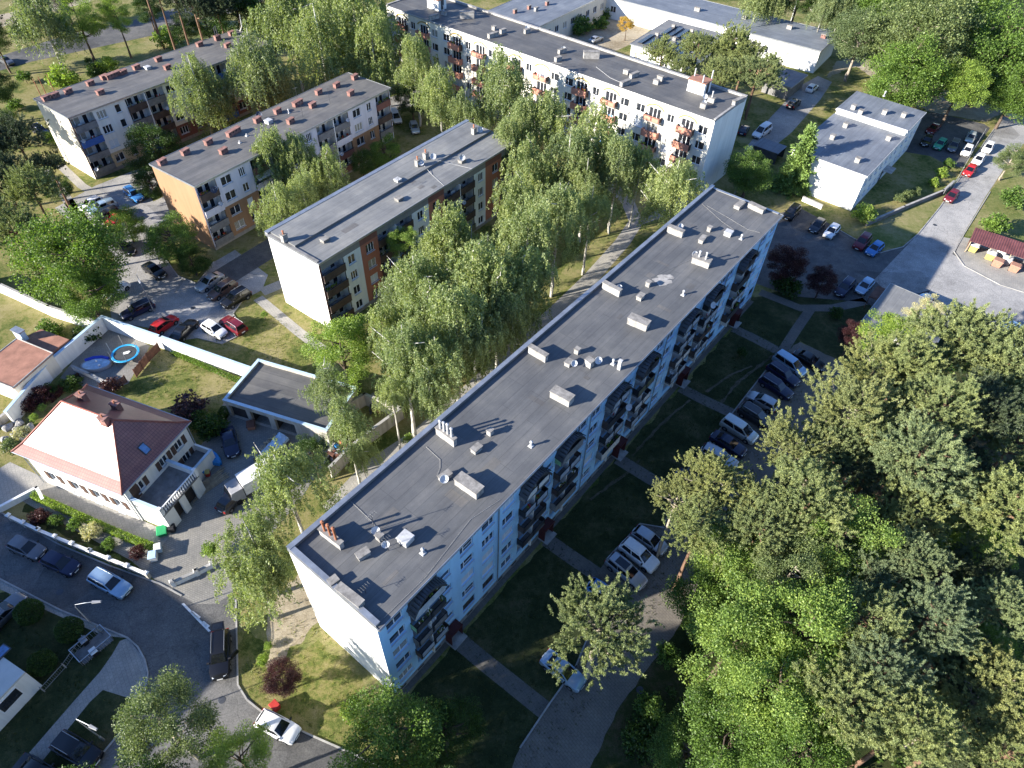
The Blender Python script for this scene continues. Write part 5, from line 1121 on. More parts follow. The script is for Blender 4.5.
def covered_boat():
    p = at(210.5, 457, .5); p.z = 0; r = thing('covered_boat', 'small bright blue tarpaulin covered boat on the villa yard', 'boat', p, math.atan2(*(at(219, 463)-at(202, 452)).yx))
    mb = MB(); n = 8; pr = []
    for i in range(n+1):
        t = i/n; wd = .85*(1-(2*abs(t-.42)/1.2)**2.4); pr.append((-1.7+3.4*t, max(wd, .15), .75+.25*math.sin(math.pi*t)))
    for (x0, w0, h0), (x1, w1, h1) in zip(pr, pr[1:]):
        for sg in (-1, 1):
            a = [(x0, 0, h0), (x1, 0, h1), (x1, sg*w1*.8, h1-.12), (x0, sg*w0*.8, h0-.12)]; b = [(x0, sg*w0*.8, h0-.12), (x1, sg*w1*.8, h1-.12), (x1, sg*w1, .25), (x0, sg*w0, .25)]; c_ = [(x0, sg*w0, .25), (x1, sg*w1, .25), (x1, sg*w1*.5, .02), (x0, sg*w0*.5, .02)]
            for f in (a, b, c_): mb.face(f if sg < 0 else f[::-1])
    for k in (0, -1):
        x, w_, h = pr[k]; mb.face([(x, -w_, .25), (x, w_, .25), (x, w_*.8, h-.12), (x, 0, h), (x, -w_*.8, h-.12)])
    mb.build('hull', 'plastic_blue', r)
    mb = MB(); mb.hexa([(-.6, -.4, .86), (.3, -.4, .9), (.3, .4, .9), (-.6, .4, .86), (-.5, -.32, 1.08), (.2, -.3, 1.1), (.2, .3, 1.1), (-.5, .32, 1.08)]); mb.build('cover_hump', 'tarp_blue', r)
covered_boat()
mb = MB(); random.seed(8)
for i in range(14): mb.obox((random.uniform(-.4, .4), i*.11-.8), 4.2+random.uniform(-.5, .5), .09, .03+.09*(i % 3), .1+.09*(i % 3), random.uniform(-.03, .03))
p = at(209, 484); tag(mb.build('plank_stack', 'wood_pale', None, (p.x, p.y, 0), R(52)), 'stack of long pale planks lying on the villa yard', 'planks')
for q, lb, n in (((385, 405), 'heap of rusty scrap and drums inside the concrete yard wall', 1), ((345, 452), 'heap of scrap boards at the lower end of the yard wall', 2)):
    p = at(*q); r = thing('scrap_heap', lb, 'scrap', (p.x, p.y, 0)); random.seed(n)
    mb = MB()
    for i in range(45): mb.obox((random.uniform(-1.7, 1.7), random.uniform(-1.3, 1.3)), random.uniform(.3, 1.5), random.uniform(.08, .5), .02+random.uniform(0, .3), .35+random.uniform(0, .5), random.uniform(0, 3), random.randint(0, 3))
    mb.build('boards', ['wood_brown', 'tin_dark', 'chimney_white', 'pipe_rust'], r)
    for i in range(4):
        m2 = MB(); x, y = random.uniform(-1.4, 1.4), random.uniform(-1, 1); m2.lathe((x, y, .3), [(.001, 0), (.3, 0), (.3, .85), (.001, .86)], 12, 0, (random.uniform(-.6, .6), random.uniform(-.6, .6), 1)); m2.build('drum', random.choice(('plastic_white', 'plastic_blue', 'wood_pale', 'tin_dark')), r)
# shelter over the bins
def bin_shelter():
    o = at(971, 241, 2.2); o.z = 0; an = R(-33); r = thing('bin_shelter', 'bin shelter with a corrugated dark red roof by the round trees', 'shelter', o, an); L, Dp = 12.5, 3.6
    mb = MB(); n = 70
    for i in range(n):
        x0, x1 = L*i/n-.2, L*(i+1)/n-.2; z = .05*(i % 2)
        mb.hexa([(x0, -.2, 2.2+z), (x1, -.2, 2.2+.05-z), (x1, Dp, 2.75+.05-z), (x0, Dp, 2.75+z), (x0, -.2, 2.24+z), (x1, -.2, 2.24+.05-z), (x1, Dp, 2.79+.05-z), (x0, Dp, 2.79+z)])
    mb.build('roof', 'clay_roof_dark', r)
    for i in range(5):
        for y, h in ((.1, 2.2), (Dp-.3, 2.6)): m2 = MB(); m2.box(i*3.0, i*3.0+.12, y, y+.12, 0, h); m2.build('post', 'wood_pale', r)
    mb = MB(); mb.box(0, L-.4, Dp-.17, Dp-.12, .3, 2.0); mb.box(0, .05, .23, Dp-.31, .3, 1.8); mb.build('back_panel', 'wood_brown', r)
plain('clay_roof_dark', (0.135, 0.05, 0.05), 0.6, 0.2, 0.9)
bin_shelter()
def bin_cage():
    p = at(92, 645, .5); p.z = 0; r = thing('bin_cage', 'low grey metal bin cage on the verge beside the lamp post', 'bin cage', p, R(55))
    mb = MB()
    for x0, x1, y0, y1 in ((-1.6, 1.6, -.95, -.88), (-1.6, 1.6, .88, .95), (-1.6, -1.53, -.87, .87), (1.53, 1.6, -.87, .87)):
        mb.box(x0, x1, y0, y1, .95, 1.02)
        n = 10
        for i in range(n): x, y = x0+(x1-x0)*(i+.5)/n, y0+(y1-y0)*(i+.5)/n; mb.obox((x, y), .04, .04, 0, .949)
    mb.build('cage', 'tin', r)
    mb = MB(); mb.box(-1.5, 1.5, -.85, .85, .02, .08); mb.build('base', 'concrete_dark', r)
bin_cage()
bin_((84, 641), 'dark bin inside the grey cage, farther from the street lamp pavement', 'rubber', 'plastic_grey', .9, .6, rz=.9); bin_((94, 652), 'dark bin with a white lid inside the grey cage', 'rubber', 'plastic_white', .9, .6, rz=.9)
def lamp(base, head, h, label, arm=True):
    p = at(*base); q = at(*head, h); d = Vector((q.x-p.x, q.y-p.y, 0)); r = thing('street_lamp', label, 'street lamp', p, math.atan2(d.y, d.x)); L = min(max(d.length, .5), 2.2)
    mb = MB(); mb.lathe((0, 0, 0), [(.1, 0), (.1, .9), (.06, 1.0)], 12); mb.tube([(0, 0, .9), (0, 0, h-.6)], [.06, .045], 10); mb.tube([(0, 0, h-.62), (.15, 0, h-.2), (L*.6, 0, h), (L, 0, h+.05)], .03, 8); mb.build('pole', 'tin', r)
    mb = MB(); mb.hexa([(L-.25, -.14, h-.05), (L+.55, -.1, h), (L+.55, .1, h), (L-.25, .14, h-.05), (L-.25, -.1, h+.12), (L+.5, -.06, h+.1), (L+.5, .06, h+.1), (L-.25, .1, h+.12)]); mb.build('lamp_head', 'plastic_grey', r)
    mb = MB(); mb.box(L-.1, L+.45, -.08, .08, h-.06, h-.03); mb.build('lamp_glass', 'lamp_glass', r)
lamp((102, 634), (95, 602), 6.5, 'street lamp with a bright arm head beside the bin cage'); lamp((104, 740), (92, 727), 6, 'street lamp on the small dark lawn by the street'); lamp((154, 312), (143, 289), 7, 'street lamp by the dark blue car on the left car park')
def mast(q, h, lb):
    p = at(*q); r = thing('mast', lb, 'mast', p); mb = MB(); mb.tube([(0, 0, 0), (0, 0, h)], [.14, .08], 8); mb.build('pole', 'pipe_white', r); mb = MB(); mb.obox((0, 0), .5, .5, 0, .3); mb.build('base', 'concrete', r); mb = MB(); mb.lathe((0, 0, h), [(.12, -.05), (.14, .05), (.001, .16)], 8); mb.build('cap', 'tin', r)
mast((790, 24), 13, 'tall thin white mast behind the long grey workshop roof')
# ------------------------------------------------------------------ cars
PAINTS = {'white': (0.78, 0.78, 0.77), 'silver': (0.42, 0.44, 0.46), 'grey': (0.16, 0.165, 0.175), 'black': (0.006, 0.006, 0.007), 'navy': (0.010, 0.014, 0.045), 'blue': (0.05, 0.19, 0.45), 'light_blue': (0.33, 0.46, 0.58),
          'red': (0.42, 0.02, 0.02), 'maroon': (0.13, 0.012, 0.02), 'green': (0.03, 0.32, 0.19), 'graphite': (0.055, 0.058, 0.065), 'brown': (0.10, 0.06, 0.045), 'pearl': (0.55, 0.58, 0.56)}
for k, c in PAINTS.items(): paint('paint_'+k, c, 0.55 if k in ('silver', 'grey', 'light_blue', 'graphite', 'pearl') else 0.0)
TYPES = {  # length, width, height, bonnet: profile of (x/L, shoulder height, width factor); greenhouse: base rear, base front, roof rear, roof front
 'hatch': (4.05, 1.74, 1.48, [(-.5, .62, .84), (-.478, .9, .93), (-.36, .96, .99), (-.1, .95, 1), (.16, .94, 1), (.24, .92, .99), (.40, .82, .95), (.47, .72, .88), (.5, .55, .78)], (-.475, .25, -.37, .04)),
 'sedan': (4.55, 1.78, 1.43, [(-.5, .66, .84), (-.485, .9, .92), (-.40, .96, .97), (-.28, .97, 1), (.0, .94, 1), (.2, .92, .99), (.38, .82, .96), (.47, .72, .88), (.5, .55, .78)], (-.365, .22, -.22, .03)),
 'estate': (4.65, 1.8, 1.5, [(-.5, .62, .86), (-.485, .92, .94), (-.36, .97, .99), (-.1, .96, 1), (.12, .94, 1), (.22, .92, .99), (.39, .82, .96), (.47, .72, .88), (.5, .55, .78)], (-.485, .225, -.43, .05)),
 'suv': (4.4, 1.84, 1.68, [(-.5, .72, .88), (-.485, 1.02, .95), (-.36, 1.06, .99), (-.1, 1.05, 1), (.15, 1.03, 1), (.25, 1.02, .99), (.42, .94, .96), (.48, .82, .9), (.5, .6, .82)], (-.48, .26, -.41, .06)),
 'van': (4.75, 1.86, 1.74, [(-.5, .7, .9), (-.488, 1.0, .96), (-.36, 1.04, 1), (-.1, 1.03, 1), (.18, 1.0, 1), (.3, .98, .99), (.42, .88, .95), (.475, .76, .89), (.5, .58, .8)], (-.485, .325, -.44, .09)),
}
def car_meshes(kind):
    L, W, H, prof, (br, bf, rr, rf) = TYPES[kind]; hw = W/2
    bm = bmesh.new(); rings = []
    for (fx, zs, wf) in prof:
        x = fx*L; w_ = hw*wf; end = fx in (-.5, .5); zl = .34 if end else .2
        ring = [(x, -w_*.9, zl), (x, -w_, zl+.16), (x, -w_*.995, zs-.17), (x, -w_*.94, zs-.02), (x, -w_*.5, zs+.025), (x, 0, zs+.035), (x, w_*.5, zs+.025), (x, w_*.94, zs-.02), (x, w_*.995, zs-.17), (x, w_, zl+.16), (x, w_*.9, zl)]
        rings.append([bm.verts.new(p) for p in ring])
    for a, b in zip(rings, rings[1:]):
        for i in range(len(a)): j = (i+1) % len(a); bm.faces.new((a[i], b[i], b[j], a[j]))
    bm.faces.new(rings[0][::-1][::-1]); bm.faces.new(rings[-1][::-1])
    def zs_at(f):
        for (x0, z0, _), (x1, z1, _) in zip(prof, prof[1:]):
            if x0 <= f <= x1: return z0+(z1-z0)*(f-x0)/(x1-x0)
        return .6
    base = [(br*L, zs_at(br)-.03), (bf*L, zs_at(bf)-.03)]
    hb, ht = hw*.91, hw*.70
    G = {'rb': (br*L, hb*.93, base[0][1]), 'fb': (bf*L, hb*.9, base[1][1]), 'rt': (rr*L, ht*.95, H-.05), 'ft': (rf*L, ht*.97, H-.04)}
    def gp(k, sg): x, y, z = G[k]; return (x, sg*y, z)
    mx = (br+bf)/2*L; zm = zs_at((br+bf)/2)-.03
    v = {}
    for k in G:
        for sg in (-1, 1): v[k, sg] = bm.verts.new(gp(k, sg))
    for sg in (-1, 1): v['mb', sg] = bm.verts.new((mx, sg*hb, zm)); v['mt', sg] = bm.verts.new(((rr+rf)/2*L, sg*ht, H-.015))
    c = {k: bm.verts.new((G[k][0], 0, G[k][2]+d)) for k, d in (('rt', .035), ('ft', .035))}; cm = bm.verts.new(((rr+rf)/2*L, 0, H+.015))
    F = bm.faces.new
    for sg in (-1, 1):
        q = [(v['rb', sg], v['mb', sg], v['mt', sg], v['rt', sg]), (v['mb', sg], v['fb', sg], v['ft', sg], v['mt', sg]), (v['rt', sg], v['mt', sg], cm, c['rt']), (v['mt', sg], v['ft', sg], c['ft'], cm)]
        for f in q: F(f if sg < 0 else f[::-1])
    F((v['fb', -1], v['fb', 1], v['ft', 1], c['ft'], v['ft', -1])); F((v['rb', 1], v['rb', -1], v['rt', -1], c['rt'], v['rt', 1]))
    bmesh.ops.recalc_face_normals(bm, faces=bm.faces)
    ed = [e for e in bm.edges if len(e.link_faces) == 2 and e.calc_face_angle(0) > R(24)]
    bmesh.ops.bevel(bm, geom=ed, offset=.045, segments=2, affect='EDGES', clamp_overlap=True)
    me = bpy.data.meshes.new('body'); bm.to_mesh(me); bm.free(); me.polygons.foreach_set('use_smooth', [True]*len(me.polygons)); me.set_sharp_from_angle(angle=R(40))
    parts = []
    def quad(a, b, c_, d, u0, u1, w0, w1, off=.018):
        a, b, c_, d = map(Vector, (a, b, c_, d)); n = (b-a).cross(d-a).normalized()
        P = lambda u, w: (a*(1-u)+b*u)*(1-w)+(d*(1-u)+c_*u)*w
        return [P(u0, w0)+n*off, P(u1, w0)+n*off, P(u1, w1)+n*off, P(u0, w1)+n*off]
    m = MB(); m.face(quad(gp('fb', -1), gp('fb', 1), gp('ft', 1), gp('ft', -1), .06, .94, .1, .93, .03)); parts.append(('windscreen', m.mesh('windscreen', 'car_glass')))
    m = MB(); m.face(quad(gp('rb', 1), gp('rb', -1), gp('rt', -1), gp('rt', 1), .08, .92, .18, .9, .03)); parts.append(('rear_window', m.mesh('rear_window', 'car_glass')))
    for sg in (-1, 1):
        a, b, c_, d = (mx, sg*hb, zm), gp('fb', sg), gp('ft', sg), ((rr+rf)/2*L, sg*ht, H-.015)
        e, f = gp('rb', sg), gp('rt', sg)
        m = MB()
        q1, q2 = (a, b, c_, d), (e, a, d, f)
        if sg > 0: q1, q2 = (b, a, d, c_), (a, e, f, d)
        m.face(quad(*q1, .04, .90, .14, .86) if sg < 0 else quad(*q1, .10, .96, .14, .86))
        m.face(quad(*q2, .14, .96, .14, .86) if sg < 0 else quad(*q2, .04, .86, .14, .86))
        parts.append(('side_window', m.mesh('side_window', 'car_glass')))
    for fx in (-.31, .30):
        for sg in (-1, 1):
            m = MB(); cx, r = (fx*L, sg*(hw-.1), .32), .32
            m.lathe(cx, [(.001, -.105), (r*.62, -.105), (r*.66, -.11), (r*.97, -.11), (r, -.06), (r, .06), (r*.97, .11), (r*.66, .11), (r*.62, .105), (.001, .105)], 20, 0, (0, 1, 0))
            for k in range(5): t = k*1.2566; m.obox((cx[0]+math.cos(t)*.12, cx[1]+sg*.112), .05, .012, .32+math.sin(t)*.12-.05, .32+math.sin(t)*.12+.05, 0, 1)
            m.lathe(cx, [(.001, sg*.114), (r*.6, sg*.112)], 16, 1, (0, 1, 0))
            m.lathe((cx[0], sg*(hw*.985), .34), [(r*.9, sg*.0), (r*1.18, sg*.017), (r*1.18, -sg*.05)], 20, 2, (0, 1, 0))
            parts.append(('wheel', m.mesh('wheel', ['tyre', 'rim', 'rubber'])))
    zf, wf_ = prof[-2][1], hw*prof[-2][2]
    for sg in (-1, 1):
        m = MB(); m.hexa([(L*.455, sg*wf_*.62-.16, zf-.16), (L*.495, sg*wf_*.62-.14, zf-.16), (L*.48, sg*wf_*.62+.14, zf-.16), (L*.43, sg*wf_*.66+.17, zf-.14), (L*.44, sg*wf_*.62-.15, zf+.03), (L*.484, sg*wf_*.62-.12, zf-.0), (L*.47, sg*wf_*.62+.12, zf-.0), (L*.43, sg*wf_*.66+.15, zf+.04)]); parts.append(('headlight', m.mesh('headlight', 'lamp_glass')))
        z = prof[1][1]; w_ = hw*prof[1][2]; m = MB(); m.box(-L*.5-.005, -L*.46, sg*w_*.8-.13, sg*w_*.8+.13, z-.3, z-.08); parts.append(('tail_light', m.mesh('tail_light', 'tail_red')))
        m = MB(); x = bf*L-.22; z = zs_at(bf); m.hexa([(x-.07, sg*hw*.93, z), (x+.07, sg*hw*.93, z), (x+.05, sg*(hw+.18), z+.02), (x-.07, sg*(hw+.18), z+.02), (x-.07, sg*hw*.93, z+.14), (x+.05, sg*hw*.93, z+.14), (x+.03, sg*(hw+.17), z+.15), (x-.07, sg*(hw+.17), z+.15)]); parts.append(('mirror', m.mesh('mirror', 'rubber')))
    m = MB(); m.box(L*.485, L*.512, -.26, .26, .40, .51); m.box(-L*.512, -L*.487, -.26, .26, .56, .67); parts.append(('number_plate', m.mesh('number_plate', 'plate')))
    m = MB(); m.box(L*.47, L*.506, -wf_*.62, wf_*.62, .29, .385); m.box(L*.48, L*.504, -wf_*.36, wf_*.36, .53, .60); m.box(-L*.506, -L*.48, -hw*.7, hw*.7, .32, .48); parts.append(('bumper_trim', m.mesh('bumper_trim', 'rubber')))
    if kind in ('estate', 'suv'):
        m = MB()
        for sg in (-1, 1): m.tube([(rr*L+.1, sg*ht*.93, H-.0), (rr*L+.25, sg*ht*.93, H+.05), (rf*L-.3, sg*ht*.93, H+.05), (rf*L-.1, sg*ht*.93, H-.0)], .022, 6)
        parts.append(('roof_rail', m.mesh('roof_rail', 'tin')))
    return me, parts
CAR, BODY = {k: car_meshes(k) for k in TYPES}, {}
def car(kind, col, p1, p2, label, z=.8, group=None, top=None):
    """p1 = rear end, p2 = front end, in pixels"""
    a, b = at(*p1, z), at(*p2, z); c = (a+b)/2; d = b-a
    r = thing('parked_car' if kind != 'van' else 'parked_van', label, 'car' if kind != 'van' else 'van', (c.x, c.y, .02), math.atan2(d.y, d.x), group or 'cars parked between the blocks')
    me, parts = CAR[kind]
    if (kind, col) not in BODY: m2 = me.copy(); m2.materials.append(M['paint_'+col]); BODY[kind, col] = m2
    put('body', BODY[kind, col], r)
    far = c.y > 150
    for n, m in parts:
        if far and n in ('mirror', 'number_plate', 'bumper_trim', 'headlight', 'tail_light'): continue
        put(n, m, r)
    return r
L_ = [
 ('estate', 'navy', (34, 126), (47, 134), 'dark blue car behind the gable of the cream block'),
 ('sedan', 'grey', (-3, 56), (14, 64), 'grey car on the road at the far left edge'),
 ('hatch', 'white', (99, 199), (82, 207), 'white hatchback at the left end of the row below the cream block'),
 ('estate', 'light_blue', (112, 202), (91, 210), 'pale silver blue car beside the white hatchback in the upper left row'),
 ('hatch', 'black', (118, 209), (97, 219), 'dark car between the silver blue and the red ones in the upper left row'),
 ('sedan', 'red', (126, 212), (106, 225), 'red car half hidden by a bush in the upper left row'),
 ('estate', 'blue', (124, 186), (143, 201), 'bright blue car near the gable of the cream block'),
 ('sedan', 'black', (114, 240), (134, 253), 'black saloon by the island with the round trees'),
 ('sedan', 'black', (143, 262), (165, 277), 'black saloon touching the kerb below the round trees'),
 ('sedan', 'silver', (221, 273), (197, 289), 'silver saloon first in the row of three by the orange gable block'),
 ('estate', 'brown', (234, 281), (209, 297), 'dark car with a reddish roof between a silver and a black car'),
 ('suv', 'black', (248, 290), (223, 305), 'black estate third in the row beside the sunlit lawn'),
 ('hatch', 'white', (106, 294), (124, 283), 'white car mostly hidden behind the big maple'),
 ('estate', 'navy', (150, 303), (123, 315), 'dark blue car parked beside the street lamp on the verge'),
 ('hatch', 'red', (153, 331), (174, 316), 'red hatchback behind the sunlit garden wall'),
 ('sedan', 'black', (176, 337), (192, 321), 'black car right of the red hatchback behind the wall'),
 ('hatch', 'white', (203, 322), (225, 335), 'white hatchback on the car park corner near the lit lawn'),
 ('suv', 'maroon', (243, 331), (223, 318), 'dark maroon car beside the white hatchback at the corner'),
 ('hatch', 'pearl', (412, 120), (417, 134), 'pale car half under the birches behind the striped block'),
 ('sedan', 'silver', (588, 42), (604, 35), 'silver car on the sandy yard behind the salmon balcony block'),
 ('hatch', 'navy', (740, 136), (748, 122), 'dark car squeezed behind the blue white gable'),
 ('suv', 'black', (786, 110), (802, 96), 'old black car beside the small grey garage'),
 ('hatch', 'white', (806, 92), (819, 82), 'white car at the upper end of the small garage yard'),
 ('sedan', 'maroon', (940, 122), (927, 134), 'dark red car in the shade of the office yard'),
 ('hatch', 'black', (931, 134), (923, 146), 'black car closest to the office wall'),
 ('hatch', 'green', (946, 138), (935, 149), 'bright green small car in the office yard'),
 ('estate', 'grey', (958, 138), (950, 152), 'grey car between the green one and the white ones'),
 ('hatch', 'pearl', (974, 131), (968, 143), 'pale car at the upper end by the yard fence'),
 ('hatch', 'white', (971, 144), (964, 156), 'white car at the lower end by the yard fence'),
 ('hatch', 'white', (993, 140), (984, 154), 'first white car on the road, nearest the trees'),
 ('hatch', 'white', (984, 153), (974, 165), 'second white car on the road, right above the red one'),
 ('hatch', 'red', (976, 163), (964, 177), 'bright red car below two white cars on the road'),
 ('hatch', 'maroon', (958, 189), (946, 202), 'dark red car by itself on the concrete road'),
 ('suv', 'black', (798, 206), (786, 218), 'black car nearest the blue white block on the right car park'),
 ('hatch', 'graphite', (823, 219), (812, 231), 'dark grey hatchback left of a white one on the right car park'),
 ('hatch', 'white', (838, 224), (826, 237), 'white hatchback beside the dark grey one on the right car park'),
 ('suv', 'maroon', (869, 234), (856, 249), 'maroon car beside the blue one on the right car park'),
 ('hatch', 'blue', (882, 242), (868, 254), 'blue hatchback beside the maroon car'),
 ('estate', 'navy', (852, 279), (838, 294), 'dark blue estate between the purple bush and a pale car'),
 ('hatch', 'light_blue', (872, 278), (858, 293), 'pale blue car next to the pavilion'),
 ('hatch', 'light_blue', (918, 302), (930, 296), 'pale blue car half hidden behind the pavilion'),
 ('suv', 'light_blue', (1004, 331), (1015, 325), 'pale blue car in the shade beyond the wood at the right edge'),
 ('sedan', 'black', (797, 352), (823, 367), 'black car at the upper end of the row before the long block'),
 ('van', 'light_blue', (777, 355), (804, 373), 'light blue people carrier near the top of the row before the long block'),
 ('estate', 'navy', (770, 364), (798, 383), 'dark blue estate right below the light blue people carrier'),
 ('estate', 'navy', (763, 377), (791, 395), 'dark blue estate just above the silver car facing the lawn'),
 ('hatch', 'silver', (777, 408), (749, 393), 'silver blue car parked the other way round in the row'),
 ('suv', 'graphite', (742, 407), (770, 424), 'dark grey car between the silver blue car and the white van in the row'),
 ('van', 'pearl', (724, 419), (756, 439), 'tall white people carrier in the middle of the row'),
 ('sedan', 'navy', (714, 434), (744, 452), 'dark saloon right below the white people carrier'),
 ('estate', 'silver', (704, 448), (736, 465), 'silver estate partly under the pine in the row'),
 ('hatch', 'navy', (694, 460), (722, 478), 'dark car mostly under the pine below the silver estate'),
 ('sedan', 'navy', (681, 474), (706, 491), 'dark car at the lower end of the row, behind the pine'),
 ('hatch', 'silver', (636, 530), (664, 549), 'silver hatchback uppermost of the group by the lone pine'),
 ('suv', 'white', (623, 542), (656, 567), 'white car in the middle of the group by the lone pine'),
 ('estate', 'silver', (609, 556), (645, 585), 'silver car with a dark sunroof by the lone pine'),
 ('hatch', 'blue', (590, 583), (622, 604), 'blue car under the crown of the lone pine'),
 ('sedan', 'light_blue', (545, 655), (582, 685), 'pale blue saloon at the kerb under the lone pine'),
 ('estate', 'black', (220, 632), (219, 676), 'long black estate at the kerb with its tailgate open'),
 ('estate', 'light_blue', (92, 573), (127, 592), 'pale blue estate on the street in front of the villa'),
 ('hatch', 'grey', (10, 540), (42, 554), 'grey hatchback parked along the villa fence'),
 ('hatch', 'navy', (43, 555), (77, 570), 'dark blue hatchback behind the grey one at the villa fence'),
 ('sedan', 'grey', (-8, 622), (12, 603), 'grey car cut off by the left edge beside a round bush'),
 ('suv', 'black', (56, 738), (97, 762), 'large black car on the pavement by the small lawn'),
 ('sedan', 'black', (22, 764), (54, 782), 'black car cut off by the bottom edge'),
 ('sedan', 'navy', (227, 431), (232, 451), 'dark blue car in front of the triple garage'),
 ('hatch', 'graphite', (222, 508), (243, 486), 'dark grey car beside the box truck in the villa yard'),
 ('hatch', 'white', (256, 715), (299, 737), 'white car parked in the sun by the purple tree'),
]
BLACK = None
for t in L_:
    c = car(*t)
    if 'tailgate' in t[4]:
        L, W, H, prof, (br, bf, rr, rf) = TYPES['estate']; x = rr*L
        m = MB(); m.hexa([(x-.7, -.58, H+.22), (x, -.62, H-.02), (x, .62, H-.02), (x-.7, .58, H+.22), (x-.7, -.56, H+.27), (x, -.6, H+.04), (x, .6, H+.04), (x-.7, .56, H+.27)]); tg = m.build('tailgate', 'paint_black', c)
        m = MB(); m.hexa([(x-.55, -.45, H+.235), (x-.1, -.48, H+.08), (x-.1, .48, H+.08), (x-.55, .45, H+.235), (x-.55, -.45, H+.245), (x-.1, -.48, H+.09), (x-.1, .48, H+.09), (x-.55, .45, H+.245)]); m.build('rear_window', 'car_glass', tg)
        m = MB(); m.hexa([(.75, .9, .35), (.69, .87, .35), (.05, 1.62, .35), (.1, 1.66, .35), (.75, .9, 1.0), (.69, .87, 1.0), (.05, 1.62, 1.0), (.1, 1.66, 1.0)]); m.build('door', 'paint_black', c)
    if 'sunroof' in t[4]:
        L, W, H, prof, (br, bf, rr, rf) = TYPES['estate']; m = MB(); m.box(-1.35, .05, -.45, .45, H+.0, H+.022); m.build('sunroof', 'car_glass', c)
def camper():
    a, b = at(772, 122, 1.2), at(748, 140, 1.2); c = (a+b)/2; d = b-a
    r = car('van', 'white', (774, 122), (750, 139), 'long white van behind the blue white gable', 1.0); r.scale = (1.15, 1.05, 1.15)
camper()
p = at(396, 117, 1); r = car('van', 'white', (391, 107), (400, 124), 'white van beside the end of the orange gable block', 1.0)
def carport():
    p = at(770, 146, 2.2); p.z = 0; r = thing('carport', 'dark carport with a flat grey blue roof behind the white van', 'carport', p, R(52))
    m = MB(); m.hexa([(-2, -2.6, 2.2), (2, -2.6, 2.2), (2, 2.6, 2.2), (-2, 2.6, 2.2), (-2, -2.6, 2.3), (2, -2.6, 2.3), (2, 2.6, 2.3), (-2, 2.6, 2.3)]); m.build('roof', 'bitumen_blue', r)
    m = MB(); m.box(-1.9, 1.9, 2.4, 2.5, 0, 2.19); m.box(-1.95, -1.85, -2.5, 2.39, 0, 2.19); m.box(1.85, 1.95, -2.5, 2.39, 0, 2.19); m.build('wall', 'tin_dark', r)
carport()
# ------------------------------------------------------------------ trees and plants
def quads_mesh(name, V, mats, mi=None):
    n = len(V)//4; me = bpy.data.meshes.new(name)
    me.vertices.add(n*4); me.vertices.foreach_set('co', np.asarray(V, np.float32).ravel())
    me.loops.add(n*4); me.loops.foreach_set('vertex_index', np.arange(n*4, dtype=np.int32))
    me.polygons.add(n); me.polygons.foreach_set('loop_start', np.arange(0, n*4, 4, dtype=np.int32))
    for m in ([mats] if isinstance(mats, str) else mats): me.materials.append(M[m])
    if mi is not None: me.polygons.foreach_set('material_index', np.asarray(mi, np.int32))
    me.update(calc_edges=True); return me
def unit(v): return v/np.maximum(np.linalg.norm(v, axis=-1, keepdims=True), 1e-6)
def leaves(rg, C, L, W_, droop=0.0, up=0.0, out=None, jit=1.0):
    """a folded diamond at every point of C"""
    n = len(C); a = rg.normal(size=(n, 3))*jit
    if out is not None: a += out*1.2
    a[:, 2] -= droop; a = unit(a)
    nrm = rg.normal(size=(n, 3)); nrm[:, 2] += up
    if out is not None: nrm += out*.8
    b = unit(np.cross(a, nrm)); l = L*(.7+.6*rg.random((n, 1))); w_ = W_*(.7+.6*rg.random((n, 1)))
    return np.stack([C-a*l/2, C+b*w_/2+a*l*.08, C+a*l/2, C-b*w_/2+a*l*.08], 1).reshape(-1, 3)
def shell(rg, n, lo=.5, zlo=-1.0):
    d = unit(rg.normal(size=(n*3, 3))); d = d[d[:, 2] > zlo][:n]
    return d*(lo+(1-lo)*rg.random((len(d), 1))**.6), d
def crown_broad(seed, n=78, per=520, rx=3.5, rz=3.8, cl=.95, L=.155, W_=.10, mat='leaf_green', lo=.5):
    rg = np.random.default_rng(seed); p, d = shell(rg, n, lo, -.75)
    lump = 1+.22*np.sin(d[:, :1]*3+seed)*np.cos(d[:, 1:2]*4+seed*2)
    P = p*lump*np.array([rx, rx, rz]); Cs, O = [], []
    for c, q in zip(P, d):
        r = cl*rg.uniform(.4, 1.25); k = int(per*(r/cl)**2*.9)
        s = unit(rg.normal(size=(k, 3)))*(rg.random((k, 1))**.45)*r*np.array([1.15, 1.15, .75])
        Cs.append(c+s); O.append(unit(s+q*r*.7))
    C = np.concatenate(Cs); O = np.concatenate(O)
    V = leaves(rg, C, L, W_, .1, .6, O); k = rx/np.percentile(np.hypot(V[:, 0], V[:, 1]), 95)
    return quads_mesh('crown', V*k, mat), P*k
def norm_r(V, R0, q=95):
    """scale a crown so that its outline has the wanted radius"""
    return V*(R0/np.percentile(np.hypot(V[:, 0], V[:, 1]), q))
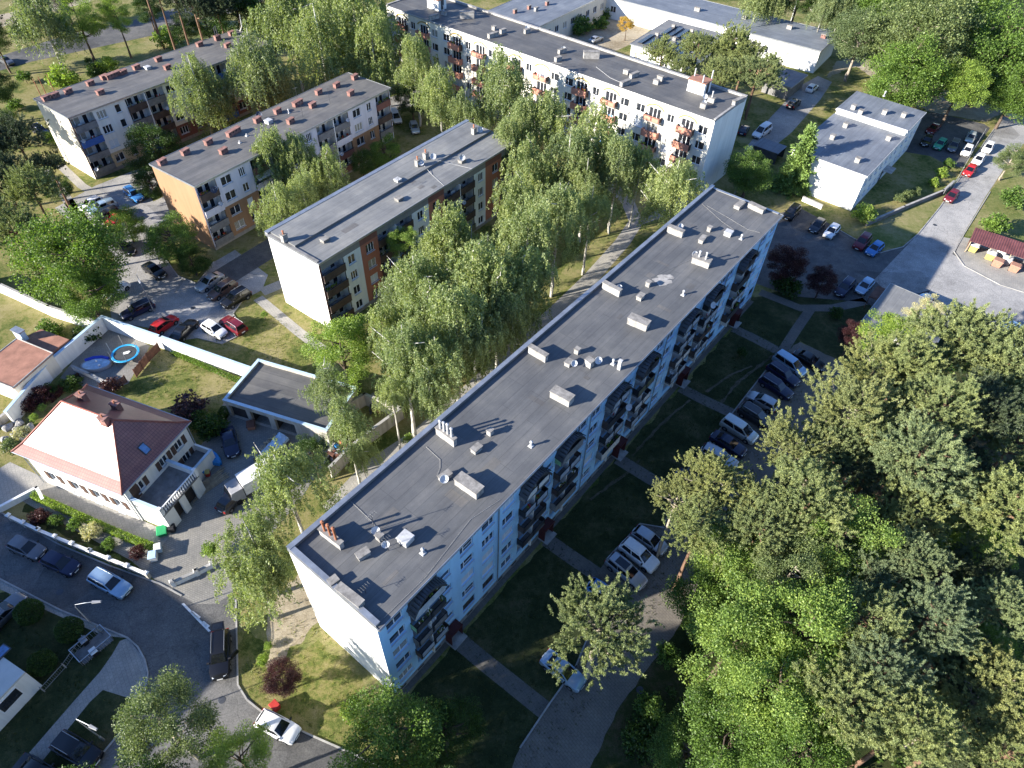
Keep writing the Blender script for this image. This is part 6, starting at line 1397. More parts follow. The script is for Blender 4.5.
def crown_birch(seed, n=54, per=40, rx=2.7, rz=5.0, mat='leaf_birch', L=.22, W_=.115):
    rg = np.random.default_rng(seed); p, d = shell(rg, n, .3, -.65); Cs = []
    z = p[:, 2:]; prof = np.clip(1.0-.4*z-.3*z*z+.25*np.sin(4*d[:, :1]+seed), .3, 1.2)
    P = p*np.array([rx, rx, rz])*np.concatenate([prof, prof, np.ones_like(prof)], 1)
    P[:, 0] += .6*np.sin(P[:, 2]*.5+seed); P[:, 1] += .5*np.cos(P[:, 2]*.6+seed*2)
    for c, q in zip(P, d):
        m = rg.integers(6, 12); sz = rg.uniform(.35, .75)
        for _ in range(m):                               # a limb end with its curtain of hanging twigs
            o = unit(np.array([q[0], q[1], .1])+rg.normal(size=3)*.5); s0 = c+rg.normal(size=3)*np.array([sz, sz, .4]); ln = rg.uniform(.8, 2.7)
            k = int(per*ln/1.7); t = rg.random((k, 1))
            Cs.append(s0+o*(t**.6)*.6+np.array([0, 0, -1.0])*(t**1.5)*ln+rg.normal(size=(k, 3))*np.array([.10, .10, .12]))
    C = np.concatenate(Cs)
    return quads_mesh('crown', norm_r(leaves(rg, C, L, W_, 1.1, .1, None, .75), rx), mat), P[::2]
def crown_pine(seed, n=60, rx=3.5, rz=2.9, mat='needle', nf=14, per=11, nb=9, L=.21, W_=.042):
    rg = np.random.default_rng(seed); d = unit(rg.normal(size=(n*4, 3))); d = d[d[:, 2] > -.35][:n]
    p = d*(.3+.7*rg.random((len(d), 1))**.5); lump = 1+.3*np.sin(d[:, :1]*3.3+seed*1.7)*np.cos(d[:, 1:2]*3.1+seed)
    P = p*lump*np.array([rx, rx, rz]); T, O = [], []
    for c, q in zip(P, d):
        sz = rg.uniform(.35, .8); m = int(nf*rg.uniform(.6, 1.4))
        for _ in range(m):                               # shoots like fingers, pointing outwards and up
            ax = unit(q*np.array([.9, .9, .4])+np.array([0, 0, .75])+rg.normal(size=3)*.5); s0 = c+rg.normal(size=3)*np.array([sz, sz, sz*.45]); ln = rg.uniform(.45, 1.05)
            t = rg.random((per, 1)); T.append(s0+ax*t*ln); O.append(np.repeat(ax[None], per, 0))
    T = np.concatenate(T); O = np.concatenate(O); C = np.repeat(T, nb, 0); OO = np.repeat(O, nb, 0)
    a = unit(OO*.8+rg.normal(size=C.shape)*.6); b = unit(np.cross(a, rg.normal(size=C.shape))); l = L*(.7+.6*rg.random((len(C), 1)))
    V = np.stack([C-b*W_*.4, C+a*l*.5-b*W_*.5, C+a*l, C+a*l*.5+b*W_*.5], 1).reshape(-1, 3)
    k = rx/np.percentile(np.hypot(V[:, 0], V[:, 1]), 95)
    return quads_mesh('crown', V*k, mat), P*k
def crown_spruce(seed, h=9.0, r=2.3, mat='spruce_needle'):
    rg = np.random.default_rng(seed); T, O = [], []; P = []
    for i in range(26):
        t = i/25; z = h*(t-.5); rr = r*(1-t)**.8*(.8+.4*rg.random())+.15; nbr = int(6+8*(1-t))
        for k in range(nbr):
            an = rg.random()*6.283; m = int(34*(rr/r)+8); u = rg.random((m, 1))**.7; o = np.array([math.cos(an), math.sin(an), 0])
            s = o*u*rr*(.75+.4*rg.random())+np.array([0, 0, -.35])*u*rr*.6+rg.normal(size=(m, 3))*np.array([.16, .16, .1])
            T.append(np.array([0, 0, z])+s); O.append(np.repeat((o+np.array([0, 0, .25]))[None], m, 0))
    C = np.concatenate(T); OO = np.concatenate(O); nb = 4; C = np.repeat(C, nb, 0); OO = np.repeat(OO, nb, 0)
    a = unit(OO+rg.normal(size=C.shape)*.7); b = unit(np.cross(a, rg.normal(size=C.shape))); l = .34*(.7+.6*rg.random((len(C), 1)))
    V = np.stack([C-b*.02, C+a*l*.5-b*.06, C+a*l, C+a*l*.5+b*.06], 1).reshape(-1, 3)
    return quads_mesh('crown', V, mat), np.array([[0, 0, h*.4], [.3, 0, 0]])
def crown_ball(seed, r=1.0, mat='leaf_dark', n=5200, L=.11, W_=.08):
    rg = np.random.default_rng(seed); d = unit(rg.normal(size=(n, 3))); d = d[d[:, 2] > -.8]
    C = d*r*(.88+.12*rg.random((len(d), 1)))*(1+.04*np.sin(d[:, :1]*7)); return quads_mesh('foliage', leaves(rg, C, L, W_, 0, 0, d), mat), C[:3]
def limbs_mesh(seed, P, mat, z0, n=14, r0=.10, name='limbs'):
    rg = random.Random(seed); mb = MB(); idx = list(range(len(P))); rg.shuffle(idx)
    for i in idx[:n]:
        p = Vector(P[i]); s = Vector((0, 0, max(z0, min(p.z-.25*Vector((p.x, p.y, 0)).length-.3, -z0*.8)))); mid = (s*.55+p*.45)+Vector((rg.uniform(-.3, .3), rg.uniform(-.3, .3), -.15))
        mb.tube([s, mid, p], [r0, r0*.6, r0*.2], 6)
    mb.tube([(0, 0, z0-.2), (.06, -.05, 0), (0, .05, -z0*.75)], [r0*1.6, r0*1.2, r0*.3], 8)
    return mb.mesh(name, mat, True)
def trunk_mesh(mat, n=10):
    mb = MB(); k = 7; mb.tube([(.05*math.sin(i*1.1), .05*math.cos(i*.9)-.05, i/(k-1)) for i in range(k)], [1.35 if i == 0 else 1-.045*i*i**.3 for i in range(k)], n, cap=True); return mb.mesh('trunk', mat, True)
TK = {m: trunk_mesh(m) for m in ('bark', 'bark_pine', 'bark_birch', 'bark_pale')}
LIB = {}
def lib(kind, metas):
    LIB[kind] = metas
def make(kind, fn, seeds, R0, lo, bark, tr, limbn=14, **kw):
    out = []
    for s in seeds:
        me, P = fn(s, **kw); out.append((me, limbs_mesh(s, P, bark, lo, limbn, tr*.55)))
    LIB[kind] = (out, R0, lo, bark, tr)
make('pine', crown_pine, (1, 2, 3), 3.5, -2.2, 'bark_pine', .20)
make('bluepine', crown_pine, (4, 5, 6), 3.5, -2.2, 'bark_pine', .20, mat='needle_blue')
make('oldpine', crown_pine, (7, 8), 3.5, -2.0, 'bark_pale', .22, mat='needle_yellow', limbn=18, n=54)
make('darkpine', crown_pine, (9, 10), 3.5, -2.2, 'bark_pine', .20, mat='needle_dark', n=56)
make('lonepine', crown_pine, (31,), 3.5, -2.0, 'bark_pale', .24, mat='needle', limbn=20, n=52, nf=16)
make('birch', crown_birch, (11, 12, 13, 14), 2.7, -4.0, 'bark_birch', .14, limbn=5)
make('greybirch', crown_birch, (15, 16), 2.7, -4.0, 'bark_birch', .14, limbn=5, mat='leaf_birch_grey')
make('maple', crown_broad, (17, 18), 3.5, -2.6, 'bark', .2)
for k, mt in (('maple', 'leaf_green'), ('silver', 'leaf_silver'), ('lime', 'leaf_lime'), ('bright', 'leaf_bright')): make('big'+k, crown_broad, (61, 62) if k == 'maple' else (63,), 8.0, -6.0, 'bark' if k != 'silver' else 'bark_pale', .42, mat=mt, n=260, per=170, rx=8.0, rz=7.6, cl=1.75, L=.36, W_=.235, limbn=26)
make('bright', crown_broad, (19, 20, 21), 3.5, -2.6, 'bark', .18, mat='leaf_bright')
make('lime', crown_broad, (22,), 3.5, -2.6, 'bark', .18, mat='leaf_lime')
make('silver', crown_broad, (23, 24), 3.5, -2.6, 'bark_pale', .2, mat='leaf_silver')
make('dark', crown_broad, (25, 26), 3.5, -2.6, 'bark', .2, mat='leaf_dark')
make('purple', crown_broad, (27,), 3.5, -2.6, 'bark', .18, mat='leaf_purple', n=95)
make('autumn', crown_broad, (28,), 3.5, -2.6, 'bark', .18, mat='leaf_autumn', n=50)
make('white', crown_broad, (29,), 3.5, -2.6, 'bark', .18, mat='leaf_white', n=45)
make('spruce', crown_spruce, (30,), 2.3, -4.0, 'bark', .16, limbn=2)
for k, mt in (('bush', 'leaf_bright'), ('bush_lime', 'leaf_lime'), ('bush_green', 'leaf_green'), ('bush_dark', 'leaf_dark'), ('bush_purple', 'leaf_purple'), ('bush_silver', 'leaf_silver'), ('rhodo', 'rhododendron'), ('bush_autumn', 'leaf_autumn'), ('bush_white', 'leaf_white')):
    LIB[k] = ([(crown_broad(40+i, n=26, per=90, rx=1.1, rz=.95, cl=.5, L=.22, W_=.15, mat=mt, lo=.35)[0], None) for i in range(1)], 1.3, 0, 'bark', .05)
LIB['ball'] = ([(crown_ball(50)[0], None)], 1.0, 0, 'bark', .05)
_i = {}
def dist(p): return (Vector(p)-Vector((0, 0, CAM_H))).dot(Vector(CF))
def tree(kind, px, py, zc, rpx, label, name=None, sz=1.0, group=None):
    """crown centre at a pixel, crown centre height zc, crown radius in pixels"""
    vs_, R0, lo, bark, tr = LIB[kind]; i = _i.get(kind, random.randint(0, 9)); _i[kind] = i+1
    c = at(px, py, zc); r = rpx*dist(c)/F_PX
    if r > 4.6 and 'big'+kind in LIB: kind = 'big'+kind; vs_, R0, lo, bark, tr = LIB[kind]
    s = r/R0*{'birch': 1.13, 'greybirch': 1.1, 'lonepine': 1.08}.get(kind, 1.06 if 'pine' in kind else 1.04); bushy = vs_[0][1] is None
    me, lm = vs_[i % len(vs_)]
    nm = name or {'pine': 'pine_tree', 'bluepine': 'pine_tree', 'oldpine': 'pine_tree', 'darkpine': 'pine_tree', 'lonepine': 'pine_tree', 'birch': 'birch_tree', 'greybirch': 'birch_tree', 'spruce': 'spruce_tree', 'ball': 'topiary_bush'}.get(kind, 'shrub' if bushy else 'broadleaf_tree')
    t = thing(nm, label, 'shrub' if bushy else 'tree', (c.x, c.y, 0), 0, group)
    rz = random.uniform(0, 6.28)
    o = put('foliage' if bushy else 'crown', me, t, (0, 0, zc), rz); o.scale = (s, s, s*sz)
    if bushy:
        if kind != 'ball': k = put('stem', TK['bark'], t, (0, 0, 0)); k.scale = (.05, .05, max(zc, .2))
        return t
    o = put('limbs', lm, t, (0, 0, zc), rz); o.scale = (s, s, s*sz)
    h = zc+lo*s*sz+.3; k = put('trunk', TK[bark], t, (0, 0, -.1), random.uniform(0, 6)); w_ = tr*max(s, .5)*1.15; k.scale = (w_, w_, max(h, .6)+.1)
    return t
T_ = [
 # wood at the lower right
 ('bluepine', 918, 459, 15, 46, 'broad blue green pine in the middle of the wood with a visible trunk'),
 ('oldpine', 849, 411, 14, 44, 'yellowish pine bordering the car row at the upper left of the wood'),
 ('pine', 938, 414, 15, 40, 'pine between the broad middle pine and the dark one at the right edge'),
 ('oldpine', 797, 449, 13, 35, 'yellowish pine with bare brown twigs overhanging the shaded car lane'),
 ('pine', 802, 502, 14, 42, 'grey green pine below the pine with bare brown twigs'),
 ('darkpine', 988, 416, 14, 42, 'dark pine in shadow near the right edge of the wood'),
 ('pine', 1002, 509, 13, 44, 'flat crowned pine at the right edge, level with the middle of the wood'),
 ('bluepine', 918, 560, 13, 31, 'small bluish pine between two bright green maples in the wood'),
 ('pine', 860, 626, 14, 42, 'pine beside the big light green maples, upper one of two'),
 ('bluepine', 929, 618, 15, 38, 'bluish pine with upright tufts right of the middle of the lower wood'),
 ('bluepine', 886, 671, 15, 36, 'bluish pine just below and between two other pines in the lower wood'),
 ('pine', 848, 702, 14, 46, 'grey green pine beside the light green maples near the bottom edge'),
 ('pine', 908, 728, 14, 44, 'olive pine close to the bottom edge, left of a dark gap'),
 ('bluepine', 1000, 606, 14, 32, 'bluish pine at the right edge above a forked dead limb'),
 ('oldpine', 1004, 688, 13, 46, 'olive pine at the right edge with bare reddish limbs'),
 ('pine', 1004, 757, 12, 34, 'pine in the bottom right corner of the photo'),
 ('pine', 964, 342, 14, 43, 'big pine next to the pavilion at the upper end of the wood'),
 ('oldpine', 875, 373, 12, 40, 'light olive pine in front of the light green maple at the upper wood edge'),
 ('pine', 1008, 366, 14, 42, 'pine at the right edge at the upper end of the wood'),
 ('oldpine', 711, 478, 13, 32, 'tall narrow pine whose top covers the dark cars at the lower end of the row'),
 ('oldpine', 676, 502, 11, 26, 'leftmost pine of the wood beside the long lawn'),
 ('pine', 700, 528, 12, 34, 'pine left of the light green maple at the left wood edge'),
 ('oldpine', 748, 504, 12, 34, 'olive pine between the leftmost pines and the bare twig pine'),
 ('pine', 760, 528, 13, 32, 'grey pine above the big light green maple, next to the car lane'),
 ('darkpine', 954, 474, 11, 36, 'shaded pine behind the broad middle pine'),
 ('darkpine', 868, 476, 11, 34, 'shaded pine between the broad middle pine and the bare twig pine'),
 ('darkpine', 892, 538, 8, 30, 'low dark pine in the gap under the middle pine'),
 ('pine', 905, 370, 13, 40, 'pine between the light olive one and the big pavilion pine'),
 ('pine', 878, 432, 13, 36, 'pine between the yellowish car row pine and the broad middle pine'),
 ('darkpine', 960, 668, 11, 34, 'shaded pine in the dark gap of the lower wood'),
 ('darkpine', 958, 738, 9, 36, 'shaded pine at the bottom edge beside the corner pine'),
 ('darkpine', 975, 575, 10, 34, 'shaded pine under the right edge pines'),
 ('bright', 838, 545, 12, 46, 'bright green maple in the middle of the wood'),
 ('bright', 974, 549, 9, 30, 'bright green maple in the gap near the flat crowned pine'),
 ('bright', 800, 636, 12, 56, 'big light green maple left of the upper grey pine'),
 ('bright', 778, 690, 12, 52, 'light green maple filling the lower wood beside the lane'),
 ('maple', 798, 748, 11, 50, 'green maple at the bottom edge below the big light green ones'),
 ('bright', 932, 712, 7, 26, 'small yellow green maple between the pines near the bottom'),
 ('bright', 738, 636, 10, 54, 'light green maple overhanging the lane at the left wood edge'),
 ('maple', 736, 728, 8, 48, 'green maple on the lower left corner of the wood'),
 ('maple', 690, 752, 5, 34, 'low leafy tree at the bottom edge beside the lane'),
 ('bright', 731, 556, 10, 38, 'light green maple below the left pines of the wood'),
 ('silver', 790, 575, 12, 36, 'pale leaved tree between the maples and the grey pine'),
 ('maple', 704, 600, 7, 34, 'green tree at the lane where the sunlight strikes the setts'),
 ('maple', 830, 596, 10, 36, 'green tree between the bright middle maple and the big light green one'),
 ('lime', 890, 342, 10, 28, 'light yellow green maple at the corner of the pavilion'),
 ('white', 926, 312, 9, 17, 'pale flowering tree right behind the pavilion roof'),
 ('purple', 853, 335, 4, 13, 'small purple leaved tree at the corner of the pavilion'),
 ('lonepine', 599, 630, 10.5, 46, 'lone pine with bare pale limbs over the parked cars'),
 ('maple', 396, 738, 7, 50, 'leafy maple at the bottom edge below the near corner of the blue white block'),
 ('dark', 446, 730, 4, 34, 'dark tree in the shade of the near corner of the blue white block'),
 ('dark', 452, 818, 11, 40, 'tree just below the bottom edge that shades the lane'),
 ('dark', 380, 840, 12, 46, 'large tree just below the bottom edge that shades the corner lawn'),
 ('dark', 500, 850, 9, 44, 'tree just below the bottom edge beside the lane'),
 # left bottom
 ('silver', 163, 724, 9, 44, 'green tree at the bottom edge beside the street junction'),
 ('bright', 238, 758, 7, 32, 'green tree at the bottom edge left of the white car'),
 ('purple', 281, 679, 2.8, 18, 'small purple leaved tree on the sunlit lawn'),
 ('birch', 285, 484, 11, 40, 'wide birch between the box truck and the gable of the blue white block'),
 ('birch', 254, 543, 10, 33, 'birch with drooping branches over the yard gateway'),
 ('birch', 258, 582, 7.5, 30, 'lowest birch beside the sunlit lawn'),
 ('birch', 346, 425, 12, 22, 'birch right of the garage roof'),
 ('birch', 361, 456, 8, 16, 'small birch in front of the concrete yard wall'),
 ('dark', 312, 452, 6, 18, 'dark thuja like tree behind the firewood trailer'),
 ('birch', 392, 392, 12, 19, 'birch at the corner of the concrete scrap yard'),
 ('birch', 430, 392, 12, 21, 'birch with white trunk beside the roof edge near the scrap yard'),
 ('bright', 342, 352, 7, 34, 'bright green maple at the corner of the striped block'),
 ('greybirch', 328, 385, 11, 21, 'grey green birch in front of the bright maple'),
 # birch grove between striped block and blue-white block
 ('birch', 447, 245, 13, 28, 'tall birch at the middle of the striped facade'),
 ('bright', 404, 242, 9, 16, 'bright green narrow tree at the striped facade'),
 ('birch', 416, 290, 13, 34, 'broad birch in front of the striped facade'),
 ('greybirch', 398, 300, 9, 20, 'low grey birch at the left of the grove'),
 ('birch', 488, 258, 12, 22, 'round birch near the right end of the striped block'),
 ('birch', 474, 290, 14, 34, 'tall birch in the middle of the grove'),
 ('birch', 456, 330, 14, 38, 'large birch overlooking the sunlit lawn gap in the grove'),
 ('birch', 405, 356, 14, 34, 'birch above the bright maple of the striped block corner'),
 ('birch', 436, 366, 13, 32, 'birch close to the roof edge, lower half of the grove'),
 ('birch', 497, 308, 13, 28, 'birch right of the large grove birch'),
 ('birch', 528, 246, 14, 32, 'bright birch on the upper edge of the grove'),
 ('birch', 558, 216, 14, 30, 'bright birch beside the lit grass strip along the path'),
 ('birch', 591, 208, 12, 20, 'birch nearest the light path, with its trunk showing'),
 ('birch', 522, 288, 13, 28, 'birch left of the light path along the long roof'),
 ('birch', 513, 326, 11, 25, 'shaded birch at the roof edge below the grass strip'),
 ('birch', 672, 194, 13, 30, 'birch at the far left corner of the long roof'),
 ('birch', 472, 250, 12, 24, 'birch just right of the tall one at the striped facade'),
 ('birch', 430, 322, 12, 28, 'birch filling the left heart of the grove'),
 ('birch', 388, 334, 10, 24, 'birch at the left end of the grove above the bright maple'),
 ('birch', 508, 270, 12, 25, 'birch between the round birch and the path side birches'),
 ('birch', 482, 342, 12, 27, 'birch close to the roof edge in the middle of the grove'),
 ('birch', 520, 212, 11, 24, 'birch at the upper left of the grove below the striped roof end'),
 # in front of the white block
 ('birch', 416, 66, 12, 20, 'slim birch nearest the left end of the salmon balcony facade'),
 ('birch', 440, 94, 12, 22, 'birch hanging in front of the left third of the salmon balconies'),
 ('birch', 466, 112, 10, 18, 'lower birch between two taller ones at the salmon facade'),
 ('birch', 500, 90, 13, 25, 'tall birch in front of the salmon balconies left of the middle'),
 ('birch', 524, 128, 12, 22, 'birch below the tall one at the salmon facade'),
 ('birch', 550, 124, 13, 26, 'bushy birch at the middle of the salmon balcony facade'),
 ('birch', 568, 160, 13, 28, 'birch in front of the middle birches of the salmon facade'),
 ('birch', 598, 146, 13, 25, 'birch right of the middle of the salmon facade'),
 ('birch', 618, 168, 12, 24, 'birch below the right hand salmon balconies'),
 ('birch', 640, 168, 11, 20, 'small birch close under the right end of the salmon facade'),
 ('birch', 586, 182, 11, 21, 'birch between the salmon facade and the lit grass strip'),
 ('birch', 530, 176, 11, 24, 'birch behind the right end of the striped roof'),
 ('birch', 508, 146, 11, 20, 'birch just beyond the far corner of the striped roof'),
 # top centre
 ('birch', 290, 22, 14, 32, 'huge birch at the top left of the orange gable block'),
 ('birch', 320, 44, 14, 30, 'birch behind the far end of the orange gable block'),
 ('birch', 356, 28, 14, 34, 'large birch at the top edge left of the salmon facade'),
 ('birch', 374, 54, 12, 26, 'birch at the left corner of the salmon balcony block'),
 ('birch', 336, 4, 14, 28, 'birch cut off by the top edge of the photo'),
 ('maple', 268, 18, 12, 18, 'bright narrow tree at the top between cream and orange blocks'),
 ('maple', 300, -6, 12, 26, 'green tree at the top edge behind the huge birch'),
 ('greybirch', 250, 70, 13, 28, 'grey birch at the right end of the cream block'),
 ('greybirch', 272, 84, 10, 22, 'shaded birch between the cream block and the orange gable roof'),
 ('birch', 197, 86, 12, 24, 'weeping birch in front of the cream facade'),
 ('birch', 214, 104, 8, 18, 'low part birch at the foot of the weeping one'),
 ('birch', 272, 158, 10, 20, 'birch in front of the orange and lilac facade, left one'),
 ('birch', 298, 154, 10, 19, 'birch in front of the orange and lilac facade, right one'),
 ('birch', 278, 206, 8, 22, 'birch at the left corner of the striped block roof'),
 ('birch', 330, 178, 7, 19, 'low birch between the lilac facade and the striped roof'),
 ('birch', 304, 196, 7, 18, 'low birch right behind the striped roof'),
 ('maple', 386, 153, 4, 17, 'small green tree behind the striped roof near the white van'),
 ('dark', 362, 162, 4, 12, 'dark small tree behind the striped roof'),
 ('dark', 412, 100, 5, 18, 'dark tree in the shade of the birches by the white van'),
 # left
 ('greybirch', 40, 16, 12, 28, 'willow like birch at the top left corner'),
 ('bright', 78, 20, 9, 21, 'bright green tree with a pale trunk by the upper road'),
 ('bright', 116, 16, 9, 15, 'smaller bright green tree with a pale trunk by the upper road'),
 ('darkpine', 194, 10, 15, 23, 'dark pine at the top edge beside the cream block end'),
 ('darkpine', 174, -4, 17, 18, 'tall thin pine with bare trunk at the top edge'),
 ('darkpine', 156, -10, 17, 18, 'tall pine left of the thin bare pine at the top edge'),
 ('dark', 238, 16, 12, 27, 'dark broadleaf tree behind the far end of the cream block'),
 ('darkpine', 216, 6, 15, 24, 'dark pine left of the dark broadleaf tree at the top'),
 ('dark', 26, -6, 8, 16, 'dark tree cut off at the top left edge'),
 ('dark', 206, 24, 7, 16, 'dark tree right above the far end of the cream block roof'),
 ('maple', 262, 36, 8, 18, 'green tree behind the grey birch at the cream block end'),
 ('dark', 60, -6, 7, 16, 'dark tree at the top edge above the upper road'),
 ('dark', 148, 10, 5, 13, 'dark low tree under the tall pines at the upper road'),
 ('pine', 744, 62, 8, 20, 'pine at the workshop wall between two other pines'),
 ('dark', 184, 30, 7, 14, 'dark low tree beside the bare pine trunks at the upper road'),
 ('darkpine', 250, -2, 14, 24, 'dark pine at the top edge right of the dark broadleaf tree'),
 ('darkpine', 140, -22, 15, 22, 'pine beyond the top edge left of the tall ones'),
 ('dark', 8, 128, 4, 16, 'dark bushy tree at the left edge under the pines'),
 ('dark', 60, 190, 3, 13, 'dark bushy tree beside the footpath on the left lawn'),
 ('dark', -14, 84, 8, 22, 'dark tree cut off by the left edge below the upper road'),
 ('dark', -6, 40, 7, 16, 'dark tree cut off by the left edge above the upper road'),
 ('bush', 164, 37, 2.2, 14, 'round bright shrub behind the cream block roof'),
 ('bush_lime', 106, 64, 2, 11, 'lime green shrub behind the cream block'),
 ('bush_lime', 62, 78, 2.2, 17, 'large lime green shrub behind the pipes of the cream block'),
 ('bush_dark', 96, 70, 1.5, 11, 'dark shrub between two lime green ones'),
 ('bush_green', 24, 76, 1.6, 8, 'round green shrub below the upper road at the left'),
 ('bush_dark', 88, 60, 1, 4, 'small round dark shrub at the upper road'),
 ('bush_green', 15, 104, 1.3, 9, 'flat green shrub on the left lawn'),
 ('bush_lime', 50, 138, 1.5, 9, 'lime green shrub at the cream gable'),
 ('darkpine', 18, 142, 10, 27, 'dark green pine at the left edge below the cream gable'),
 ('pine', 32, 190, 10, 25, 'pine standing on the lawn left of the car park'),
 ('darkpine', 50, 168, 8, 19, 'small pine near the foot of the cream gable'),
 ('pine', 12, 230, 9, 31, 'pine at the left edge above the old white wall'),
 ('darkpine', 4, 184, 9, 30, 'pine cut off by the left edge'),
 ('maple', 72, 254, 8, 46, 'big green maple over the old white wall'),
 ('maple', 88, 296, 5, 28, 'lower crown of a green maple beside the white car'),
 ('dark', 155, 150, 5, 25, 'round green tree at the near corner of the cream block'),
 ('maple', 172, 240, 5.5, 25, 'round green tree on the car park island by the orange gable'),
 ('dark', 192, 262, 2.5, 16, 'dark shrubby tree beside the round island tree'),
 ('maple', 127, 226, 3, 17, 'small round tree over the red car'),
 ('dark', 150, 182, 2.5, 16, 'dark bushy tree at the foot of the orange gable roof'),
 ('pine', 906, 508, 12, 32, 'pine right below the broad blue green middle pine'),
 ('pine', 954, 512, 11, 31, 'pine between the middle pine and the flat crowned right edge pine'),
 ('pine', 1016, 442, 13, 34, 'pine at the right edge above the flat crowned one'),
 ('bluepine', 866, 578, 12, 31, 'bluish pine right of the bright green middle maple'),
 ('pine', 952, 652, 12, 31, 'pine filling the lower wood right of the upright bluish one'),
 ('oldpine', 972, 702, 12, 32, 'olive pine left of the bare limbed right edge pine'),
 ('maple', 986, 648, 8, 26, 'green tree under the right edge pines'),
 ('pine', 840, 452, 12, 31, 'pine between the bare twig pine and the broad middle pine'),
 # beyond the left edge, their shade reaches into the photo
 ('darkpine', -40, 62, 12, 26, 'pine just beyond the left edge at the upper road'),
 ('darkpine', -50, 110, 12, 28, 'pine just beyond the left edge level with the cream gable'),
 ('darkpine', -40, 150, 11, 28, 'pine just beyond the left edge above the old white wall'),
 ('darkpine', -30, 18, 12, 24, 'pine just beyond the top left corner'),
 # upper right
 ('silver', 862, 36, 10, 28, 'light green tree at the corner of the grey workshop roof'),
 ('silver', 928, 34, 14, 46, 'huge greyish green tree at the top right'),
 ('maple', 906, 78, 9, 34, 'green tree below the huge greyish one'),
 ('lime', 962, 84, 9, 24, 'yellow green tree at the road end'),
 ('maple', 1000, 50, 12, 44, 'big green tree in the top right corner'),
 ('maple', 1014, 96, 7, 26, 'green tree at the right edge by the road bend'),
 ('maple', 962, 8, 13, 36, 'green tree at the top edge between the big ones'),
 ('maple', 880, 8, 11, 28, 'green tree at the top edge behind the light green tree'),
 ('birch', 826, 6, 11, 15, 'birch with white stem behind the right workshop end'),
 ('birch', 842, 10, 10, 14, 'second birch with white stem behind the right workshop end'),
 ('birch', 760, -4, 11, 16, 'birch at the top edge behind the workshop roof middle'),
 ('birch', 778, -4, 11, 14, 'birch at the top edge left of the tall mast'),
 ('dark', 800, -4, 11, 20, 'dark tree at the top edge right of the tall mast'),
 ('pine', 662, 56, 6, 17, 'low pine in front of the solar panel roof'),
 ('pine', 698, 50, 9, 18, 'pine between the solar panel roof and the workshop'),
 ('pine', 733, 48, 10, 22, 'pine in front of the workshop wall, upper of a pair'),
 ('pine', 757, 76, 9, 25, 'big pine behind the right end of the white block'),
 ('pine', 722, 76, 8, 19, 'pine right behind the white roof stair head'),
 ('pine', 684, 68, 6, 14, 'small dark pine behind the white roof edge'),
 ('maple', 750, 172, 5, 22, 'green tree at the foot of the blue shaded gable'),
 ('silver', 740, 176, 4, 10, 'grey leaved small tree at the foot of the shaded gable'),
 ('spruce', 799, 164, 5.2, 19, 'pointed light green conifer beside the two level office'),
 ('bush', 866, 212, 1.8, 13, 'bright young maple at the fence corner of the office'),
 ('bush_silver', 900, 197, 1.2, 6, 'left grey rounded shrub on the office lawn'),
 ('bush_silver', 908, 194, 1.3, 6.5, 'middle grey rounded shrub on the office lawn'),
 ('bush_silver', 915.5, 191, 1.3, 6, 'right grey rounded shrub on the office lawn'),
 ('bush_lime', 942, 172, 1, 7, 'yellow flowering shrub by the fence of the office yard'),
 ('bush_green', 950, 163, 1, 6, 'green shrub by the fence of the office yard'),
 ('bush_lime', 934, 182, .8, 6, 'low yellow green shrub at the lower fence corner'),
 ('bush_green', 998, 223, 2.4, 15, 'round bright green tree directly above the bin shelter'),
 ('bush_green', 1014, 197, 2.4, 14, 'round bright green tree at the right edge above the shelter one'),
 ('silver', 1011, 160, 4.2, 14, 'grey green tree with thin stem beside the road'),
 ('bush_green', 582, 25, 1.8, 14, 'round green shrub by the school building'),
 ('bush_green', 600, 22, 1.5, 9, 'smaller green shrub beside the round one at the school building'),
 ('autumn', 627, 24, 4, 8, 'small orange leaved tree on the sandy yard'),
 ('bush', 652, 15, 2.2, 9, 'climbing green shrub on the white workshop wall'),
 ('bush_green', 606, 12, 1.2, 9, 'low green shrub by the workshop garden'),
 ('purple', 787, 264, 4, 18, 'larger dark purple tree at the end of the long block'),
 ('purple', 823, 281, 3.4, 14, 'smaller dark purple tree beside the parked cars'),
 ('bush_dark', 788, 285, 1.2, 16, 'dark hedge shrub under the larger purple tree'),
 ('bush_dark', 836, 312, 1.0, 8, 'dark shrub on the lawn near the pavilion'),
 ('bush_dark', 742, 352, .8, 6, 'small dark shrub on the lawn near the car row'),
 # villa garden
 ('ball', 29, 612, 1.1, 12.5, 'clipped round bush nearest the left edge'),
 ('ball', 69, 630, 1.1, 12.5, 'clipped round bush nearest the street lamp'),
 ('ball', 42, 663, 1.1, 12.5, 'clipped round bush next to the pale house'),
 ('rhodo', 189, 406, 1.6, 20, 'large rhododendron with purple blossom at the garden lawn'),
 ('bush_dark', 210, 424, 1.4, 17, 'dark hedge shrub beside the rhododendron'),
 ('bush_dark', 196, 420, 1.2, 13, 'dark hedge shrub on the villa side of the rhododendron'),
 ('bush_purple', 38, 394, 1.2, 12, 'dark purple shrub behind the villa roof'),
 ('bush_purple', 25, 404, .8, 11, 'dark purple ground shrub by the rock wall'),
 ('bush_purple', 110, 386, 1.4, 12, 'dark red shrub along the board fence'),
 ('bush', 42, 407, .8, 5, 'bright small shrub by the villa roof corner'),
 ('bush', 33, 417, .8, 5, 'bright small shrub in the rock garden'),
 ('bush_white', 22, 432, .7, 9, 'pale rockery plant in the rock garden'),
 ('bush_silver', 10, 446, .6, 10, 'grey rockery plant at the left edge'),
 ('bush_purple', 38, 516, .9, 11, 'reddish shrub at the left end of the front garden'),
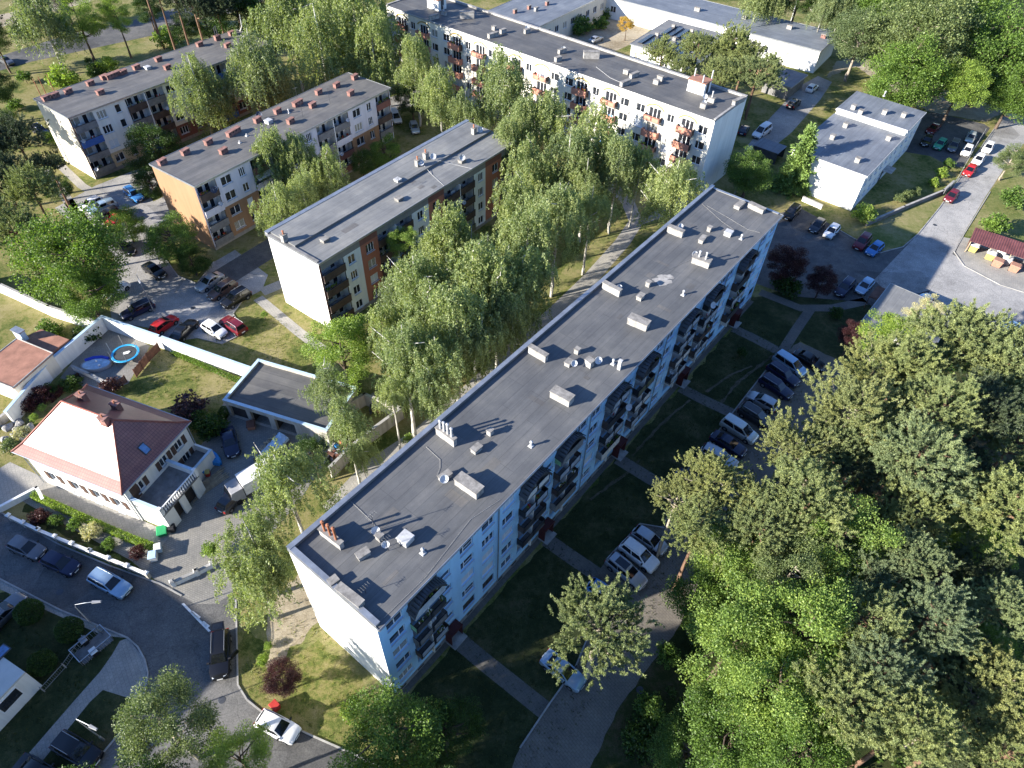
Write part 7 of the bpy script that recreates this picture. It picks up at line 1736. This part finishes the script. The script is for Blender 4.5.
 ('bush_green', 74, 524, .9, 8, 'green shrub in the middle of the front garden'),
 ('bush_white', 90, 530, 1.0, 11, 'white flowering shrub in the front garden'),
 ('bush_green', 108, 544, .8, 8, 'olive shrub right of the white flowering one'),
 ('bush_purple', 136, 552, .8, 9, 'dark shrub at the right end of the front garden'),
 ('bush_green', 56, 520, .7, 8, 'low dark green shrub left of the middle of the front garden'),
 ('bush', 210, 548, 1.3, 10, 'bright green shrub at the yard gateway under the birch'),
 ('bush_lime', 352, 707, 1.6, 15, 'lime green shrub on the sunlit lawn by the block corner'),
 ('bush_lime', 262, 660, .8, 7, 'low lime green plant at the lawn edge'),
 ('bush', 268, 645, .5, 5, 'small green plant by the purple tree'),
 ('bush', 409, 440, 1.4, 8, 'small bright shrub by the white birch trunk'),
 ('bush', 264, 314, 1, 4, 'small yellow green shrub at the striped gable') ,
 ('bush_green', 650, 706, 1.2, 18, 'low shrub on the lane edge in the shade'),
 ('bush_dark', 640, 735, 1.0, 20, 'dark undergrowth shrub beside the lane'),
 ('bush_green', 668, 655, 1.2, 14, 'green shrub where the lane passes the maple'),
 ('bush_green', 48, 330, 1.2, 14, 'green shrub behind the red roofed low house'),
 ('bush_dark', 86, 334, 1.2, 14, 'dark shrub between the maple and the garden wall'),
 ('bush_dark', 70, 382, 1.0, 11, 'dark clipped shrub at the paddling pool wall'),
 ('bush_dark', 50, 390, .8, 9, 'dark low shrub along the shaded garden wall'),
]
random.seed(77)
for t in T_: tree(*t)
def pix(p):
    d = np.array([p[0], p[1], p[2]-CAM_H]); z = d@CF; return 512+F_PX*(d@CR)/z, 384-F_PX*(d@CU)/z, z
# trees outside the lower edge, standing where their shade falls on the lane and its lawn
for (qx, qy), zc, lb in (((548, 762), 11, 'tree beyond the bottom edge shading the lower end of the lane'), ((575, 724), 13, 'tall tree beyond the bottom edge shading the middle of the lane'), ((606, 690), 15, 'tallest tree beyond the bottom edge shading the lane near the lone pine'), ((510, 720), 10, 'tree beyond the bottom edge shading the lawn path'), ((590, 770), 14, 'tree beyond the bottom edge shading the right side of the lane')):
    P = at(qx, qy); k = zc/math.tan(SUN_EL); x, y, z = pix((P.x-math.cos(SUN_AZ)*k, P.y-math.sin(SUN_AZ)*k, zc)); tree('dark', x, y, zc, 4.0*F_PX/z, lb)

# clipped hedge in front of the villa, one long plant
def hedge(label, pts, h, wd, mat, n=9000):
    P = [at(*p, h*.6) for p in pts]; rg = np.random.default_rng(5); r = thing('hedge', label, 'hedge', (P[0].x, P[0].y, 0)); Cs, O = [], []
    tot = sum((b-a).length for a, b in zip(P, P[1:]))
    for a, b in zip(P, P[1:]):
        d = b-a; k = int(n*d.length/tot); u = np.array([d.x, d.y, 0])/d.length; v = np.array([-u[1], u[0], 0]); t = rg.random((k, 1)); f = rg.integers(0, 3, k)
        y = np.where(f == 0, rg.uniform(-1, 1, k), np.where(f == 1, 1, -1))*wd/2; z = np.where(f == 0, h, rg.random(k)*h)
        C = u*t*d.length+v*y[:, None]+np.array([0, 0, 1.])*z[:, None]+rg.normal(size=(k, 3))*.05+np.array([a.x-P[0].x, a.y-P[0].y, 0])
        Cs.append(C); O.append(np.where((f == 0)[:, None], np.array([0, 0, 1.]), v*np.sign(y)[:, None]))
    put('foliage', quads_mesh('foliage', leaves(rg, np.concatenate(Cs), .16, .11, 0, 0, np.concatenate(O)), mat), r)
    return r
hedge('clipped yellow green hedge along the villa footpath', [(33, 495), (80, 516), (125, 536), (156, 548)], .8, .6, 'leaf_bright')
hedge('row of small green shrubs along the sunlit garden wall', [(172, 352), (210, 368), (240, 381)], .45, .5, 'leaf_green', 3500)
hedge('dark hedge on the edge of the villa yard', [(200, 434), (214, 430), (226, 408)], .9, .9, 'leaf_dark', 5000)
hedge('purple flowering border beside the shaded garden path', [(48, 400), (66, 384), (80, 376)], .7, .8, 'leaf_purple', 4000)

# undergrowth of the wood
def undergrowth(poly, n, seed, h=1.1):
    P = [at(*p) for p in poly]; rg = np.random.default_rng(seed); xs = [p.x for p in P]; ys = [p.y for p in P]; pts = []
    while len(pts) < n:
        x, y = rg.uniform(min(xs), max(xs)), rg.uniform(min(ys), max(ys)); ins = False
        for a, b in zip(P, P[1:]+P[:1]):
            if (a.y > y) != (b.y > y) and x < (b.x-a.x)*(y-a.y)/(b.y-a.y)+a.x: ins = not ins
        if ins: pts.append((x, y))
    pts = np.array(pts); C = []
    for x, y in pts:
        k = 70; r = rg.uniform(.35, .9); s = unit(rg.normal(size=(k, 3)))*(rg.random((k, 1))**.5)*r; s[:, 2] = np.abs(s[:, 2])*h; C.append(s+np.array([x, y, 0.05]))
    C = np.concatenate(C); o = put('undergrowth', quads_mesh('undergrowth', leaves(rg, C, .26, .17, 0, .8), 'leaf_dark')); o['kind'] = 'stuff'; return o
undergrowth([(705, 590), (742, 530), (802, 456), (848, 396), (866, 345), (940, 326), (1090, 400), (1150, 860), (590, 860), (606, 772), (656, 692), (692, 632)], 620, 3)
undergrowth([(850, 56), (900, 88), (960, 100), (1002, 96), (1040, 60), (1040, -10), (845, -10)], 200, 4)

# boulders of the rock garden
random.seed(15)
for q in ((8, 428), (14, 436), (20, 424), (26, 438), (12, 446), (22, 446), (30, 428), (5, 440), (17, 430)):
    p = at(*q); mb = MB(); n, m = 9, 5; s_ = random.uniform(.3, .6); ph = random.uniform(0, 6)
    for i in range(m+1):
        for k in range(n):
            th, f = math.pi*i/m, 2*math.pi*k/n; rr = s_*(1+.22*math.sin(3*f+ph)*math.sin(th)+.15*math.cos(2*f+i+ph))
            mb.v.append((rr*math.sin(th)*math.cos(f)*1.2, rr*math.sin(th)*math.sin(f), .15+rr*math.cos(th)*.7))
    for i in range(m):
        for k in range(n): mb.f.append((i*n+k, (i+1)*n+k, (i+1)*n+(k+1) % n, i*n+(k+1) % n)); mb.mi.append(0)
    tag(mb.build('boulder', 'chimney_white', None, (p.x, p.y, 0), random.uniform(0, 6)), 'pale boulder in the rock garden left of the villa', 'boulder', 'boulders of the rock garden')

# grass blades standing on the nearer lawns
def grass(polys, n, seed, mat, h=.2):
    rg = np.random.default_rng(seed); C = []
    for P in polys:
        P = [Vector((p.x, p.y, 0)) for p in P]; xs = [p.x for p in P]; ys = [p.y for p in P]
        ar = abs(sum(a.x*b.y-b.x*a.y for a, b in zip(P, P[1:]+P[:1])))/2; q = rg.uniform((min(xs), min(ys)), (max(xs), max(ys)), (int(n*(max(xs)-min(xs))*(max(ys)-min(ys))), 2)); ins = np.zeros(len(q), bool)
        for a, b in zip(P, P[1:]+P[:1]):
            if a.y == b.y: continue
            c = ((a.y > q[:, 1]) != (b.y > q[:, 1])) & (q[:, 0] < (b.x-a.x)*(q[:, 1]-a.y)/(b.y-a.y)+a.x); ins ^= c
        C.append(q[ins])
    C = np.concatenate(C); cl = np.sin(C[:, 0]*1.1+np.sin(C[:, 1]*.7)*2)*np.cos(C[:, 1]*1.3+C[:, 0]*.4); C = C[rg.random(len(C)) < .35+.5*(cl > -.1)]
    C = np.repeat(C, 3, 0)+rg.normal(size=(len(C)*3, 2))*.06; k = len(C); hh = h*rg.uniform(.4, 1.2, (k, 1)); an = rg.uniform(0, 6.283, k); w_ = np.stack([np.cos(an), np.sin(an), np.zeros(k)], 1)*.03
    b = np.concatenate([C, np.full((k, 1), .0)], 1); lean = np.concatenate([rg.normal(size=(k, 2))*.45, np.ones((k, 1))], 1)*hh
    V = np.stack([b-w_, b+w_, b+lean+w_*.3, b+lean-w_*.3], 1).reshape(-1, 3); o = put('grass', quads_mesh('grass', V, mat), None); o['kind'] = 'stuff'; return o
px = lambda *q: [at(*p) for p in q]
grass([[A(1, -.9), A(72, -.9), A(68, -12), A(57, -15), A(30, -14.5), A(4, -14.5), A(-3, -12)], px((84, 648), (96, 672), (60, 712), (10, 768), (-20, 768), (-10, 620), (40, 628)), px((105, 694), (134, 704), (104, 742), (76, 726))], 7, 21, 'grass_blade_shade', .16)
grass([px((240, 612), (262, 600), (320, 630), (396, 698), (420, 730), (380, 764), (312, 732), (264, 708), (242, 684)), px((150, 348), (262, 378), (224, 398), (200, 420), (180, 400), (100, 396), (130, 386)), px((200, 338), (250, 300), (330, 352), (310, 372), (262, 368))], 6, 22, 'grass_blade', .2)
